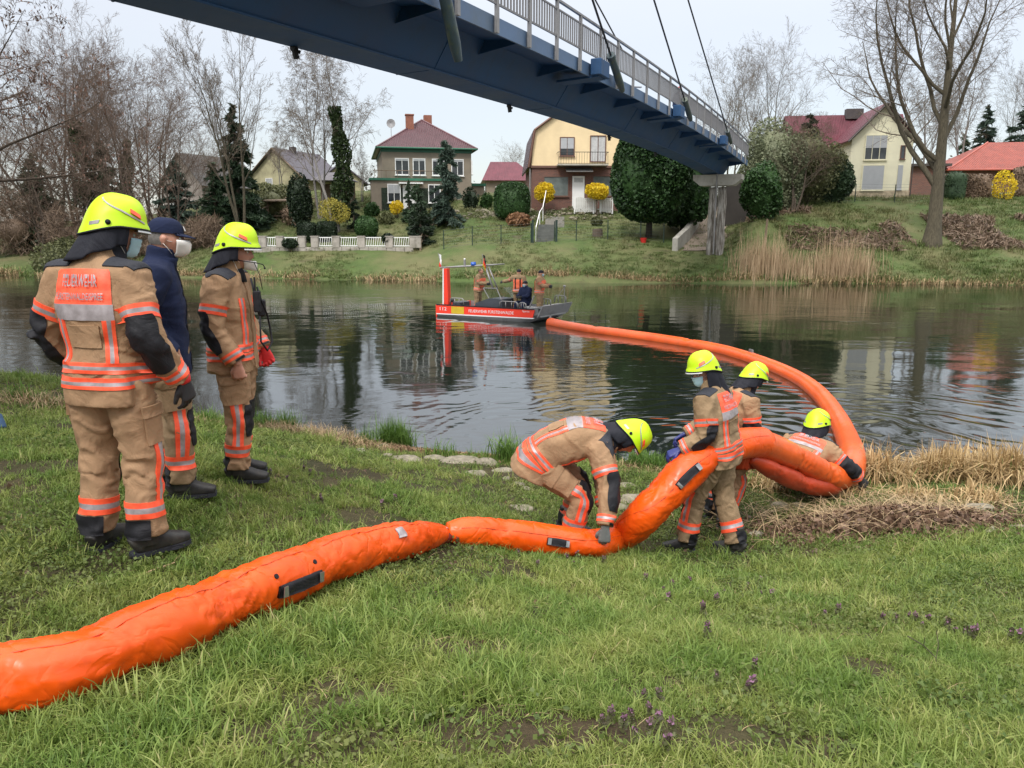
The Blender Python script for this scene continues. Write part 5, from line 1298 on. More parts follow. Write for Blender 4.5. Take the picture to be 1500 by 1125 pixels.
        bm = bmesh.new(); bv = [bm.verts.new(p) for p in verts]
        for f, m_ in zip(Fs, mi):
            fc_ = bm.faces.new([bv[k] for k in f]); fc_.material_index = m_
        bmesh.ops.recalc_face_normals(bm, faces=bm.faces); me = bpy.data.meshes.new(name); bm.to_mesh(me); bm.free()
        for m_ in mats: me.materials.append(m_)
        me.polygons.foreach_set('use_smooth', np.ones(len(me.polygons), bool)); ob = bpy.data.objects.new(name, me); link(ob, parent or s.t); smooth_by_angle(ob, 50); return ob
    def trunkfn(s, t0, t1, a0, a1, lin=False):
        def f(u, v):
            t = t0 + (t1 - t0) * v; a = R(a0 + (a1 - a0) * u)
            if lin: h = abs(math.sin(R(a0))) ** .7 * (1 - 2 * u); a = PI - math.copysign(math.asin(min(1, abs(h)) ** (1 / .7)), h)
            c, T, S, Fv, rx, ry = s.frame(t)
            ca, sa = math.sin(a), math.cos(a)  # a=0 front, +90 right, 180 back
            x = math.copysign(abs(ca) ** .7, ca) * rx; y = math.copysign(abs(sa) ** .6, sa) * ry; d = S * x + Fv * y
            return c, d, np.linalg.norm(d)
        return f
    def limbfn(s, seg, l0, l1, a0, a1, r, ref=None):
        p0, p1 = [np.asarray(q, float) for q in seg]; T = nrm(p1 - p0); ref = nrm(ref if ref is not None else v3(0, 1, 0)); Fv = nrm(ref - (ref @ T) * T); S = np.cross(Fv, T)
        if S[2] == S[2] and False: pass
        def f(u, v):
            l = l0 + (l1 - l0) * v; a = R(a0 + (a1 - a0) * u); c = p0 + (p1 - p0) * l; return c, Fv * math.cos(a) + S * math.sin(a), r
        return f
    def ring(s, t0, t1, a0=-180, a1=180, name='reflective_band', n=60, mats=None): return s.patch(s.coat_b, s.trunkfn(t0, t1, a0, a1), n, 6, name, mats or [C_or, C_si], rows=[0, 0, 1, 1, 0, 0], wrap=abs(a1 - a0) >= 359, off=.005)
    def limb_ring(s, bvh, seg, l0, l1, r, a0=-180, a1=180, name='reflective_band', n=26, mats=None, ref=None): return s.patch(bvh, s.limbfn(seg, l0, l1, a0, a1, r, ref), n, 6, name, mats or [C_or, C_si], rows=[0, 0, 1, 1, 0, 0], wrap=abs(a1 - a0) >= 359)
    def tt(s, z): return z
    def back_print(s, t0, t1, a0, a1, lines, parent):
        """lettering laid on the back of the jacket"""
        f = s.trunkfn(t0, t1, a0, a1, True); V = []; Fs = []
        for li, (txt, v0, v1, u0, u1) in enumerate(lines):
            cu = bpy.data.curves.new('t', 'FONT'); cu.body = txt; cu.size = 1; cu.resolution_u = 2; cu.offset = .012; ob = bpy.data.objects.new('t', cu); COL.objects.link(ob)
            dg = bpy.context.evaluated_depsgraph_get(); dg.update(); e = ob.evaluated_get(dg).to_mesh(); co = np.array([v.co[:] for v in e.vertices]); ps = [tuple(p.vertices) for p in e.polygons]
            ob.evaluated_get(dg).to_mesh_clear(); bpy.data.objects.remove(ob); bpy.data.curves.remove(cu)
            mn, mx = co.min(0), co.max(0); b = len(V)
            for p in co:
                u = u0 + (u1 - u0) * (p[0] - mn[0]) / (mx[0] - mn[0]); v = v0 + (v1 - v0) * (p[1] - mn[1]) / (mx[1] - mn[1])
                c, d, r = f(u, v); d = nrm(d); h = s.coat_b.ray_cast(Vector(c + d * r * 1.45), Vector(-d), r * 1.4); q = np.array(h[0]) if h[0] is not None else c + d * r; q = c + d * r if abs(np.linalg.norm(q - c) - r) > .25 * r else q; V.append(q + d * .0165)
            Fs += [tuple(b + i for i in f_) for f_ in ps]
        return meshobj('lettering', V, Fs, C_si, parent)
    def turnout_marks(s, back=True, text=True, front=True, pocket=True, armbands=True, waist=((.13, .205), (.225, .30)), vtop=.62, women=False):
        tb = s.trunkfn
        for a, b in waist: s.ring(a, b)
        w = 11.5
        if back:
            for ac in (180 - 35, 180 + 35): s.patch(s.coat_b, tb(.30, vtop, ac - w, ac + w), 6, 14, 'reflective_band', [C_or, C_si], cols=[0, 0, 1, 1, 0, 0])
            s.patch(s.coat_b, tb(vtop, vtop + .085, 180 - 46, 180 + 46, True), 20, 4, 'silver_band', [C_si])
            pn = s.patch(s.coat_b, tb(vtop + .085, vtop + .29, 180 - 44, 180 + 44, True), 22, 12, 'back_panel', [C_or])
            if text: s.back_print(vtop + .085, vtop + .29, 180 - 44, 180 + 44, [('FEUERWEHR', .57, .86, .80, .20), ('FÜRSTENWALDE/SPREE', .14, .42, .90, .12)], pn)
            if pocket: s.patch(s.coat_b, tb(vtop - .20, vtop - .035, 180 - 18, 180 + 19), 8, 6, 'back_flap', [s.coat_o.data.materials[0]], off=.008)
        if front:
            for ac in (-38, 38): s.patch(s.coat_b, tb(.30, .74, ac - w, ac + w), 6, 14, 'reflective_band', [C_or, C_si], cols=[0, 0, 1, 1, 0, 0])
            s.patch(s.coat_b, tb(.04, .93, -5, 5), 3, 20, 'zip_flap', [s.coat_o.data.materials[0]], off=.008)
        for sg, (sh, el, wr) in s.arms.items():
            # shoulder reinforcement
            c0 = s.frame(.9)[0]; 
            def fs(u, v, sh=sh, c0=c0, sg=sg):
                c, T, S, Fv, rx, ry = s.frame(.82); top = nrm(T); x = .10 + .13 * u; base = c - T * .05 + S * sg * x * .8; return base, nrm(top * 1.0 + S * sg * (.1 + .5 * u) + Fv * (v - .5) * 1.1), .17
            s.patch(s.coat_b, fs, 14, 14, 'shoulder_patch', [C_grey], off=.006, tol=9)
            if armbands:
                s.limb_ring(s.coat_b, (sh, el), .50, .72, .09); s.limb_ring(s.coat_b, (el, wr), .74, .93, .068)
                s.limb_ring(s.coat_b, (el, wr), .95, 1.0, .062, -70, 70, 'cuff_strap', 10, [C_dark, C_dark])
            s.elbow(sg)
    def elbow(s, sg, wid=75, out=None):
        sh, el, wr = s.arms[sg]; bend = nrm(el - (sh + wr) / 2 + v3(sg * .02, -.02, 0)); T1 = nrm(el - sh); T2 = nrm(wr - el)
        def f(u, v):
            a = R(-wid + 2 * wid * u) * (1 - .25 * (2 * v - 1) ** 4)
            if v < .5: c = el - (el - sh) * (.5 - v) * .62; T = T1
            else: c = el + (wr - el) * (v - .5) * 1.30; T = T2
            T = nrm(T1 * (1 - v) + T2 * v); Fv = nrm(bend - (bend @ T) * T); S = np.cross(Fv, T); return c, Fv * math.cos(a) + S * math.sin(a), .078
        s.patch(s.coat_b, f, 20, 28, 'elbow_patch', [C_dark], off=.007)
    def leg_marks(s, knees=True, pockets=True, l0=.55, ring=(.52, .74), heel=True, front=None):
        for sg, (hp, kn, an) in s.legs.items():
            ref = front if front is not None else v3(0, 1, 0); mid = hp + (kn - hp) * .5
            s.limb_ring(s.pant_b, (kn, an), ring[0], ring[1], .088, ref=ref)
            def f(u, v, hp=hp, kn=kn, an=an, sg=sg):
                q = l0 + (1 + ring[0] - l0) * v; c, T = (hp + (kn - hp) * q, nrm(kn - hp)) if q < 1 else (kn + (an - kn) * (q - 1), nrm(an - kn)); a = R(sg * 90 + (-24 + 48 * u) - sg * 12)
                Fv = nrm(ref - (ref @ T) * T); S = np.cross(Fv, T) * -1; S = S if S @ s.ts[0] > 0 else -S; return c, Fv * math.cos(a) + S * math.sin(a), .092
            s.patch(s.pant_b, f, 6, 20, 'reflective_band', [C_or, C_si], cols=[0, 0, 1, 1, 0, 0])
            if knees:
                def f2(u, v, hp=hp, kn=kn, an=an):
                    q = .80 + .55 * v; c, T = (hp + (kn - hp) * q, nrm(kn - hp)) if q < 1 else (kn + (an - kn) * (q - 1), nrm(an - kn)); a = R(-48 + 96 * u) * (1 - .2 * (2 * v - 1) ** 4)
                    Fv = nrm(ref - (ref @ T) * T); S = np.cross(T, Fv); return c, Fv * math.cos(a) + S * math.sin(a), .095
                s.patch(s.pant_b, f2, 14, 20, 'knee_patch', [C_dark], off=.007)
            if pockets:
                def f3(u, v, hp=hp, kn=kn, sg=sg):
                    T = nrm(kn - hp); c = hp + (kn - hp) * (.28 + .48 * v); a = R(sg * 78 + (-42 + 84 * u)); Fv = nrm(ref - (ref @ T) * T); S = np.cross(Fv, T) * -1; S = S if S @ s.ts[0] > 0 else -S; return c, Fv * math.cos(a) + S * math.sin(a), .108
                pk = s.patch(s.pant_b, f3, 10, 10, 'cargo_pocket', [s.pm], off=.014)
                def f4(u, v): return f3(-.03 + 1.06 * u, -.06 + .30 * v)
                s.patch(s.pant_b, f4, 10, 4, 'pocket_flap', [s.pm], off=.021, parent=pk)
            if heel:
                def f5(u, v, kn=kn, an=an):
                    c = kn + (an - kn) * (.76 + .26 * v); a = R(180 - 50 + 100 * u); T = nrm(an - kn); Fv = nrm(ref - (ref @ T) * T); S = np.cross(T, Fv); return c, Fv * math.cos(a) + S * math.sin(a), .088
                s.patch(s.pant_b, f5, 12, 10, 'heel_patch', [C_dark], off=.007)
    def boot(s, an, toe, flex=0.0, length=.21, mat=None, tip=0.0):
        """an: ankle centre, toe: horizontal direction"""
        an = np.asarray(an, float); toe = nrm(toe); z = v3(0, 0, 1); sole = an - z * an[2] + z * (s.floor(an) if hasattr(s, 'floorf') else 0); h = an[2] - sole[2]
        sd = np.cross(toe, z)
        prof = [(-.080, .055, .034, .045), (-.05, .07, .042, .068), (0.0, .07, .044, .07), (.06, .055, .046, .056), (.12, .043, .050, .043), (.17, .036, .047, .036), (length, .030, .034, .028)]
        up = nrm(z + toe * flex)
        cs = [sole + toe * a + z * (b + .004) for a, b, w, hh in prof]
        v, f = etube(cs, sd, [w for _, _, w, _ in prof], [hh for *_, hh in prof], 18, 2.8)
        v = np.array(v); v[:, 2] = np.maximum(v[:, 2], sole[2] + .002)
        sh = etube([an - z * min(.05, h * .5), an + up * .06, an + up * .16], sd, [.055, .058, .062], [.06, .06, .062], 16)
        V, Fq = fuse([(v, f), sh], .007, 3); b = meshobj('boot', V, Fq, mat or C_boot, s.t, True)
        m = MB(); pts = [(-.088, .030), (-.06, .046), (.0, .042), (.06, .046), (.12, .056), (.17, .052), (length + .004, .028)]
        poly = [sole + toe * a + sd * w for a, w in pts] + [sole + toe * a - sd * w for a, w in pts[::-1]]; m.prism(poly, (0, 0, .024)); m.build('sole', C_grey, b)
        return b
    def hand(s, wr, d, palm, sg, curl=.35, mat=None, glove=True, scale=1.0, name='glove', spread=.06, thumb=.5, collect=False, cuff=None):
        """sg: +1 right hand, -1 left; palm: direction the palm faces"""
        d = nrm(d); palm = nrm(np.asarray(palm, float) - (np.asarray(palm, float) @ d) * d); th = np.cross(d, palm) * (-sg)  # thumb side
        k = scale * (1.12 if glove else 1.0); wr = np.asarray(wr, float); tubes = []
        tubes.append(etube([wr - d * .03 * k, wr + d * .01 * k, wr + d * .05 * k, wr + d * .088 * k, wr + d * .098 * k], th, np.array([.030, .031, .040, .043, .038]) * k, np.array([.022, .020, .018, .015, .012]) * k, 16, 2.6))
        L = [.070, .080, .075, .060]
        for i in range(4):
            off = (.031 - .0207 * i) * k; a = (1.5 - i) * spread; base = wr + d * (.088 - .004 * abs(i - 1.2)) * k + th * off; dirn = nrm(d + th * a); ln = L[i] * k; pts = [base - d * .025 * k, base]; ang = 0; cur = base
            for q, fr in enumerate((.42, .32, .26)):
                ang += curl * (1.0, 1.15, .8)[q] * (1 + .08 * i); dd = dirn * math.cos(ang) + palm * math.sin(ang); cur = cur + dd * ln * fr; pts.append(cur)
            r = np.array([.0105, .0105, .0098, .0092, .0075]) * k * (.9 if i == 3 else 1); tubes.append(etube(pts, th, r, r, 10, 2.0))
        b = wr + d * .022 * k + th * .026 * k; t1 = b + nrm(d * .72 + th * .62 + palm * .25) * .036 * k; t2 = t1 + nrm(d * .9 + th * (.32 - .3 * thumb) + palm * (.25 + .5 * thumb)) * .032 * k; t3 = t2 + nrm(d * .95 + palm * (.3 + .6 * thumb)) * .026 * k
        tubes.append(etube([b - d * .01, b, t1, t2, t3], palm, np.array([.012, .015, .0135, .0115, .009]) * k, np.array([.012, .015, .0135, .0115, .009]) * k, 10, 2.0))
        if collect: return tubes
        V, Fq = fuse(tubes, .0042, 2); g = meshobj(name, V, Fq, mat, s.t, True)
        if cuff is not None:
            cv, cf = etube([wr - d * .055, wr - d * .0, wr + d * .018], th, [.046, .040, .037], [.036, .030, .027], 18); meshobj('glove_cuff', cv, cf, cuff, g, True)
        return g
    def head(s, c, fwd, up, tubes_extra=(), skin=None, eyes=True, hair=None, neck=None):
        """c: head centre"""
        c = np.asarray(c, float); fwd = nrm(fwd); up = nrm(np.asarray(up, float) - (np.asarray(up, float) @ fwd) * fwd); rt = np.cross(fwd, up); s.hf = (c, fwd, up, rt)
        n, m = 44, 34; V = []
        for i in range(m + 1):
            ph = -PI / 2 + PI * i / m
            for j in range(n):
                a = 2 * PI * j / n; x, y, z = math.cos(ph) * math.sin(a), math.cos(ph) * math.cos(a), math.sin(ph); V.append(s.headpt(x, y, z))
        V = np.array(V); Fs = [(i * n + j, i * n + (j + 1) % n, (i + 1) * n + (j + 1) % n, (i + 1) * n + j) for i in range(m) for j in range(n)]
        V = V + 0; tubes = [((c + V[:, :1] * rt + V[:, 1:2] * fwd + V[:, 2:3] * up), [f for f in Fs])]
        # close poles
        v, f = tubes[0]; v = v.copy(); f = f + [tuple(range(n))[::-1], tuple(m * n + j for j in range(n))]; tubes = [(v, f)]
        for sg in (-1, 1):
            e = c + rt * sg * .076 - fwd * .008 - up * .004; tubes.append(etube([e - up * .030 - rt * sg * .002, e - up * .012 + rt * sg * .004, e + up * .012 + rt * sg * .008, e + up * .030 + rt * sg * .002], fwd, [.008, .013, .019, .010], [.006, .008, .009, .006], 10))
        nk = neck if neck is not None else c - up * .17 - fwd * .02
        tubes.append(etube([c - up * .05 - fwd * .02, c - up * .10 - fwd * .018, nk, nk + (nk - c) * .35], rt, [.052, .056, .062, .085], [.054, .058, .064, .075], 16)); tubes += list(tubes_extra)
        V, Fq = fuse(tubes, .0062, 1, .3); b = meshobj('body', V, Fq, skin or C_skin, s.t, True)
        if eyes:
            for sg in (-1, 1):
                q = c + rt * sg * .031 + fwd * .0785 + up * .012; mm = MB(); mm.ball(q, .0125, 12); e = mm.build('eye', C_eyeW, s.t, True); mm = MB(); mm.ball(q + fwd * .0065 + rt * sg * .0, .0078, 10); mm.build('iris', C_eyeD, e, True)
                mm = MB(); mm.tube([q + up * .020 + fwd * .010 - rt * sg * .014, q + up * .024 + fwd * .012, q + up * .019 + fwd * .004 + rt * sg * .016], .0035, 5); mm.build('eyebrow', hair or C_hairD, s.t, True)
        return b
    def headpt(s, x, y, z):
        X, Y, Z = x * .077, y * .097, z * .118
        if z < -.1: k = (-z - .1) / .9; X *= 1 - .30 * k; Y = Y * (1 - .10 * k) + .016 * k
        if y > 0:
            g = lambda cx, cz, sx, sz: math.exp(-((abs(X) - cx) / sx) ** 2 - ((Z - cz) / sz) ** 2)
            Y += .024 * g(0, -.022, .011, .020) + .012 * g(0, .0, .009, .022) - .010 * g(.031, .010, .015, .012) + .006 * g(.026, .034, .02, .010) + .005 * g(0, -.056, .018, .009) - .004 * g(0, -.068, .02, .006) + .010 * g(0, -.090, .02, .014) - .004 * g(0, -.041, .01, .005)
            X += math.copysign(.003, X) * g(.05, -.018, .018, .018)
        else: Y *= 1.04
        return (X, Y, Z)
    def hl(s, x, y, z): c, f, u, r = s.hf; return c + r * x + f * y + u * z
    def helmet(s, tilt=0.0, visor=True, stripes=True, cape=True, capelen=.155, knob=True):
        c, f, u, r = s.hf; a = tilt; f2 = f * math.cos(a) + u * math.sin(a); u2 = np.cross(r, f2); o = c + u * .030
        def W(x, y, z): return o + r * x + f2 * y + u2 * z
        def prof(az, h):
            """az 0 front; h 0 rim .. 1 crown"""
            ca, sa = math.cos(az), math.sin(az); fr = max(0, ca); bk = max(0, -ca)
            rx, ry = .128, (.140 if ca > 0 else .150); rim = .010 + .014 * fr - .066 * bk ** 1.3 + .0 * abs(sa)
            th = h * PI / 2; rr = math.cos(th) ** .70; zz = rim + (.168 - rim) * math.sin(th) ** 1.0
            fl = .006 * math.exp(-(h / .09) ** 2) * (1 + 2.2 * fr ** 2 + .4 * bk)
            x, y = sa * (rx * rr + fl), ca * (ry * rr + fl); y += .010 * h
            # raised central crest and side steps
            zz += .010 * math.exp(-(x / .030) ** 2) * math.sin(th) ** .5
            if .25 < h < .95: kk = .0045 * (1 if abs(math.atan2(x, .08)) > .75 and y > -.08 else 0); x *= 1 + kk * 4
            return x, y, zz
        n, m = 56, 20; V = []
        for i in range(m + 1):
            h = (i / m) ** 1.0
            for j in range(n): V.append(W(*prof(2 * PI * j / n, h * .999)))
        Fs = [(i * n + j, i * n + (j + 1) % n, (i + 1) * n + (j + 1) % n, (i + 1) * n + j) for i in range(m) for j in range(n)] + [tuple(m * n + j for j in range(n))]
        # inner wall
        b = len(V)
        for i in range(3):
            for j in range(n): p = prof(2 * PI * j / n, 0); k = (.965, .94, .5)[i]; V.append(W(p[0] * k, p[1] * k, p[2] + (.0, .02, .06)[i]))
        Fs += [((j + 1) % n, j, b + j, b + (j + 1) % n) for j in range(n)] + [(b + i * n + (j + 1) % n, b + i * n + j, b + (i + 1) * n + j, b + (i + 1) * n + (j + 1) % n) for i in range(2) for j in range(n)] + [tuple(b + 2 * n + j for j in range(n))]
        hm = meshobj('helmet', V, Fs, C_helm, s.t, True); smooth_by_angle(hm, 50)
        # black rubber rim
        mm = MB(); P0 = [W(*prof(2 * PI * j / n, 0)) - u2 * .003 for j in range(n)]; P0.append(P0[0]); mm.tube(P0, .0055, 6, cap=False); mm.build('rim_seal', C_dark, hm, True)
        def strip(path, w, mat, nm, off=.003, n_=14):
            VV = []
            for (az, h) in path:
                q = np.array(prof(az, h)); up_ = np.array(prof(az, min(.99, h + .01))); t_ = nrm(up_ - q); out = nrm(np.array([q[0] / .0174, q[1] / .027, (q[2]) / .0225])); s_ = nrm(t_ - (t_ @ out) * out)
                for k, oo in ((-1, 0), (-1, off), (1, off), (1, 0)): VV.append(W(*(q + s_ * w * k + out * (oo + .0004))))
            nn = len(path); FF = [(i * 4 + a_, i * 4 + (a_ + 1) % 4, (i + 1) * 4 + (a_ + 1) % 4, (i + 1) * 4 + a_) for i in range(nn - 1) for a_ in range(4)] + [(0, 1, 2, 3), tuple((nn - 1) * 4 + k for k in (3, 2, 1, 0))]
            ob = meshobj(nm, VV, FF, mat, hm); return ob
        if stripes:
            for sg in (-1, 1):
                pth = [(sg * (R(38) + R(112) * k), .12 + .52 * k - .06 * math.sin(k * PI)) for k in np.linspace(0, 1, 18)]; strip(pth, .0045, C_si, 'reflective_strip')
                pth = [(sg * (R(50) + R(25) * k), .24 + .11 * k) for k in np.linspace(0, 1, 6)]; strip(pth, .012, C_or, 'orange_strip', .004)
                pth = [(sg * (R(128) + R(20) * k), .13) for k in np.linspace(0, 1, 6)]; strip(pth, .009, C_si, 'reflective_strip')
        for sg in (-1, 1):
            q = prof(sg * R(112), .10); mm = MB(); qq = W(*q); dd = nrm(r * sg - f2 * .35); mm.tube([qq - dd * .004, qq + dd * .010], .0125, 14); mm.build('visor_knob', C_dark, hm, True)
        if visor:
            VV = []
            for j in range(13):
                a_ = R(-58 + 116 * j / 12); q = prof(a_, 0); VV += [W(q[0] * .99, q[1] * .99, q[2] - .002), W(q[0] * 1.03, q[1] * 1.06, q[2] - .016), W(q[0] * 1.015, q[1] * 1.045, q[2] - .019)]
            FF = [(j * 3 + k, (j + 1) * 3 + k, (j + 1) * 3 + (k + 1) % 3, j * 3 + (k + 1) % 3) for j in range(12) for k in range(3)] + [(0, 1, 2), (36, 38, 37)]; meshobj('visor_edge', VV, FF, C_visor, hm)
        mm = MB(); mm.box(tuple(0 for _ in range(3)), (.001, .001, .001))
        if cape:
            VV = []; na, nb_ = 26, 9
            for i in range(nb_ + 1):
                k = i / nb_
                for j in range(na + 1):
                    a_ = R(72 + 216 * j / na); q = np.array(prof(a_, 0)); x, y = q[0] * .93, q[1] * .93; fl = 1 + .20 * k + .07 * k * math.sin(j * 1.35 + i * .4); back = max(0, -math.cos(a_))
                    VV.append(W(x * (fl - .22 * k * (1 - back)), y * (1 + .34 * k * back) - .016 * k * math.sin(j * 1.2), q[2] + .012 - (capelen * (.70 + .30 * back)) * k))
            w_ = na + 1; outer = VV[:]; FF = [(i * w_ + j, i * w_ + j + 1, (i + 1) * w_ + j + 1, (i + 1) * w_ + j) for i in range(nb_) for j in range(na)]
            cp_ = meshobj('neck_guard', outer, FF, C_nomex, s.t, True); sm = cp_.modifiers.new('thick', 'SOLIDIFY'); sm.thickness = .004
        return hm
    def hood(s):
        """black flame hood around head and neck, face left open"""
        c, f, u, r = s.hf; V = []; n, m = 40, 26
        tubes = []
        for (y0, rr, ry, z) in (): pass
        v, fc_ = etube([s.hl(0, -.022, -.20), s.hl(0, -.020, -.13), s.hl(0, -.022, -.08), s.hl(0, -.026, -.02), s.hl(0, -.028, .04), s.hl(0, -.028, .10)], r, [.105, .086, .086, .0885, .088, .06], [.10, .082, .084, .084, .082, .06], 26)
        ob = meshobj('flame_hood', v, fc_, C_nomex, s.t, True); return ob
    def mask(s, kind='surgical', low=0.0, mat=None):
        VV = []; na, nb_ = 20, 10; dm = .0
        for i in range(nb_ + 1):
            k = i / nb_; 
            for j in range(na + 1):
                a_ = R(-64 + 128 * j / na); zz = (-.004 - .104 * k) if kind == 'surgical' else (.004 - .112 * k); zz -= low; z = max(-.98, (zz) / .118); cz = math.sqrt(max(.02, 1 - z * z)); p = np.array(s.headpt(math.sin(a_) * cz, math.cos(a_) * cz, z))
                b_ = max(0, math.cos(a_ * 1.15)) ** 1.5 * math.sin(PI * min(1, k * .9 + .08)); bul = (.0 if kind == 'surgical' else .020 * b_) - .030 * max(0, (k - .68) / .32) ** 2
                pl = .0022 * math.sin(k * 4 * 2 * PI) if kind == 'surgical' else .004 * math.exp(-(math.degrees(a_) / 5) ** 2)
                p[1] = max(p[1] - .003, (.121 - .022 * max(0, k - .2)) * max(0, math.cos(a_)) ** .9)
                p = p * np.array([1.06, 1, 1]); p[1] += .005 + bul + pl; VV.append(s.hl(*p))
        w_ = na + 1; FF = [(i * w_ + j, i * w_ + j + 1, (i + 1) * w_ + j + 1, (i + 1) * w_ + j) for i in range(nb_) for j in range(na)]
        mk = meshobj('face_mask', VV, FF, mat or (C_mask if kind == 'surgical' else C_ffp), s.t, True); sm = mk.modifiers.new('thick', 'SOLIDIFY'); sm.thickness = .002
        for sg in (-1, 1):
            for zz in (-.012, -.085):
                mm = MB(); mm.tube([s.hl(sg * .070, .040, zz - low), s.hl(sg * .082, .015, zz * .6 - low * .6), s.hl(sg * .086, -.012, -.004 + (.012 if zz > -.05 else -.02))], .0014, 5); mm.build('ear_loop', C_ffp, mk, True)
        return mk
    def cap_(s, mat):
        VV = []; n, m = 36, 12; c, f, u, r = s.hf
        for i in range(m + 1):
            th = (i / m) * PI / 2 * .99
            for j in range(n): a_ = 2 * PI * j / n; VV.append(s.hl(math.sin(a_) * .087 * math.cos(th) ** .7, math.cos(a_) * .107 * math.cos(th) ** .7 - .005, .038 + .095 * math.sin(th)))
        Fs = [(i * n + j, i * n + (j + 1) % n, (i + 1) * n + (j + 1) % n, (i + 1) * n + j) for i in range(m) for j in range(n)] + [tuple(m * n + j for j in range(n)), tuple(range(n))[::-1]]
        cp_ = meshobj('cap', VV, Fs, mat, s.t, True); smooth_by_angle(cp_, 60); top = []; 
        for k in range(13):
            a_ = R(-62 + 124 * k / 12); top.append((math.sin(a_), math.cos(a_)))
        V2 = []
        for x, y in top: V2 += [s.hl(x * .088, y * .105 - .004, .044), s.hl(x * .088 * .98, y * .105 - .004 + max(0, y - .35) * .105, .040 - .018 * y + .0), s.hl(x * .088 * .98, y * .105 - .004 + max(0, y - .35) * .105, .035 - .018 * y)]
        FF = [(j * 3 + k, (j + 1) * 3 + k, (j + 1) * 3 + (k + 1) % 3, j * 3 + (k + 1) % 3) for j in range(12) for k in range(3)] + [(0, 1, 2), (36, 38, 37)]
        meshobj('cap_peak', V2, FF, mat, cp_, True); mm = MB()
        P_ = [s.hl(-.022, .104, .060), s.hl(.022, .104, .060), s.hl(.020, .092, .088), s.hl(-.020, .092, .088)]; mm.prism([p + f * .002 for p in P_], f * .003); mm.build('cap_badge', simple('white_badge', (.7, .7, .7), .5), cp_); return cp_
# ---------------- the three watching on the left
def stand_coat(s, mat, armL, armR, tw=0, **k):
    Sc = v3(math.cos(R(tw)), math.sin(R(tw)), 0)
    return s.coat((0, -.01, .80), (0, -.01, .95), (0, 0, 1.10), (0, -.015, 1.28), (0, -.01, 1.43), (0, .01, 1.515), v3(1, 0, 0), Sc, armL, armR, mat, **k)
def std_legs(s, mat, fl=(-.13, -.02), fr=(.13, -.02), tl=(-.25, 1, 0), tr=(.25, 1, 0), zl=0.0, zr=0.0, **k):
    L_ = ((-.10, 0, .88), ((-.10 + fl[0]) / 2 - .012, fl[1] * .6 + .03, .49 + zl / 2), (fl[0], fl[1], .105 + zl)); R_ = ((.10, 0, .88), ((.10 + fr[0]) / 2 + .012, fr[1] * .6 + .03, .49 + zr / 2), (fr[0], fr[1], .105 + zr))
    s.pants((0, 0, .94), v3(1, 0, 0), L_, R_, mat, **k)
    for leg, toe, z in ((L_, tl, zl), (R_, tr, zr)):
        a = np.array(leg[2]); s.bootz(a, toe, z)
def bootz(s, a, toe, z=0.0, **k):
    """boot whose sole rests at height z"""
    b = s.boot(v3(a[0], a[1], a[2] - z), toe, **k)
    if z:
        for o in (b,): o.location.z += z
    return b
Sk.bootz = bootz
MAN_G = None
p = onground(188, 806)
s = Sk('firefighter in tan turnout gear and yellow helmet seen from behind at the far left', (p[0], p[1], nz(p[0], p[1]) + .01), R(-13), scale=1.05)
stand_coat(s, C_tan, ((-.20, -.01, 1.43), (-.315, -.05, 1.155), (-.26, .12, .945)), ((.20, -.01, 1.43), (.285, -.07, 1.15), (.325, .09, .92)), bulk=.89, seed=11)
s.turnout_marks()
std_legs(s, C_tan, fl=(-.135, -.03), fr=(.15, -.03), tl=(-.1, 1, 0), tr=(.55, .9, 0), seed=12); s.leg_marks()
s.head((.035, .085, 1.635), nrm(v3(.62, .75, -.16)), v3(.05, .1, 1)); s.hood(); s.helmet(tilt=-.05); s.mask()
s.hand((.332, .12, .905), (.12, .20, -1), (-1, .1, .0), 1, .45, C_glvK, cuff=C_glvR); s.hand((-.255, .14, .93), (.05, .15, -1), (1, 0, 0), -1, .45, C_glvK, cuff=C_glvG)
mm = MB(); mm.tube([(.40, .14, .88), (.41, .15, .84)], .03, 8); 

p = onground(262, 722)
s = Sk('man in navy fleece and cap with white mask standing between two helmeted firefighters', (p[0], p[1], nz(p[0], p[1]) + .01), R(-68), scale=1.02)
stand_coat(s, C_navy, ((-.20, -.02, 1.42), (-.27, -.10, 1.14), (-.22, .08, .95)), ((.20, -.02, 1.42), (.275, -.13, 1.15), (.225, .04, .955)), bulk=.90, seed=21, collar=True, name='fleece_jacket')
s.patch(s.coat_b, s.trunkfn(.02, .93, -2.2, 2.2), 2, 20, 'zip', [C_dark])
std_legs(s, C_olive, fl=(-.12, -.10), fr=(.13, .02), tl=(-.2, 1, 0), tr=(.15, 1, 0), seed=22)
s.leg_marks()
hd = s.hand((.222, .055, .955), (-.05, .12, -1), (-1, .1, 0), 1, .5, None, glove=False, collect=True)
wr_t = etube([(.24, -.02, 1.02), (.222, .055, .955)], (1, 0, 0), [.03, .028], [.03, .024], 12)
s.head((0, .055, 1.635), nrm(v3(.05, 1, -.10)), v3(0, .05, 1)); s.cap_(C_navy); s.mask('ffp')
V, Fq = fuse(hd + [wr_t], .0045, 2); meshobj('hand', V, Fq, C_skin, s.t, True)
cv, cf = etube([s.hl(0, -.02, -.18), s.hl(0, -.012, -.13), s.hl(0, -.01, -.105)], s.hf[3], [.085, .078, .083], [.085, .078, .083], 22); meshobj('collar', cv, cf, C_navy, s.t, True)
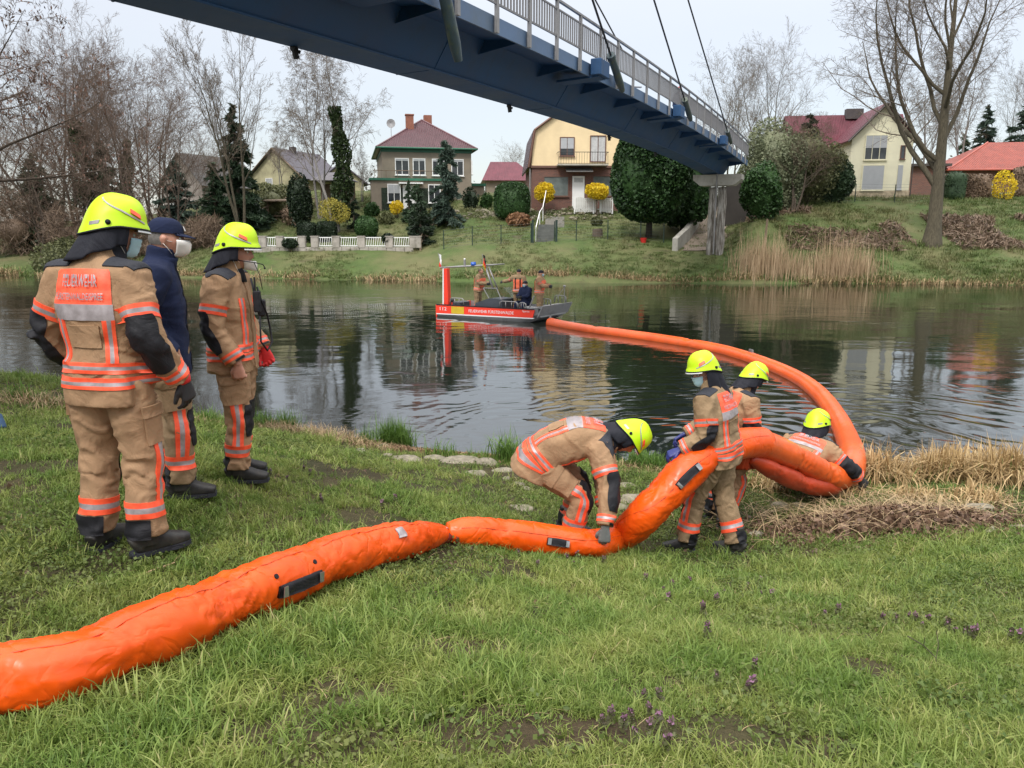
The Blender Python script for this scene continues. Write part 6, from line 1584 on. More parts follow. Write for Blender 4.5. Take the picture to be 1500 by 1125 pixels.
# short hair at the back of the head, below the cap
VV = []; 
for i in range(7):
    for j in range(17):
        a_ = R(100 + 160 * j / 16); z = .05 - .085 * i / 6; p3 = np.array(s.headpt(math.sin(a_) * math.sqrt(1 - (z / .118) ** 2), math.cos(a_) * math.sqrt(1 - (z / .118) ** 2), z / .118)) * 1.025; VV.append(s.hl(*p3))
meshobj('hair', VV, [(i * 17 + j, i * 17 + j + 1, (i + 1) * 17 + j + 1, (i + 1) * 17 + j) for i in range(6) for j in range(16)], simple('grey_hair', (.12, .11, .10), .7, .3, 60), s.t, True)

p = onground(356, 700)
s = Sk('firefighter in profile with red-striped yellow helmet and radio at the waterside', (p[0], p[1], nz(p[0], p[1]) + .01), R(-84), scale=1.03)
stand_coat(s, C_tan, ((-.21, 0, 1.43), (-.27, .02, 1.14), (-.20, .16, .93)), ((.21, -.03, 1.43), (.265, -.075, 1.145), (.27, .075, .90)), bulk=.93, seed=31)
s.turnout_marks(text=False, pocket=False)
std_legs(s, C_tan, fl=(-.10, -.06), fr=(.12, .0), tl=(-.1, 1, 0), tr=(.05, 1, 0), seed=32, bulk=.97); s.leg_marks()
hd = s.hand((.272, .085, .885), (0, .12, -1), (-1, 0, 0), 1, .7, None, glove=False, collect=True)
s.head((0, .065, 1.635), nrm(v3(.03, 1, -.10)), v3(0, .08, 1), neck=v3(0, .03, 1.52)); s.helmet(tilt=-.04); s.mask('ffp', low=.052)
V, Fq = fuse(hd + [etube([(.27, .05, .95), (.272, .085, .885)], (1, 0, 0), [.03, .028], [.03, .024], 12)], .0045, 2); meshobj('hand', V, Fq, C_skin, s.t, True)
hd = s.hand((-.20, .17, .92), (0, .3, -1), (1, 0, 0), -1, .8, C_glvR, name='glove')
# hood only round the neck, face free
cv, cf = etube([s.hl(0, -.02, -.20), s.hl(0, -.022, -.12), s.hl(0, -.035, -.05), s.hl(0, -.04, .03)], s.hf[3], [.10, .078, .082, .075], [.095, .070, .068, .064], 24); meshobj('flame_hood', cv, cf, C_nomex, s.t, True)
# radio gear on the chest
rd = MB(); rd.box((.10, .205, 1.30), (.065, .045, .15), bev=.008); rd.tube([(.12, .20, 1.37), (.12, .20, 1.47)], .006, 6); rd.box((-.06, .20, 1.24), (.06, .05, .12), bev=.01); ro = rd.build('radio', C_dark, s.t)
rd = MB(); pts = [(.10, .21, 1.40), (.08, .23, 1.30), (.02, .25, 1.20), (-.05, .25, 1.10), (.0, .27, 1.0), (.08, .25, .95), (.13, .22, 1.02), (.12, .22, 1.2)]; rd.tube(pts, .007, 6); rd.build('radio_cable', C_dark, s.t, True)
rd = MB(); rd.tube([(.09, .17, 1.46), (.10, .19, 1.36), (.09, .21, 1.22)], .02, 6, flat=.4); rd.build('harness_strap', C_dark, s.t, True)
rd = MB(); rd.tube([s.hl(.08, -.02, -.03), s.hl(.085, .05, -.05), s.hl(.06, .14, -.055), s.hl(.03, .19, -.065), s.hl(.02, .20, -.085)], .0035, 6); rd.ball(s.hl(.02, .20, -.09), .008, 8); rd.tube([s.hl(.03, .13, -.06), s.hl(.03, .17, -.14), s.hl(.02, .19, -.24)], .003, 5); rd.build('headset_microphone', C_dark, s.t, True)

# ---------------- the crew at the boom
p = np.array([.52, 6.02]); 
s = Sk('firefighter bending over to grip the orange boom with a grey glove', (p[0], p[1], nz(p[0], p[1]) + .01), R(-92))
s.coat((0, -.385, .60), (0, -.32, .72), (0, -.20, .82), (0, .02, .905), (0, .17, .90), (0, .265, .875), v3(1, 0, 0), v3(1, 0, 0), ((-.20, .17, .86), (-.22, .24, .57), (-.05, .25, .30)), ((.20, .17, .86), (.34, .25, .60), (.475, .21, .34)), C_tan, bulk=1.0, seed=41)
s.turnout_marks(); 
L_ = ((-.10, -.29, .68), (-.15, .06, .47), (-.14, -.06, .105)); R_ = ((.10, -.29, .68), (.15, .05, .46), (.14, -.04, .105))
s.pants((0, -.29, .72), v3(1, 0, 0), L_, R_, C_tan, seed=42); s.leg_marks(l0=.6, front=nrm(v3(0, 1, .35)))
s.boot(L_[2], (-.1, 1, 0)); s.boot(R_[2], (.1, 1, 0))
s.head((0, .40, .90), nrm(v3(0, .45, -.9)), v3(0, .9, .45), eyes=False, neck=v3(0, .29, .875)); s.hood(); s.helmet(tilt=-.08)
s.hand((.49, .205, .325), (.10, -.05, -1), (-1, .0, -.2), 1, .55, C_glvG); s.hand((-.05, .25, .29), (.1, 0, -1), (1, 0, 0), -1, .6, C_glvG)

p = onground(1043, 807)
s = Sk('woman firefighter with auburn ponytail and blue mask lifting the boom', (p[0], p[1], nz(p[0], p[1]) + .01), R(50), scale=.94)
s.coat((.01, -.02, .82), (.01, -.02, .96), (.0, .0, 1.10), (-.01, .03, 1.28), (-.01, .06, 1.42), (-.01, .09, 1.50), v3(1, 0, 0), nrm(v3(1, .10, 0)), ((-.21, .04, 1.41), (-.27, -.02, 1.13), (-.37, .16, 1.0)), ((.20, .08, 1.41), (.25, .18, 1.14), (.08, .36, 1.02)), C_olive, bulk=.98, seed=51)
s.turnout_marks()
L_ = ((-.10, .0, .88), (-.14, .13, .50), (-.19, .17, .105)); R_ = ((.10, 0, .88), (.09, -.04, .50), (.06, -.20, .105))
s.pants((0, -.01, .94), v3(1, 0, 0), L_, R_, C_olive, seed=52, bulk=1.03); s.leg_marks()
s.boot(L_[2], (-.55, 1, 0)); s.boot(R_[2], (-.1, 1, 0))
hf = nrm(v3(-.80, .52, -.22)); s.head((-.02, .15, 1.625), hf, v3(0, .12, 1), hair=C_hairR); s.helmet(tilt=.02, capelen=.24); s.mask()
cv, cf = etube([s.hl(0, -.03, -.20), s.hl(0, -.032, -.12), s.hl(0, -.045, -.05), s.hl(0, -.045, .03)], s.hf[3], [.11, .085, .080, .076], [.10, .072, .062, .062], 24); meshobj('flame_hood', cv, cf, C_nomex, s.t, True)
tb_ = [s.hl(-.055, -.03, -.09), s.hl(-.075, .02, -.15), s.hl(-.085, .06, -.22), s.hl(-.08, .07, -.30), s.hl(-.07, .07, -.37)]
hb = MB()
for k in range(9):
    o_ = v3(math.cos(k * 2.1), math.sin(k * 2.1), 0) * .013 * (k > 0); hb.tube([np.array(q) + o_ * (1 - .25 * i) for i, q in enumerate(tb_)], [.012, .013, .012, .010, .004], 6)
hb.build('ponytail', C_hairR, s.t, True)
s.hand((-.375, .175, .995), (-.45, .75, -.42), (.35, .2, -1), -1, .55, C_glvB); s.hand((.08, .37, 1.01), (-.6, .6, -.5), (-.3, -.3, -1), 1, .6, C_glvB)

p = onground(1052, 768)
s = Sk('firefighter half hidden behind the woman, holding the boom with dark gloves', (p[0] + .05, p[1] + .05, nz(p[0] + .05, p[1] + .05) + .01), R(-66), scale=.88)
s.coat((0, -.06, .80), (0, -.05, .94), (0, .0, 1.07), (0, .07, 1.24), (0, .12, 1.37), (0, .17, 1.44), v3(1, 0, 0), v3(1, 0, 0), ((-.2, .12, 1.35), (-.24, .2, 1.08), (-.05, .36, .93)), ((.21, .10, 1.36), (.25, .12, 1.07), (.17, .27, .86)), C_tan, seed=61)
s.turnout_marks(text=False)
L_ = ((-.10, -.02, .86), (-.14, .08, .49), (-.14, -.04, .105)); R_ = ((.10, -.02, .86), (.14, .06, .49), (.16, -.10, .105)); s.pants((0, -.03, .92), v3(1, 0, 0), L_, R_, C_tan, seed=62); s.leg_marks()
s.boot(L_[2], (-.1, 1, 0)); s.boot(R_[2], (.1, 1, 0)); s.head((.0, .31, 1.55), nrm(v3(.1, .93, -.40)), v3(0, .4, 1), eyes=False, neck=v3(0, .19, 1.44)); s.hood(); s.helmet(tilt=-.04)
s.hand((.165, .285, .845), (-.2, .4, -.9), (-1, .2, -.2), 1, .6, C_glvK); s.hand((-.05, .37, .92), (.2, .3, -.9), (1, 0, 0), -1, .6, C_glvK)

p = onground(1172, 726)
s = Sk('firefighter crouching among dry reeds at the water edge guiding the boom', (p[0], p[1], nz(p[0], p[1]) + .01), R(-40))
s.coat((-.02, -.18, .17), (-.02, -.16, .26), (-.01, -.09, .36), (.01, .05, .46), (.02, .14, .53), (.03, .20, .56), v3(1, 0, 0), nrm(v3(1, .05, -.12)), ((-.19, .14, .52), (-.26, .33, .38), (-.10, .47, .34)), ((.215, .12, .50), (.40, .17, .36), (.50, .29, .22)), C_tan, seed=71)
s.turnout_marks()
L_ = ((-.11, -.13, .26), (-.24, .26, .40), (-.22, .10, .105)); R_ = ((.09, -.13, .26), (.20, .25, .40), (.18, .08, .105)); s.pants((-.02, -.15, .30), v3(1, 0, 0), L_, R_, C_tan, seed=72, bulk=.98, top=.06); s.leg_marks(pockets=False, front=nrm(v3(0, 1, .5)))
s.boot(L_[2], (-.2, 1, 0)); s.boot(R_[2], (.2, 1, 0)); s.head((.03, .27, .70), nrm(v3(.15, .95, -.25)), v3(0, .25, 1), eyes=False, neck=v3(.03, .215, .58)); s.hood(); s.helmet(tilt=-.04)
s.hand((.51, .305, .205), (.5, .5, -.7), (-.6, .6, -.3), 1, .5, C_glvK); s.hand((-.1, .48, .33), (.3, .5, -.8), (.8, 0, -.3), -1, .6, C_glvK)
# ------------------------------------------------------------------ containment boom
t = NT('orange_boom_pvc'); n = t.noise(7, 5, .55, None, 1.5); n2 = t.noise(2.2, 5, .6)
t.col(t.mix(t.ramp(t.noise(5, 6, .75), [(.56, 0), (.78, .6)]), t.ramp(n2, [(.3, (.66, .066, .003)), (.7, (.78, .096, .005))]), (.34, .045, .012))); t.rough(t.ramp(t.noise(12, 4), [(.3, .26), (.7, .42)])); t.b.inputs['Specular IOR Level'].default_value = .4
w = t.math('ABSOLUTE', t.math('SUBTRACT', t.noise(5, 2, .45, None, .8), .5)); w = t.math('MINIMUM', w, .07); t.bump(w, .5, .07); M_boom = t.m
t = NT('wet_boom_pvc'); t.col(t.mix(t.ramp(t.noise(4, 6, .75), [(.5, 0), (.75, .6)]), t.ramp(t.noise(2, 5, .6), [(.3, (.66, .085, .012)), (.7, (.82, .13, .02))]), (.36, .075, .03))); t.rough(.3); t.bump(t.noise(7, 4), .3, .03); M_boomw = t.m
M_skirt = simple('boom_skirt', (.42, .040, .008), .45, .15, 3, bump=.3, bscale=6, bdist=.03)
M_steel = simple('boom_connector_steel', (.35, .35, .35), .35, .1, 5, metal=.8)
def catmull(P_, n):
    P_ = np.asarray(P_, float); Q = np.vstack([2 * P_[0] - P_[1], P_, 2 * P_[-1] - P_[-2]]); out = []
    for i in range(1, len(Q) - 2):
        for k in range(n):
            t_ = k / n; a, b, c, d = Q[i - 1], Q[i], Q[i + 1], Q[i + 2]
            out.append(.5 * (2 * b + (c - a) * t_ + (2 * a - 5 * b + 4 * c - d) * t_ ** 2 + (3 * b - a - 3 * c + d) * t_ ** 3))
    out.append(Q[-2]); return np.array(out)
def resample(P_, step):
    L = np.concatenate([[0], np.cumsum(np.linalg.norm(np.diff(P_, axis=0), axis=1))]); n = max(4, int(L[-1] / step)); q = np.linspace(0, L[-1], n + 1)
    return np.stack([np.interp(q, L, P_[:, i]) for i in range(P_.shape[1])], 1), q
bm_t = thing('containment_boom', 'long orange inflatable oil containment boom laid over the grass and across the river', 'oil boom', (0, 0, 0))
def boom_section(pts, rad, joints=(), n=40, step=.022, mat=None, seed=0, fl=1.0, sag=0.0, wr=1.0, ends=(1, 1)):
    """pts with radius as 4th column; joints = list of positions (m) where the tube is pinched and creased"""
    P4 = resample(catmull(pts, 12), step); C_, q = P4; P3 = C_[:, :3]; r = C_[:, 3]; T, A, B = frames(P3)
    # keep A pointing up
    up = np.array([0, 0, 1.0]); A = vn(up - (T @ up)[:, None] * T); B = np.cross(T, A)
    th = np.arange(n) * 2 * PI / n; S_, TH = np.meshgrid(q, th, indexing='ij'); Rr = np.tile(r[:, None], (1, n))
    U = np.stack([S_ * 2.6, np.cos(TH) * 1.3 + seed, np.sin(TH) * 1.3], -1).reshape(-1, 3)
    big = n3(U, seed).reshape(S_.shape); U2 = np.stack([S_ * 9 + big * 1.2 + .6 * np.sin(TH * 2), np.cos(TH) * 1.6, np.sin(TH) * 1.6 + seed], -1).reshape(-1, 3); med = n3(U2, seed + 1).reshape(S_.shape)
    U3 = np.stack([S_ * 24 + med * 1.5, np.cos(TH) * 2.4 + 1.3 * np.sin(S_ * 6)[...], np.sin(TH) * 2.4], -1).reshape(-1, 3); fine = n3(U3, seed + 2).reshape(S_.shape)
    jn = sum([np.exp(-((S_ - j) / .30) ** 2) for j in joints], np.zeros_like(S_)); jn = np.clip(jn + .22 * (np.abs(big) > .45), 0, 1)
    d = .022 * big - .055 * wr * np.maximum(0, 1 - 4.0 * np.abs(med)) * (.12 + .9 * jn) + .010 * wr * fine * (.3 + jn)
    for j in joints:
        x = (S_ - j + .05 * np.sin(TH + seed) + .03 * med) / .085; d -= .13 * np.exp(-x * x) * (.6 + .4 * np.cos(3 * TH + j * 9)) + .10 * np.exp(-(x * .38) ** 2) * np.abs(np.sin(TH * 7 + 3 * x + 4 * med)) ** 2
    Rr = Rr * (1 + d); V = P3[:, None] + Rr[..., None] * (np.cos(TH)[..., None] * A[:, None] * fl + np.sin(TH)[..., None] * B[:, None] * (2 - fl))
    k = len(P3); i, j = np.meshgrid(np.arange(k - 1), np.arange(n), indexing='ij'); j2 = (j + 1) % n
    Fq = np.stack([i * n + j, i * n + j2, (i + 1) * n + j2, (i + 1) * n + j], -1).reshape(-1, 4)
    Vf = V.reshape(-1, 3); F2 = Fq.tolist()
    F2.append(list(range(n))); F2.append([(k - 1) * n + q_ for q_ in range(n)][::-1])
    bm = bmesh.new(); bv = [bm.verts.new(p) for p in Vf.tolist()]
    for f in F2: bm.faces.new([bv[x] for x in f])
    bmesh.ops.recalc_face_normals(bm, faces=bm.faces); me = bpy.data.meshes.new('boom_section'); bm.to_mesh(me); bm.free(); me.materials.append(mat or M_boom)
    me.polygons.foreach_set('use_smooth', np.ones(len(me.polygons), bool)); o = bpy.data.objects.new('boom_section', me); link(o, bm_t)
    return o, P3, r, A, B, T, q, V
def strap(sec, s0, s1, th0, th1, name='handle_strap', mat=None, off=.012, parent=None, silver=True):
    o, P3, r, A, B, T, q, V = sec; n = V.shape[1]; VV = []; ns, nt = 14, 4
    def surf(s_, t_, oo):
        i = np.interp(s_, q, np.arange(len(q))); i0 = int(i); f = i - i0; i1 = min(i0 + 1, len(q) - 1); j = (t_ / (2 * PI)) % 1 * n; j0 = int(j) % n; j1 = (j0 + 1) % n; g = j - int(j)
        p = (V[i0, j0] * (1 - g) + V[i0, j1] * g) * (1 - f) + (V[i1, j0] * (1 - g) + V[i1, j1] * g) * f; c = P3[i0] * (1 - f) + P3[i1] * f; return p + nrm(p - c) * oo
    for i in range(ns + 1):
        for j in range(nt + 1):
            bow = off + .012 * math.sin(PI * i / ns); VV.append(surf(s0 + (s1 - s0) * i / ns, th0 + (th1 - th0) * j / nt, bow))
    b = len(VV)
    for i in range(ns + 1):
        for j in range(nt + 1): VV.append(surf(s0 + (s1 - s0) * i / ns, th0 + (th1 - th0) * j / nt, -.004))
    w_ = nt + 1; FF = [(i * w_ + j, i * w_ + j + 1, (i + 1) * w_ + j + 1, (i + 1) * w_ + j) for i in range(ns) for j in range(nt)]
    ed = [i * w_ for i in range(ns + 1)]; FF += [(a, c, c + b, a + b) for a, c in zip(ed[:-1], ed[1:])]; ed = [i * w_ + nt for i in range(ns + 1)]; FF += [(a, c, c + b, a + b) for a, c in zip(ed[:-1], ed[1:])]
    FF += [(j, j + 1, j + 1 + b, j + b) for j in range(nt)] + [(ns * w_ + j, ns * w_ + j + 1, ns * w_ + j + 1 + b, ns * w_ + j + b) for j in range(nt)]
    st_ = meshobj(name, VV, FF, mat or C_dark, parent or o, True)
    if silver:
        for e in (.07, .93):
            c = s0 + (s1 - s0) * e; m_ = MB(); dth = (th1 - th0)
            ps = [surf(c + a, th0 + dth * t_, off + .014 * 1) for a, t_ in ((-.014, .12), (.014, .12), (.014, .88), (-.014, .88))]; cc_ = sum(ps) / 4; nn_ = nrm(cc_ - P3[int(np.interp(c, q, np.arange(len(q))))]); m_.prism(ps, nn_ * .004); m_.build('rivet_plate', M_steel, st_)
    return st_
def eyelets(sec, lst):
    o, P3, r, A, B, T, q, V = sec; n = V.shape[1]
    for s_, t_ in lst:
        i = int(np.interp(s_, q, np.arange(len(q)))); j = int((t_ / (2 * PI)) % 1 * n); p = V[i, j]; nn_ = nrm(p - P3[i]); m_ = MB(); m_.tube([p - nn_ * .002, p + nn_ * .005], .013, 10); m_.build('eyelet', C_dark, o)
# section lying on the grass, lower left to the coupling
def og(px, py, r): q = onground(px, py, r * .92); return (q[0], q[1], q[2], r)
left = [og(-160, 1040, .135), og(-60, 1012, .135)] + [og(x, y, r) for x, y, r in [(0, 995, .135), (100, 978, .135), (215, 932, .14), (330, 882, .14), (440, 838, .14), (520, 808, .135), (580, 794, .128), (612, 788, .115), (636, 784, .085), (648, 782, .06)]]
def pixel(p):
    X, Y, Z = p[0], p[1], p[2] - CAMZ; f = Y * CT - Z * ST; u = Y * ST + Z * CT; return (750 + F * X / f, 562.5 - F * u / f)
def js(pts, px):
    P4, q = resample(catmull(pts, 12), .02); return tuple(q[min(range(len(P4)), key=lambda i: abs(pixel(P4[i])[0] - x))] for x in px)
S1 = boom_section(left, .135, joints=js(left, (20, 152, 300, 338, 462, 545, 606)), seed=2)
def s_at(sec, px, py):
    o, P3, r, A, B, T, q, V = sec; best = min(range(len(P3)), key=lambda i: (lambda p: (p[0] - px) ** 2 + (p[1] - py) ** 2)(pixel(P3[i]))); return q[best]
def theta_to_cam(sec, s_, lift=0.0):
    """angle on the tube that faces the camera"""
    o, P3, r, A, B, T, q, V = sec; i = int(np.interp(s_, q, np.arange(len(q)))); v = nrm(np.array([0, 0, CAMZ]) - P3[i]); return math.atan2(v @ B[i], v @ A[i]) + lift
s0, s1 = s_at(S1, 377, 868), s_at(S1, 440, 838); tc = theta_to_cam(S1, (s0 + s1) / 2); sgn = 1 if S1[4][10] @ np.array([0, -1, 0]) > 0 else -1
strap(S1, s0, s1, tc + sgn * .20, tc + sgn * .62); eyelets(S1, [(s0 - .0, tc - sgn * .15), (s1 - .02, tc - sgn * .15)])
s0 = s_at(S1, 568, 795); strap(S1, s0 - .035, s0 + .04, tc - sgn * .55, tc - sgn * .05, 'reflective_label', C_si, .004, silver=False)
# section over the bending man's hand and up to the woman's hip
mid = [og(655, 780, .075), og(685, 779, .11), og(745, 784, .125), og(810, 792, .125), og(865, 797, .12), og(905, 788, .13)]
mid += [(*P(948, 752, 5.85), .15), (*P(985, 712, 5.95), .155), (*P(1018, 680, 6.05), .155), (*P(1050, 662, 6.22), .145), (*P(1085, 650, 6.45), .135), (*P(1115, 648, 6.75), .14)]
S2 = boom_section(mid, .13, joints=js(mid, (720, 862, 905, 968, 1040)), seed=5)
s0, s1 = s_at(S2, 793, 787), s_at(S2, 832, 787); tc = theta_to_cam(S2, s0); strap(S2, s0, s1, tc - sgn * .15, tc + sgn * .25)
s0, s1 = s_at(S2, 985, 715), s_at(S2, 1015, 690); tc = theta_to_cam(S2, s0); strap(S2, s0, s1, tc + sgn * .05, tc + sgn * .45)
S3pts = [(*P(1112, 648, 6.7), .13), (*P(1150, 664, 7.05), .13), (*P(1190, 684, 7.45), .13), (*P(1222, 698, 7.8), .14), (*P(1243, 692, 8.25), .155), (*P(1248, 668, 8.9), .155), (*G(1240, 640, .06), .155), (*G(1226, 612, .05), .155), (*G(1205, 583, .05), .155), (*G(1176, 559, .05), .155), (*G(1140, 541, .05), .155), (*G(1098, 525, .05), .155)]
S3 = boom_section(S3pts, .16, joints=(.8, 1.5), seed=7, mat=M_boomw)
# hanging lower flap between the two men
def flap(sec, s0, s1, drop, name='boom_skirt', ns=60, mat=None, ph=0, edge=.92):
    o, P3, r, A, B, T, q, V = sec; VV = []; nt = 6
    for i in range(ns + 1):
        s_ = s0 + (s1 - s0) * i / ns; k = np.interp(s_, q, np.arange(len(q))); k0 = int(k); c = P3[k0]; dd = drop * (min(1, 3.5 * i / ns + .05, 3.5 * (1 - i / ns) + .05) if edge else 1)
        for j in range(nt + 1): f = j / nt; VV.append(c - np.array([0, 0, r[k0] * .85 + dd * f]) + B[k0] * (.05 * math.sin(s_ * 7 + ph) * f + .03 * math.sin(s_ * 17) * f))
    w_ = nt + 1; ob = meshobj(name, VV, [(i * w_ + j, i * w_ + j + 1, (i + 1) * w_ + j + 1, (i + 1) * w_ + j) for i in range(ns) for j in range(nt)], mat or M_skirt, o, True); sm = ob.modifiers.new('t', 'SOLIDIFY'); sm.thickness = .008; return ob
sk = [(*P(1100, 672, 6.6), .04), (*P(1125, 684, 6.8), .09), (*P(1155, 699, 7.1), .10), (*P(1190, 711, 7.45), .10), (*P(1220, 712, 7.8), .095), (*P(1238, 702, 8.1), .05)]
S3b = boom_section(sk, .1, joints=(.5, 1.1), seed=13, mat=M_skirt); S3b[0].name = 'boom_skirt'; flap(S2, S2[6][-1] - .75, S2[6][-1] - .02, .14, edge=0)
# floating part out to the boat
far = [(*G(1101, 526, .05), .15)] + [(*G(x, y, .05), r) for x, y, r in [(1060, 514, .15), (1015, 505, .15), (965, 497, .15), (915, 490, .15), (868, 484, .15), (832, 478, .155), (806, 473, .17)]]
S4 = boom_section(far, .15, joints=(2.6, 6.2), seed=9, mat=M_boomw, step=.05, n=26)
for e, P_ in ((S3, -1), (S4, 0), (S4, -1)):
    o, P3, r, A, B, T, q, V = e; c = P3[P_]; m_ = MB(); k = np.array([0, 0, 1.0]); 
    m_.box((c[0], c[1], c[2] - .04), (.05, .05, .52), math.atan2(T[P_][1], T[P_][0])); m_.build('end_connector', M_steel, o)
for sec in (S1, S2, S3):
    o, P3, r, A, B, T, q, V = sec; tc_ = theta_to_cam(sec, q[len(q) // 2])
    for dth in (-.75,):
        j = int(((tc_ + sgn * dth) / (2 * PI)) % 1 * V.shape[1]); L_ = V[4:-4:2, j]; m_ = MB(); m_.tube(L_, .0032, 5); m_.build('weld_seam', simple('weld_orange', (.5, .055, .006), .5), o, True)
# flattened black-red throat at the coupling on the grass, with shackle
c0 = np.array(left[-1][:3]); c1 = np.array(mid[0][:3]); mm = MB(); mm.tube([c0 - (0.22, .02, .02), c0 - (.12, .05, .02), c0 - (.03, .05, .02), c1 + (.05, 0, -.0)], [.07, .082, .078, .06], 14, flat=.8); mm.build('coupling_throat', simple('dark_red_inside', (.16, .012, .006), .6, .2, 8), bm_t, True)
mm = MB(); q = (c0 + c1) / 2 + (-.04, -.05, .055)
for a in range(3): mm.tube([q + (a * .02, 0, 0), q + (.015 + a * .02, -.01, .012), q + (.03 + a * .02, 0, 0)], .006, 6)
o = mm.build('shackle_chain', M_steel, bm_t, True); o['kind'] = 'stuff'
# ------------------------------------------------------------------ workboat
bp = G(640, 463); bq = G(788, 474); Lb = 5.3; ang = math.atan2(bq[1] - bp[1], bq[0] - bp[0])
boat = thing('workboat', 'red and grey aluminium fire service workboat with bow ramp in mid-river', 'boat', (bp[0], bp[1], 0), ang); boat.scale = (1, 1, .66)
# local frame: x along the starboard side towards the bow, y to port (away from the camera)
LS = float(np.linalg.norm(bq - bp)); W_ = 2.05
M_hred = simple('boat_red_paint', (.78, .045, .02), .3, .06, 2); M_hgrey = simple('boat_aluminium', (.30, .305, .31), .4, .12, 2, metal=.4, dirt=(.10, .10, .10), dirts=2); M_hwhite = simple('boat_white_line', (.75, .75, .75), .4, .03)
M_bdark = simple('boat_console_grey', (.045, .052, .065), .5, .1, 3); M_yel2 = simple('boat_yellow_panel', (.55, .38, .02), .4, .1, 3); M_deckb = simple('boat_deck', (.12, .125, .13), .7, .15, 5)
# hull cross-section: bottom, chine, gunwale; stern square, bow raked
xs_ = [0, .5, LS * .5, LS * .85, LS * 1.0]
def sect(x, rise, nar): return [(x, .12 + nar, -.18 + rise), (x, nar * .6, .12 + rise * .8), (x, 0, .62 + rise * .4), (x, W_, .62 + rise * .4), (x, W_ - nar * .6, .12 + rise * .8), (x, W_ - .12 - nar, -.18 + rise)]
V = []; 
for x, rs, nr in ((0, 0, 0), (LS * .5, 0, 0), (LS * .80, .04, .0), (LS * .93, .22, .04), (LS * 1.0, .45, .06)): V += sect(x, rs, nr)
FF = [(i * 6 + j, i * 6 + (j + 1) % 6, (i + 1) * 6 + (j + 1) % 6, (i + 1) * 6 + j) for i in range(4) for j in range(6) if j != 2] + [tuple(range(6)), tuple(24 + k for k in range(6))[::-1]]
hull = meshobj('hull', V, FF, M_hgrey, boat)
# deck inside
mm = MB(); mm.quad((.02, .03, .22), (LS * 1.0, .03, .30), (LS * 1.0, W_ - .03, .30), (.02, W_ - .03, .22)); mm.build('deck', M_deckb, boat)
# red side panel and white line, each a slab proud of the hull
def side(x0, x1, z0a, z1a, z0b, z1b, y, th, name, mat, par=hull):
    m_ = MB(); m_.prism([(x0, y, z0a), (x1, y, z0b), (x1 + (.07 if x1 > LS * .9 else 0), y, z1b), (x0, y, z1a)], (0, -th, 0)); return m_.build(name, mat, par)
rp = side(0.0, LS * .955, .17, .60, .27, .66, -.004, .02, 'red_side_panel', M_hred); side(0.0, LS * .955, .115, .165, .215, .265, -.004, .024, 'white_line', M_hwhite)
side(0.0, LS * .955, .615, .66, .665, .71, .01, .05, 'rubbing_strake', C_dark)
side(LS * .16, LS * .29, .20, .58, .215, .59, -.026, .006, 'yellow_panel', M_yel2)
mm = MB(); mm.box((-.02, W_ / 2, .25), (.05, W_, .75)); mm.build('transom', M_hred, boat)
def label(txt, x, z, h, mat, par, wid=None, y=-.034, rise=0.0):
    cu = bpy.data.curves.new('t', 'FONT'); cu.body = txt; cu.size = 1; cu.resolution_u = 2; cu.extrude = .0; ob = bpy.data.objects.new('t', cu); COL.objects.link(ob); dg = bpy.context.evaluated_depsgraph_get(); dg.update(); e = ob.evaluated_get(dg).to_mesh()
    co = np.array([v.co[:] for v in e.vertices]); ps = [tuple(p.vertices) for p in e.polygons]; ob.evaluated_get(dg).to_mesh_clear(); bpy.data.objects.remove(ob); bpy.data.curves.remove(cu)
    mn, mx = co.min(0), co.max(0); k = h / (mx[1] - mn[1]); kx = k if wid is None else wid / (mx[0] - mn[0]); V = [(x + (c[0] - mn[0]) * kx, y, z + (c[1] - mn[1]) * k + (c[0] - mn[0]) * kx * rise) for c in co]; return meshobj('lettering', V, ps, mat, par)
label('FEUERWEHR FÜRSTENWALDE', LS * .34, .33, .19, M_hwhite, hull, LS * .44, rise=.022); label('Spree', LS * .86, .50, .12, M_hwhite, hull, .28, rise=.02)
label('112', LS * .04, .34, .17, M_hwhite, hull, .30, rise=.02)
# bow ramp and small foredeck
mm = MB(); mm.prism([(LS * .985, .02, .30), (LS * 1.03, .02, .86), (LS * 1.03, W_ - .02, .86), (LS * .985, W_ - .02, .30)], (.05, 0, 0)); mm.build('bow_ramp', M_hgrey, boat)
mm = MB(); mm.box((LS * .96, W_ / 2, .74), (LS * .12, W_ - .04, .04), 0, 0, 0, -.05); mm.build('foredeck', M_hgrey, boat)
# console with windscreen
mm = MB(); mm.prism([(LS * .34, .25, .24), (LS * .62, .25, .24), (LS * .62, .25, 1.05), (LS * .50, .25, 1.08), (LS * .36, .25, .80)], (0, .85, 0)); cs_ = mm.build('console', M_bdark, boat)
mm = MB(); mm.prism([(LS * .50, .24, 1.08), (LS * .62, .24, 1.06), (LS * .575, .24, 1.62), (LS * .445, .24, 1.60)], (0, .012, 0)); mm.prism([(LS * .62, .25, 1.06), (LS * .575, .25, 1.62), (LS * .575, 1.10, 1.62), (LS * .62, 1.10, 1.06)], (.012, 0, 0))
tg = NT('windscreen_glass'); tg.col((.75, .8, .82)); tg.rough(.02); tg.b.inputs['Transmission Weight'].default_value = 1.0; tg.b.inputs['IOR'].default_value = 1.1; mm.build('windscreen', tg.m, cs_)
mm = MB()
for a, b in (((.50, 1.08), (.445, 1.60)), ((.445, 1.60), (.575, 1.62)), ((.575, 1.62), (.62, 1.06))): mm.tube([(LS * a[0], .235, a[1]), (LS * b[0], .235, b[1])], .02, 6)
mm.build('windscreen_frame', M_galv, cs_)
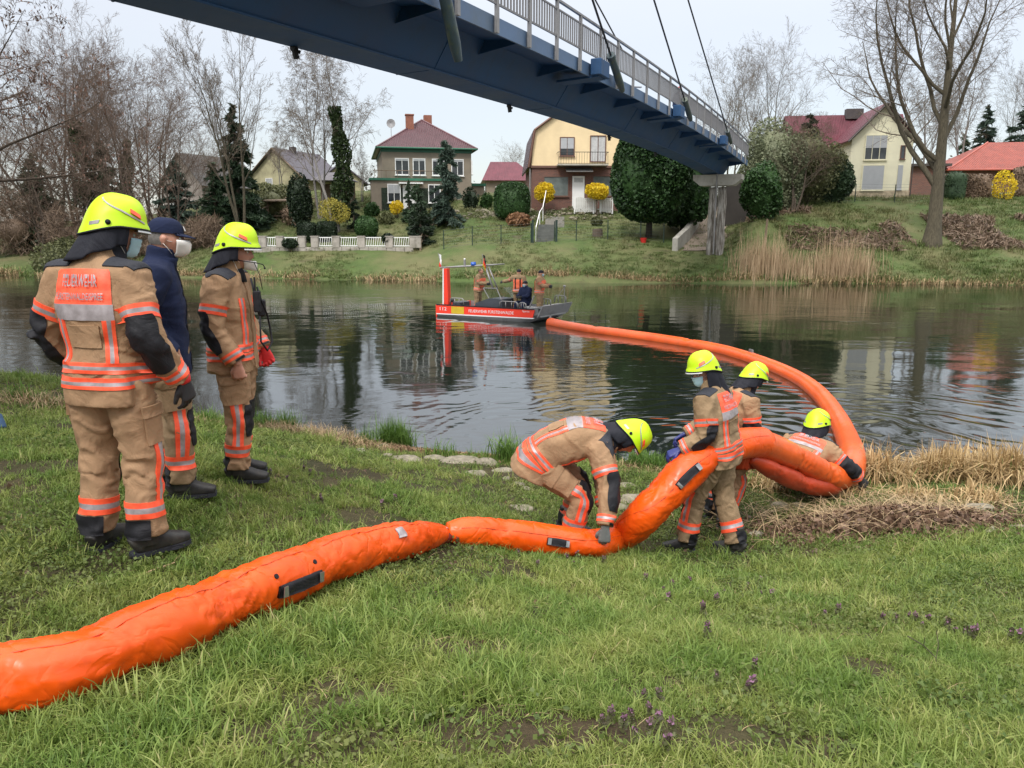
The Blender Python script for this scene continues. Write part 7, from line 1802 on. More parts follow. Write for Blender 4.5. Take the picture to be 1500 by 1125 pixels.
# mast arch
mm = MB(); mm.prism([(LS * .045, .18, .62), (LS * .09, .18, .62), (LS * .082, .18, 2.55), (LS * .05, .18, 2.55)], (0, .16, 0)); mm.build('red_mast', M_hred, boat)
mm = MB(); mm.prism([(LS * .030, .17, .62), (LS * .043, .17, .62), (LS * .048, .17, 2.55), (LS * .038, .17, 2.55)], (0, .18, 0)); mm.build('mast_edge', M_hwhite, boat)
mm = MB(); mm.tube([(-.05, .3, 2.58), (LS * .47, .5, 2.78)], .04, 8); mm.tube([(-.05, .3, 2.58), (-.08, 1.4, 2.6), (LS * .45, 1.5, 2.78), (LS * .47, .5, 2.78)], .03, 6); mm.build('roof_arch', M_galv, boat, True)
mm = MB(); mm.tube([(LS * .42, .5, 2.75), (LS * .53, .3, 1.55)], .035, 6); mm.tube([(LS * .45, .5, 2.76), (LS * .56, .4, 1.55)], .025, 6); mm.build('arch_strut', M_galv, boat, True)
mm = MB(); mm.lathe([(.09, 0), (.10, .03), (.09, .17), (.07, .18)], (LS * .31, .45, 2.74), 14); mm.build('blue_beacon', simple('blue_lamp', (.02, .10, .45), .2), boat, True)
mm = MB(); mm.lathe([(.04, 0), (.04, .3), (.03, .32)], (LS * .22, .45, 2.70), 10); mm.build('antenna', M_galv, boat); mm = MB(); mm.ball((LS * .22, .45, 3.06), .04, 8); mm.build('mast_light', M_hwhite, boat)
def flag(x, cols, lean):
    mm = MB(); mm.tube([(x, .4, 2.6), (x - lean, .4, 3.35)], .012, 6); pf_ = mm.build('flag_pole', M_galv, boat)
    n = len(cols); VV = []; FF = []; mi = []
    for i in range(n * 2 + 1):
        for j in range(7): f = j / 6; VV.append((x - lean * .9 + .02 + .16 * f - .05 * f * i / n, .4 + .05 * math.sin(f * 5 + i * .5), 3.30 - .52 * i / (2 * n) - .35 * f * f))
    for i in range(n * 2):
        for j in range(6): FF.append((i * 7 + j, i * 7 + j + 1, (i + 1) * 7 + j + 1, (i + 1) * 7 + j)); mi.append(i // 2)
    meshobj('flag', VV, FF, cols, pf_, True, mi)
flag(-.05, [M_hwhite, M_hred], .16); flag(LS * .42, [C_dark, M_hred, M_yel2], .05)
# railings
def hoop(x0, x1, y, z0, z1, par=boat):
    mm = MB(); mm.tube([(x0, y, z0), (x0 + .02, y, z1 - .05), (x0 + .08, y, z1), (x1 - .08, y, z1), (x1 - .02, y, z1 - .05), (x1, y, z0)], .022, 8)
    for x in np.linspace(x0, x1, 4)[1:-1]: mm.tube([(x, y, z0), (x, y, z1)], .016, 6)
    mm.build('railing', M_galv, par, True)
hoop(LS * .13, LS * .27, .08, .64, 1.02); hoop(LS * .63, LS * .80, .08, .66, 1.0); hoop(LS * .81, LS * .88, .08, .66, .98); hoop(LS * .88, LS * .99, W_ - .1, .80, 1.18); hoop(LS * .90, LS * .99, .9, .80, 1.12)
mm = MB(); mm.tube([(LS * .90, .1, .66), (LS * .95, .1, 1.35)], .025, 6); mm.build('boat_hook', M_galv, boat); mm = MB(); mm.tube([(LS * 1.0, W_ - .3, .85), (LS * 1.0, W_ - .3, 1.75)], .015, 6); mm.tube([(LS * 1.0, W_ - .3, 1.65), (LS * .93, W_ - .5, .9)], .01, 5); mm.ball((LS * 1.0, W_ - .3, 1.7), .06, 8); mm.build('bow_light', M_galv, boat)
mm = MB(); mm.box((-.25, W_ / 2, .45), (.4, .35, .7), bev=.06); mm.box((-.28, W_ / 2, -.1), (.15, .12, .7)); mm.build('outboard_motor', C_dark, boat)
mm = MB(); mm.box((LS * .17, .5, .55), (.35, .6, .5), bev=.03); mm.build('engine_box', M_bdark, boat)
mm = MB(); mm.box((LS * .73, 1.1, .42), (.5, .7, .35), bev=.04); mm.build('bench', M_hgrey, boat)
# crew
def on_boat(x, y, z=.17): c, s_ = math.cos(ang), math.sin(ang); return (bp[0] + x * c - y * s_, bp[1] + x * s_ + y * c, z)
def crew(label_, x, y, rz, armL, armR, coatm, seed, beanie=True, mask=True, vest=True, sit=False, lean=.0):
    s = Sk(label_, on_boat(x, y), R(rz), scale=.88); dz = -.42 if sit else 0
    q = lambda a, b, c: (a, b + lean * c, c + dz)
    s.coat(q(0, -.01, .80), q(0, -.01, .94), q(0, 0, 1.09), q(0, 0, 1.27), q(0, 0, 1.41), q(0, .02, 1.49), v3(1, 0, 0), v3(1, 0, 0), [tuple(np.array(p) + (0, lean * p[2], dz)) for p in armL], [tuple(np.array(p) + (0, lean * p[2], dz)) for p in armR], coatm, vox=.02, seed=seed)
    if vest:
        s.ring(.12, .26, n=30, mats=[C_pink, C_si]); s.patch(s.coat_b, s.trunkfn(.30, .78, 140, 220), 8, 8, 'vest_back', [C_pink], off=.02); s.patch(s.coat_b, s.trunkfn(.30, .80, -45, 45), 8, 8, 'vest_front', [C_pink], off=.02)
        for a_ in (165, 195): s.patch(s.coat_b, s.trunkfn(.25, .86, a_ - 5, a_ + 5), 2, 8, 'vest_strap', [C_dark], off=.03)
        for sh, el, wr in s.arms.values(): s.limb_ring(s.coat_b, (sh, el), .5, .75, .085, n=14)
    if sit: s.pants((0, -.05, .46), v3(1, 0, 0), ((-.1, -.0, .46), (-.16, .40, .46), (-.16, .42, .08)), ((.1, 0, .46), (.16, .40, .46), (.16, .42, .08)), C_navy, vox=.02)
    else:
        L_ = ((-.10, 0, .88), (-.12, .02, .49), (-.14, -.02, .105)); R_ = ((.10, 0, .88), (.12, .02, .49), (.14, -.02, .105)); s.pants((0, -.01, .94), v3(1, 0, 0), L_, R_, C_olive if vest else C_navy, vox=.02)
        for q_ in (L_, R_): s.limb_ring(s.pant_b, (q_[1], q_[2]), .5, .75, .088, n=14)
    b = s.legs[-1][2]; s.boot(v3(b[0], b[1], .105), (0, 1, 0)); b = s.legs[1][2]; s.boot(v3(b[0], b[1], .105), (0, 1, 0))
    s.head(v3(0, .05 + lean * 1.6, 1.61 + dz), v3(0, 1, -.1), v3(0, .1, 1), eyes=False)
    if beanie:
        mm = MB(); c_ = s.hl(0, -.008, .045); mm.ball(c_, .1, 14, sc=(.86, 1.08, .85)); mm.build('beanie', C_nomex if not beanie == 'navy' else C_navy, s.t, True)
    else:
        mm = MB(); c_ = s.hl(0, -.02, .035); mm.ball(c_, .1, 14, sc=(.84, 1.02, .85)); mm.build('hair', simple('grey_brown_hair', (.10, .07, .05), .8, .3, 60), s.t, True)
    if mask: s.mask()
    s.hand(s.arms[1][2], s.arms[1][2] - s.arms[1][1], (-1, 0, 0), 1, .5, C_glvK); s.hand(s.arms[-1][2], s.arms[-1][2] - s.arms[-1][1], (1, 0, 0), -1, .5, C_glvK)
    return s
hang = lambda sg: ((sg * .2, 0, 1.40), (sg * .26, -.03, 1.12), (sg * .24, .10, .90)); fwd_ = lambda sg: ((sg * .2, .02, 1.40), (sg * .24, .14, 1.16), (sg * .12, .38, 1.14))
dg_ = math.degrees(ang)
crew('bare-headed boatman steering behind the workboat console', LS * .30, .75, dg_ - 80, fwd_(-1), fwd_(1), C_olive, 81, beanie=False, mask=False, lean=.06)
crew('crew member in orange vest with bun seen from behind beside the windscreen', LS * .67, 1.0, dg_ + 20, ((-.2, .0, 1.40), (-.42, .06, 1.28), (-.66, .12, 1.24)), hang(1), C_olive, 82, mask=False)
crew('seated crew member in dark navy jacket with clasped hands amidships', LS * .78, .75, dg_ + 170, fwd_(-1), fwd_(1), C_navy, 83, vest=False, sit=True)
crew('crew member in orange vest and dark beanie with blue mask near the bow', LS * .90, .80, dg_ - 75, fwd_(-1), fwd_(1), C_tan, 84)
# person crossing the footbridge
sp = SP(1.6, 36.5, .92)
s = Sk('person in red hat and dark coat crossing the far end of the footbridge', tuple(sp), R(150), scale=.95)
stand_coat(s, C_navy, hang(-1), hang(1), vox=.025); std_legs(s, C_jeans); s.head((0, .04, 1.64), v3(0, 1, 0), v3(0, 0, 1), eyes=False)
mm = MB(); mm.ball(s.hl(0, -.01, .05), .1, 12, sc=(.9, 1.1, .8)); mm.build('hat', simple('red_wool', (.5, .03, .03), .9, .2, 20), s.t, True)
s.hand(s.arms[1][2], (0, 0, -1), (-1, 0, 0), 1, .4, C_glvK); s.hand(s.arms[-1][2], (0, 0, -1), (1, 0, 0), -1, .4, C_glvK)
# ------------------------------------------------------------------ grass, reeds, stones and weeds on the near bank
def ribbons(g, base, H, W, lean, nseg=3, droop=.5, az=None):
    """bent flat blades: base (n,3), heights H, widths W, lean 0..1 -> verts, faces"""
    n = len(base); az = g.random(n) * 2 * PI if az is None else az; dx = np.stack([np.cos(az), np.sin(az), np.zeros(n)], 1); sx = np.stack([-np.sin(az + g.normal(0, .5, n)), np.cos(az), np.zeros(n)], 1); V = []
    for i in range(nseg + 1):
        f = i / nseg; out = lean * H * (f ** 1.7); z = H * f * (1 - droop * lean * f * f); w = W * (1 - f ** 1.6) * .5 + .0003
        c = base + dx * out[:, None] + np.stack([np.zeros(n), np.zeros(n), z], 1); V += [c - sx * w[:, None], c + sx * w[:, None]]
    V = np.stack(V, 1); k = 2 * (nseg + 1); b = np.arange(n)[:, None, None] * k; q = np.array([[2 * i, 2 * i + 1, 2 * i + 3, 2 * i + 2] for i in range(nseg)])[None]; return V.reshape(-1, 3), (b + q).reshape(-1, 4)
def worldramp(name, stops_a, stops_b, nsc=.8, rough=.55, trans=.3, pos=(.42, .62), spread=.9, tip=True):
    t = NT(name); ge = t.n.new('ShaderNodeNewGeometry'); oi = t.n.new('ShaderNodeObjectInfo')
    n1 = t.noise(nsc, 5, .65, ge.outputs['Position']); f = t.math('ADD', t.math('MULTIPLY', oi.outputs['Random'], .55), t.math('MULTIPLY', ge.outputs['Random Per Island'], .45))
    c = t.mix(t.ramp(n1, [(pos[0], 0), (pos[1], 1)]), t.ramp(f, stops_a), t.ramp(f, stops_b)); t.col(c); t.rough(rough); t.b.inputs['Specular IOR Level'].default_value = .35
    tr = t.n.new('ShaderNodeBsdfTranslucent'); ms = t.n.new('ShaderNodeMixShader'); t.link(c, tr.inputs[0]); ms.inputs[0].default_value = trans; t.link(t.b.outputs[0], ms.inputs[1]); t.link(tr.outputs[0], ms.inputs[2]); t.link(ms.outputs[0], t.out.inputs[0]); MATS[name] = t.m; return t.m
M_grass = worldramp('grass_blades', [(0, (.05, .10, .014)), (.45, (.125, .205, .034)), (.85, (.21, .30, .065)), (1, (.34, .31, .13))], [(0, (.11, .155, .026)), (.5, (.225, .275, .06)), (.85, (.33, .35, .11)), (1, (.44, .38, .19))], nsc=2.0, trans=.35, pos=(.40, .60))
M_clover = worldramp('ground_ivy_leaves', [(0, (.05, .09, .02)), (1, (.13, .19, .04))], [(0, (.09, .12, .03)), (1, (.19, .21, .06))])
M_dry = leafmat('dry_reed_leaves', (.22, .135, .055), (.52, .38, .19), trans=.2)
M_straw = leafmat('straw', (.16, .10, .05), (.42, .31, .17), trans=.1)
M_sedge = leafmat('sedge_green', (.035, .09, .012), (.14, .24, .045), trans=.3)
M_litter = leafmat('dead_leaf_litter', (.05, .028, .018), (.20, .125, .08), trans=0)
M_nettle = leafmat('dead_nettle_leaves', (.06, .045, .035), (.13, .14, .06)); M_purple = leafmat('purple_flowers', (.16, .065, .12), (.32, .17, .26))
def lib(name, meshes):
    c = bpy.data.collections.new(name)
    for o in meshes: COL.objects.unlink(o); c.objects.link(o)
    return c
def scatter(name, pts, idx, rot, scl, coll, kind='stuff', label=None):
    me = bpy.data.meshes.new(name); n = len(pts); me.vertices.add(n); me.vertices.foreach_set('co', np.asarray(pts, np.float32).ravel())
    for nm, ty, dat in (('idx', 'INT', np.asarray(idx, np.int32)), ('rot', 'FLOAT_VECTOR', np.asarray(rot, np.float32)), ('scl', 'FLOAT', np.asarray(scl, np.float32))):
        a = me.attributes.new(nm, ty, 'POINT'); a.data.foreach_set('vector' if ty == 'FLOAT_VECTOR' else 'value', dat.ravel())
    me.update(); o = bpy.data.objects.new(name, me); link(o); o['kind'] = kind
    ng = bpy.data.node_groups.new(name, 'GeometryNodeTree'); ng.interface.new_socket('Geometry', in_out='INPUT', socket_type='NodeSocketGeometry'); ng.interface.new_socket('Geometry', in_out='OUTPUT', socket_type='NodeSocketGeometry')
    N, L = ng.nodes, ng.links; gi = N.new('NodeGroupInput'); go = N.new('NodeGroupOutput'); ip = N.new('GeometryNodeInstanceOnPoints'); ci = N.new('GeometryNodeCollectionInfo'); ci.inputs['Collection'].default_value = coll; ci.inputs['Separate Children'].default_value = True; ci.inputs['Reset Children'].default_value = True
    def attr(nm, ty): a = N.new('GeometryNodeInputNamedAttribute'); a.data_type = ty; a.inputs['Name'].default_value = nm; return a.outputs['Attribute']
    ip.inputs['Pick Instance'].default_value = True; L.new(gi.outputs[0], ip.inputs['Points']); L.new(ci.outputs[0], ip.inputs['Instance']); L.new(attr('idx', 'INT'), ip.inputs['Instance Index'])
    e = N.new('FunctionNodeEulerToRotation'); L.new(attr('rot', 'FLOAT_VECTOR'), e.inputs[0]); L.new(e.outputs[0], ip.inputs['Rotation']); L.new(attr('scl', 'FLOAT'), ip.inputs['Scale']); L.new(ip.outputs[0], go.inputs[0])
    m = o.modifiers.new('scatter', 'NODES'); m.node_group = ng; return o
g = np.random.default_rng(11)
tufts = []
for v in range(9):
    n = 22 if v < 7 else 12; h0 = (.045, .055, .065, .05, .075, .04, .09, .03, .12)[v]; b = g.normal(0, .028, (n, 3)); b[:, 2] = -.008; V, Fq = ribbons(g, b, h0 * .82 * g.uniform(.4, 1.25, n), g.uniform(.0032, .0060, n), g.uniform(.15, 1.25, n), 3, .45); tufts.append(meshobj('grass_tuft_%d' % v, V, Fq, M_grass))
cl = []
for v in range(3):
    n = 26; b = g.normal(0, .05, (n, 3)); b[:, 2] = np.abs(g.normal(.012, .01, n)); cl.append(leaves('leaf_patch_%d' % v, b, .013, M_clover, None, v, bias=np.array([0, 0, 1.0]) * 0 + g.normal(0, 1, (n, 3)) * [1, 1, .3]))
gl = lib('grass_library', tufts); cll = lib('ground_ivy_library', cl)
def sample_near(n, y0, y1, seed, extra=.5):
    q = np.random.default_rng(seed); y = q.uniform(y0 ** 2, y1 ** 2, n) ** .5; x = q.uniform(-1, 1, n) * (.70 * y + extra); k = y < shore_y(x) - .12; x, y = x[k], y[k]; return x, y, q
X = []; Y = []; S = []; I = []
for n, y0, y1, sc, sd in ((17000, 1.7, 3.6, .95, 1), (17000, 3.6, 6.5, 1.0, 2), (26000, 6.5, 15, 1.15, 3)):
    x, y, q = sample_near(n, y0, y1, sd); dens = vnoise(x, y, 1.6, 21) * .6 + vnoise(x, y, 5.5, 22) * .5
    so_ = [onground(*p_) for p_ in ((515, 1020), (440, 1085), (650, 950), (775, 1070), (1060, 1080))]; soil = np.min([np.hypot((x - p_[0]) / (.22 + .07 * i_), (y - p_[1]) / .16) for i_, p_ in enumerate(so_)], 0) < 1.0 + .5 * (vnoise(x, y, 9, 77) - .5)
    soil2 = (vnoise(x, y, 1.3, 30) > .74)
    k = (q.random(len(x)) < np.clip(dens * 1.35 + .20, 0, 1)) & ~((soil | soil2) & (q.random(len(x)) < .88)); brush = np.hypot((x - 4.3) / 1.5, (y - 6.9) / .55) < 1; k &= ~(brush & (q.random(len(x)) < .9))
    x, y = x[k], y[k]; X.append(x); Y.append(y); S.append(sc * (.7 + .75 * vnoise(x, y, 2.1, 24) * q.uniform(.6, 1.3, len(x)) + .25 * (vnoise(x, y, .5, 25) > .6))); I.append(np.where(q.random(len(x)) < .08, q.integers(7, 9, len(x)), q.integers(0, 7, len(x))))
X, Y, S, I = map(np.concatenate, (X, Y, S, I)); Z = near_z(X, Y); n = len(X); rt = np.stack([g.normal(0, .18, n), g.normal(0, .18, n), g.random(n) * 2 * PI], 1)
scatter('lawn_grass', np.stack([X, Y, Z], 1), I, rt, S, gl)
x, y, q = sample_near(22000, 1.7, 9, 41); pr = (np.clip(vnoise(x, y, 1.4, 42) * 2.4 - 1.25, 0, 1) + .45 * (x > 1.2) * (y > 3.6)) > q.random(len(x)) * 1.0; x, y = x[pr], y[pr]
scatter('ground_ivy', np.stack([x, y, near_z(x, y)], 1), q.integers(0, 3, len(x)), np.stack([q.normal(0, .2, len(x)), q.normal(0, .2, len(x)), q.random(len(x)) * 6.28], 1), q.uniform(.7, 1.4, len(x)), cll)
# fallen leaves and dead stalks in the lawn
x, y, q = sample_near(2600, 1.8, 11, 51); p = np.stack([x, y, near_z(x, y) + .012], 1); o = leaves('fallen_leaves', p, np.random.default_rng(3).uniform(.008, .028, len(p))[:, None], M_litter, None, 5, bias=np.array([0, 0, 1.2]) ); o['kind'] = 'stuff'
x, y, q = sample_near(4500, 1.8, 10, 52); n = len(x); V, Fq = ribbons(q, np.stack([x, y, near_z(x, y)], 1), q.uniform(.02, .06, n), q.uniform(.0015, .003, n), q.uniform(1.2, 2.6, n), 3, .3); o = meshobj('dead_stalks', V, Fq, M_straw); o['kind'] = 'stuff'
# dry, broken cattail leaves along the right shore
def reedfield(name, areas, mat, seed, hmin, hmax, w, lean, nseg=4, droop=.8, z=near_z):
    q = np.random.default_rng(seed); B = []; H = []; L_ = []; W = []
    for (cx, cy, rx, ry, n, hs) in areas:
        b = np.stack([cx + q.normal(0, rx, n), cy + q.normal(0, ry, n)], 1); B.append(b); H.append(q.uniform(hmin, hmax, n) * hs); L_.append(q.uniform(lean[0], lean[1], n)); W.append(q.uniform(w * .6, w * 1.3, n))
    B = np.concatenate(B); H = np.concatenate(H); L_ = np.concatenate(L_); W = np.concatenate(W); zz = z(B[:, 0], B[:, 1]); base = np.stack([B[:, 0], B[:, 1], np.maximum(zz, -.05) - .02], 1)
    V, Fq = ribbons(q, base, H, W, L_, nseg, droop); V = V + 0; o = meshobj(name, V, Fq, mat); o['kind'] = 'stuff'; return o
ar = []
for px, py, n, hs in ((1108, 688, 260, .55), (1128, 712, 200, .45), (1258, 690, 420, 1.1), (1280, 700, 420, 1.15), (1310, 702, 260, .75), (1340, 700, 260, .7), (1372, 700, 420, 1.1), (1392, 700, 420, 1.15), (1418, 705, 240, .7), (1445, 702, 420, 1.1), (1468, 706, 460, 1.35), (1492, 706, 420, 1.2), (1530, 706, 420, .9), (1240, 722, 160, .5), (1340, 728, 200, .5), (1430, 730, 220, .55)):
    p = onground(px, py + 4); p[1] = min(p[1], shore_y(p[0]) - .12); ar.append((p[0], p[1], .13, .12, int(n * 1.25), hs))
reedfield('dry_reeds', ar, M_dry, 61, .26, .58, .019, (.08, 1.15), droop=.95)
ar2 = [(p_[0], p_[1] - .05, .22, .12, int(p_[4] * .14), p_[5] * .8) for p_ in ar]
reedfield('green_reed_shoots', ar2, M_sedge, 62, .18, .42, .013, (.05, .5))
# shoreline sedge on the left and centre
ar = []
for px, py, n, hs in ((20, 583, 200, .8), (60, 588, 220, .8), (110, 590, 120, .6), (300, 617, 160, .6), (395, 622, 260, .8), (425, 628, 260, .9), (455, 632, 300, 1.0), (480, 636, 280, 1.0), (500, 640, 200, .9), (530, 648, 160, .7), (560, 652, 140, .6), (950, 682, 160, .6), (985, 690, 140, .6)):
    p = onground(px, py + 5); p[1] = min(p[1], shore_y(p[0]) - .10); ar.append((p[0], p[1], .20, .14, n, hs))
reedfield('dry_shore_sedge', ar, M_straw, 63, .12, .36, .009, (.2, 1.5))
ar = []
for px, py, n, hs in ((30, 584, 90, .8), (310, 618, 120, .7), (380, 622, 130, .8), (415, 624, 130, .8), (450, 630, 130, .9), (484, 634, 150, 1.1), (540, 645, 90, .8), (608, 652, 520, 1.3), (618, 654, 420, 1.15), (640, 664, 50, .8), (655, 665, 40, .7), (742, 672, 220, 1.3), (757, 675, 80, 1.0), (790, 676, 60, .9), (940, 680, 420, .75), (958, 684, 300, .7), (700, 668, 25, .6)):
    p = onground(px, py + 3); p[1] = min(p[1], shore_y(p[0]) - .03); ar.append((p[0], p[1], .09, .06, n, hs))
reedfield('green_shore_sedge', ar, M_sedge, 64, .18, .46, .011, (.05, .75))
# litter of broken twigs and dead leaves near the crouching man
c = onground(1300, 770); q = np.random.default_rng(65); n = 6500; bx = c[0] + q.normal(0, .60, n); by = c[1] + q.normal(0, .27, n); bz_ = near_z(bx, by); mound = .16 * np.exp(-((bx - c[0]) / .8) ** 2 - ((by - c[1]) / .4) ** 2)
p = np.stack([bx, by, bz_ + mound * q.random(n) + .015], 1); o = leaves('dead_leaf_heap', p, .040, M_litter, None, 8, bias=np.array([0, 0, .8])); o['kind'] = 'stuff'
n = 800; bx = c[0] + q.normal(0, .8, n); by = c[1] + .25 + q.normal(0, .30, n); b = np.stack([bx, by, near_z(bx, by) + .10 * np.exp(-((bx - c[0]) / .8) ** 2 - ((by - c[1]) / .4) ** 2)], 1); V, Fq = ribbons(q, b, q.uniform(.08, .28, n), q.uniform(.004, .010, n), q.uniform(1.2, 3.0, n), 3, .35); o = meshobj('broken_reed_litter', V, Fq, M_straw); o['kind'] = 'stuff'
# rotting reed debris and leaves behind the shore stones
q = np.random.default_rng(66); n = 9000; bx = q.uniform(-7.5, 4.0, n); by = shore_y(bx) - .10 - np.abs(q.normal(0, .30, n)); k = vnoise(bx, by, 1.5, 67) + .3 * q.random(n) > .55; bx, by = bx[k], by[k]; p = np.stack([bx, by, near_z(bx, by) + .02 * q.random(len(bx)) + .01], 1); o = leaves('shore_leaf_debris', p, .034, leafmat('rusty_debris', (.09, .05, .028), (.30, .19, .11), trans=0), None, 9, bias=np.array([0, 0, 1.0])); o['kind'] = 'stuff'
# stones
def stone_mesh(seed, r=1):
    bm = bmesh.new(); bmesh.ops.create_icosphere(bm, subdivisions=3, radius=1); q = np.random.default_rng(seed); pl = [(nrm(q.normal(size=3)), q.uniform(.55, .9)) for _ in range(9)]
    for v in bm.verts:
        p = np.array(v.co)
        for nn_, d in pl:
            e = p @ nn_ - d
            if e > 0: p = p - nn_ * e * .9
        p *= 1 + .14 * noise.noise(Vector(p * 2.5 + seed)); v.co = p
    me = bpy.data.meshes.new('stone'); bm.to_mesh(me); bm.free(); me.polygons.foreach_set('use_smooth', np.ones(len(me.polygons), bool)); return me
t = NT('lichen_stone'); ge = t.n.new('ShaderNodeNewGeometry'); n1 = t.noise(6, 6, .7, ge.outputs['Position']); n2 = t.noise(20, 5, .6, ge.outputs['Position']); t.col(t.mix(t.ramp(n1, [(.5, 0), (.7, .8)]), t.ramp(n2, [(.3, (.12, .105, .075)), (.7, (.30, .265, .195))]), (.11, .12, .055))); t.rough(.92); t.bump(n2, .6, .02); M_stone = t.m
sm = [stone_mesh(s_) for s_ in range(6)]
for m_ in sm: m_.materials.append(M_stone)
for i, (px, py, w, h, lb) in enumerate([(593, 675, 42, 20, 'largest rounded grey stone left of the tall green sedge tuft'), (528, 663, 22, 12, 'flat pale stone at the left end of the shore stones'), (556, 655, 26, 10, 'flat stone half under dry sedge by the water'), (569, 668, 16, 9, 'small stone touching the largest rounded stone'),
    (634, 672, 34, 9, 'flat grey slab right of the largest rounded stone'), (672, 676, 62, 12, 'long flat pale slab in the shore stones'), (710, 680, 34, 24, 'upright angular stone beside the long pale slab'), (697, 694, 30, 10, 'low buried stone in front of the upright angular stone'),
    (738, 690, 34, 8, 'flat stone left of the bending firefighter'), (742, 702, 16, 8, 'small pale stone left of the bending firefighter'), (757, 712, 22, 12, 'mossy stone near the bending firefighter hip'), (770, 718, 20, 9, 'second mossy stone near the bending firefighter hip'), (762, 745, 34, 12, 'long half-buried stone in grass beside the bending firefighter'), (636, 660, 26, 10, 'stone at the water behind the green sedge tuft'),
    (893, 682, 26, 30, 'grey rock behind the bending firefighter helmet'), (930, 733, 46, 18, 'large lichen stone between the bending man and the boom'), (905, 745, 30, 14, 'lichen stone lower left of the large one between man and boom'), (962, 716, 34, 12, 'flat stone up against the raised boom'), (915, 712, 30, 10, 'buried stone under the bending firefighter helmet'),
    (1432, 748, 40, 20, 'large pale stone in front of the dry reeds at right'), (1455, 780, 26, 13, 'pale flat stone right of the dead leaf heap'), (1490, 775, 22, 14, 'stone at the right frame edge'), (1172, 742, 26, 16, 'round brown stone beside the crouching firefighter boots'), (1142, 745, 24, 18, 'pointed stone left of the crouching firefighter boots'), (1212, 752, 22, 12, 'brown stone on the left side of the leaf heap'), (1108, 785, 26, 12, 'half-buried stone right of the woman firefighter boots'), (1300, 745, 30, 9, 'flat stone behind the dead leaf heap'), (1468, 822, 22, 8, 'buried stone in clover at lower right')]):
    p = onground(px, py); k = np.linalg.norm(p - np.array([0, 0, CAMZ])) / F; o = bpy.data.objects.new('stone', sm[i % 6]); link(o); o.location = (p[0], p[1], nz(p[0], p[1]) + -h * k * .08); o.scale = (w * k * .56, w * k * .42, h * k * .62); o.rotation_euler = (0, 0, i * 1.9 if w < 30 else (i % 3 - 1) * .2); tag(o, lb, 'stone', 'stones along the near shore')
# purple dead-nettles
def nettle(seed):
    q = np.random.default_rng(seed); mm = MB(); mm.tube([(0, 0, -.01), (.004, 0, .05), (.002, .004, .105)], .0022, 5); V = []; P_ = []; D = []
    st = mm
    lf = []; fl = []
    for lv in range(6):
        z = .03 + lv * .015
        for k in range(4):
            a = k * PI / 2 + lv * .8; r = .018 - lv * .0016; lf.append((math.cos(a) * r, math.sin(a) * r, z - .004))
    for k in range(10): a = k * 2.4; fl.append((math.cos(a) * .012, math.sin(a) * .012, .085 + .003 * k))
    return st, np.array(lf), np.array(fl)
def make_nettle(seed):
    th = thing('dead_nettle', '', 'weed'); st, lf, fl = nettle(seed); st.build('stem', M_nettle, th); leaves('leaf_whorl', lf, .022, M_nettle, th, seed); leaves('blossom', fl, .013, M_purple, th, seed + 1, elong=1.6); return th
proto = [make_nettle(1), make_nettle(2)]
NL = {'a': 'purple dead-nettle in the clump at the bottom edge right of centre', 'b': 'purple dead-nettle in the row below the bending firefighter hand', 'c': 'purple dead-nettle in the loose group below the woman firefighter', 'd': 'purple dead-nettle in the line at the right side of the lawn', 'e': 'purple dead-nettle scattered in the shaded lawn at upper left of centre'}
spots = [('a', *s_) for s_ in [(880, 1070), (895, 1065), (925, 1062), (942, 1035), (968, 1032), (955, 1058), (965, 1072), (950, 1080), (932, 1092), (975, 1108), (1105, 992), (1102, 1020), (1050, 1003), (1095, 1026), (910, 1075), (985, 1085)]]
spots += [('b', *s_) for s_ in [(700, 800), (730, 798), (722, 806), (787, 836), (832, 828), (845, 822), (884, 830), (838, 836), (690, 812), (672, 800), (760, 818)]]
spots += [('c', *s_) for s_ in [(945, 858), (972, 872), (985, 868), (1010, 862), (1012, 880), (1036, 878), (1050, 892), (1060, 878), (1030, 908), (1095, 866), (1115, 880), (1135, 878), (1128, 884), (1112, 858), (980, 888), (1035, 940)]]
spots += [('d', *s_) for s_ in [(1340, 918), (1350, 925), (1360, 920), (1387, 928), (1395, 935), (1420, 942), (1430, 940), (1410, 940), (1290, 920), (1310, 918), (1330, 912), (1480, 945), (1225, 905), (1208, 908), (1495, 950)]]
spots += [('e', *s_) for s_ in [(470, 735), (473, 742), (580, 740), (560, 748), (398, 700), (420, 708), (455, 700), (445, 695)]]
for i, (k_, px, py) in enumerate(spots):
    p = onground(px, py); o = proto[i] if i < 2 else copy_tree(proto[i % 2]); o.location = (p[0], p[1], nz(p[0], p[1])); o.rotation_euler = (random.uniform(-.15, .15), random.uniform(-.15, .15), random.random() * 6); sc = random.uniform(.5, .85); o.scale = (sc, sc, sc); o['label'] = NL[k_]; o['group'] = NL[k_].replace('dead-nettle', 'dead-nettles')
# a pale dead branch and a bare twig
p0, p1, p2 = [onground(*q_, .02) for q_ in ((183, 852), (218, 838), (256, 824))]; b0 = tuple(p0); mm = MB(b0); mm.tube([p0, p1, p2], [.006, .008, .004], 6); th = thing('dry_branch', 'thin pale dry branch lying in the grass behind the orange boom', 'branch', b0); mm.build('stick', M_straw, th)
p0 = onground(1372, 985, 0); th = thing('bare_twig', 'small leafless twig plant sticking out of the lawn at lower right', 'twig', tuple(p0)); mm = MB()
mm.tube([(0, 0, -.01), (-.01, 0, .07), (-.06, .02, .12), (-.13, .03, .16)], .0022, 5); mm.tube([(-.01, 0, .07), (.0, .01, .13), (-.01, .02, .19)], .0018, 5); mm.tube([(-.06, .02, .12), (-.07, 0, .17)], .0014, 4); mm.build('twig', M_bark if 'M_bark' in globals() else M_litter, th)
mm = MB(); 
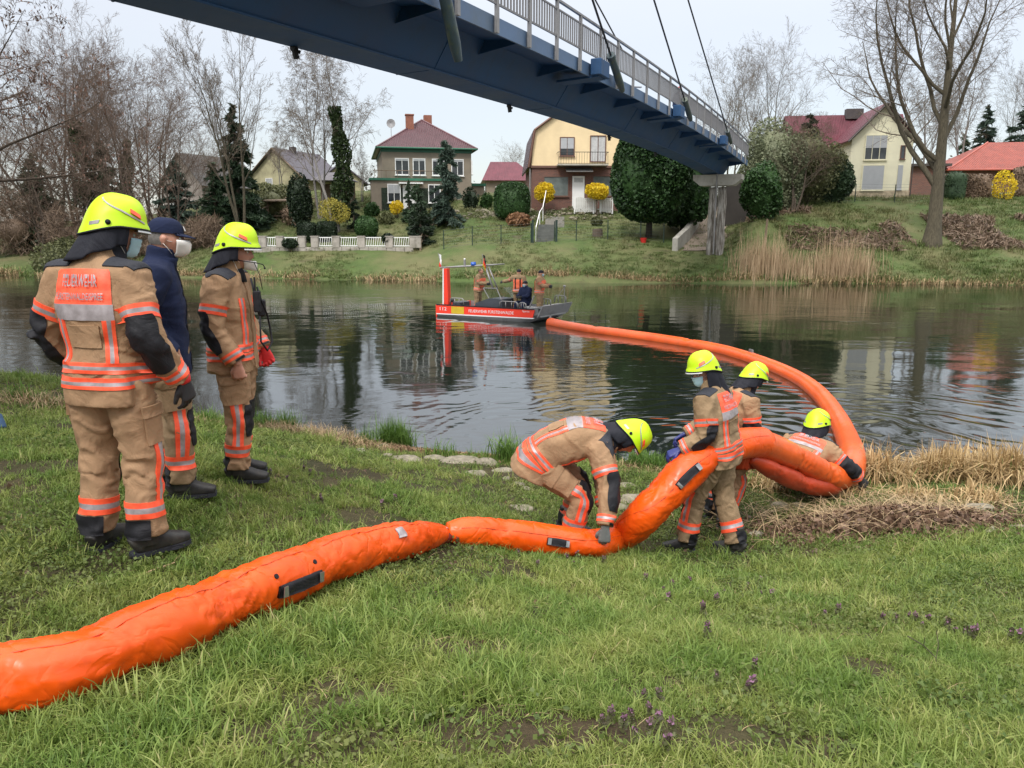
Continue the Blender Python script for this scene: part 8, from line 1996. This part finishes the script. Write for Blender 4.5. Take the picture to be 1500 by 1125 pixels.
# ---- far bank growth: tall dry reeds, waterline grass, rockery
ar = []
for px, n, hs in [(1088, 80, .7), (1098, 150, 1.0), (1112, 190, 1.25), (1128, 200, 1.05), (1144, 170, 1.2), (1158, 120, .8), (1172, 110, .85), (1186, 90, .6), (1200, 130, .9), (1214, 170, 1.3), (1228, 190, 1.1), (1242, 190, 1.35), (1256, 120, .8), (1272, 80, .9)]:
    x = P(px, 400, 46.3); ar.append((x[0], 46.3, .55, .6, n, hs))
M_freed = leafmat('tall_dry_reeds', (.22, .15, .09), (.46, .34, .21), trans=.15)
reedfield('tall_dry_reeds', ar, M_freed, 91, .7, 2.3, .03, (.0, .35), nseg=2, droop=.2, z=far_z)
q = np.random.default_rng(92); n = 9000; x = q.uniform(-45, 38, n); y = fshore_y(x) + np.abs(q.normal(0, .35, n)) + .02; keep = vnoise(x, y, .5, 93) + .25 * q.random(n) > .42; x, y = x[keep], y[keep]; n = len(x)
V, Fq = ribbons(q, np.stack([x, y, np.maximum(far_z(x, y), 0) - .02], 1), q.uniform(.15, .55, n) * (.6 + .9 * vnoise(x, y, .35, 94)), q.uniform(.03, .06, n), q.uniform(.1, 1.3, n), 2, .6); o = meshobj('waterline_dry_grass', V, Fq, M_straw); o['kind'] = 'stuff'
n = 7000; x = q.uniform(-45, 38, n); y = fshore_y(x) + np.abs(q.normal(0, .5, n)) + .15; keep = vnoise(x, y, .4, 95) + .3 * q.random(n) > .55; x, y = x[keep], y[keep]; n = len(x)
M_fgrass = leafmat('far_bank_grass', (.06, .10, .025), (.17, .22, .06), trans=.2)
V, Fq = ribbons(q, np.stack([x, y, far_z(x, y) - .02], 1), q.uniform(.12, .40, n), q.uniform(.04, .07, n), q.uniform(.1, 1.2, n), 2, .6); o = meshobj('waterline_green_grass', V, Fq, M_fgrass); o['kind'] = 'stuff'
# tussocks over the far slope
ft = []
for v in range(4):
    n = 26; b = q.normal(0, .12, (n, 3)); b[:, 2] = -.02; V, Fq = ribbons(q, b, q.uniform(.08, .2, n) * (1 + v * .25), q.uniform(.015, .03, n), q.uniform(.2, 1.4, n), 2, .5); ft.append(meshobj('tussock_%d' % v, V, Fq, worldramp('tussock_grass', [(0, (.05, .09, .02)), (1, (.15, .20, .06))], [(0, (.11, .12, .04)), (1, (.27, .24, .12))], .35) if v == 0 else MATS['tussock_grass']))
ftl = lib('tussock_library', ft); n = 16000; x = q.uniform(-48, 42, n); y = fshore_y(x) + .3 + q.uniform(0, 1, n) ** 1.3 * 20; k = (vnoise(x, y, .3, 96) + .35 * q.random(n) > .5) & (y < 72) & (np.abs(x) < y * .72); x, y = x[k], y[k]; n = len(x)
scatter('far_bank_tussocks', np.stack([x, y, far_z(x, y)], 1), q.integers(0, 4, n), np.stack([q.normal(0, .1, n), q.normal(0, .1, n), q.random(n) * 6.28], 1), q.uniform(.6, 1.5, n) * np.where(x > 17, 1.25, .85), ftl)
# dark brush on the right embankment and stones of the rockery
n = 17000; x = q.uniform(16.3, 36, n); y = q.uniform(49.3, 55.0, n); k = (vnoise(x, y, .35, 97) > .38) & ((x < 26) | (x > 28.5)); x, y = x[k], y[k]; n = len(x); p = np.stack([x, y, far_z(x, y) + q.random(n) * .3], 1); o = leaves('embankment_brush', p, .30, M_brush if 'M_brush' in globals() else M_litter, None, 98, elong=1.5, wid=.22); o['kind'] = 'stuff'
M_rock = simple('rockery_stone', (.30, .28, .24), .9, .25, 1.5)
a0, a1 = P(636, 318, 60), P(895, 316, 60)
n = 130
rk_ = thing('rock_garden', 'rock garden strip of pale stones and low plants below the two middle houses', 'rock garden', (a0[0], a0[1], fz(a0[0], a0[1])))
o_ = np.array([a0[0], a0[1], fz(a0[0], a0[1])])
for i in range(n):
    x = a0[0] + (a1[0] - a0[0]) * q.random(); y = 59.3 + q.random() * 3.0; r = q.uniform(.10, .24); o = bpy.data.objects.new('rock', sm[i % 6]); link(o, rk_); o.location = np.array([x, y, fz(x, y) + r * .25]) - o_; o.scale = (r * 1.3, r, r * .7); o.rotation_euler = (0, 0, i)
p = []; 
for i in range(90):
    x = a0[0] + (a1[0] - a0[0]) * q.random(); y = 59 + q.random() * 3.4; c_ = np.array([x, y, fz(x, y) + .08]); p.append(c_ + q.normal(0, 1, (45, 3)) * (.28, .22, .09))
o = leaves('cushion_plants', np.concatenate(p) - o_, .10, M_olive if 'M_olive' in globals() else M_sedge, rk_, 99); o['kind'] = 'stuff'
# sandy ramp up beside the pier
pts = [(P(1028, 352, 50)[:2]), (P(1035, 335, 53)[:2]), (P(1040, 315, 57)[:2]), (P(1045, 296, 63)[:2])]; VV = []
cp = catmull([(*p_, 0) for p_ in pts], 8)
for i, c_ in enumerate(cp):
    for w in (-1.3, -.65, 0, .65, 1.3): VV.append((c_[0] + w + .15 * math.sin(i), c_[1], fz(c_[0] + w, c_[1]) + .05))
m_ = simple('sandy_earth', (.20, .16, .12), .95, .2, 2, bump=.4, bscale=12, bdist=.03); o = meshobj('path', VV, [(i * 5 + j, i * 5 + j + 1, (i + 1) * 5 + j + 1, (i + 1) * 5 + j) for i in range(len(cp) - 1) for j in range(4)], m_, None, True); o['kind'] = 'structure'
# small blue cloth bundle at the left edge, wooden stake on the far bank
p = onground(-14, 632); b_ = (p[0], p[1], nz(p[0], p[1])); V, Fq = fuse([etube([(-.12, 0, .03), (-.05, 0, .08), (.05, .02, .09), (.12, 0, .03)], (0, 1, 0), [.07, .10, .09, .04], [.03, .08, .07, .02], 18)], .008, 2); V = folds(V, [((-.12, 0, .03), (.12, 0, .03), .08, .012, .0, .0)], 3)
th = thing('cloth_bundle', 'light blue cloth bundle in the grass cut by the left frame edge', 'bundle', b_); meshobj('cloth', V, Fq, C_jeans, th, True)
p = P(1121, 350, 48.5); z_ = fz(p[0], p[1]); th = thing('wooden_stake', 'thin pale wooden stake standing above the tall dry reeds on the far bank', 'stake', (p[0], p[1], z_)); mm = MB(); mm.tube([(0, 0, -.2), (.02, 0, .9), (.05, 0, 1.9)], .06, 6); mm.build('stake', M_wood, th)
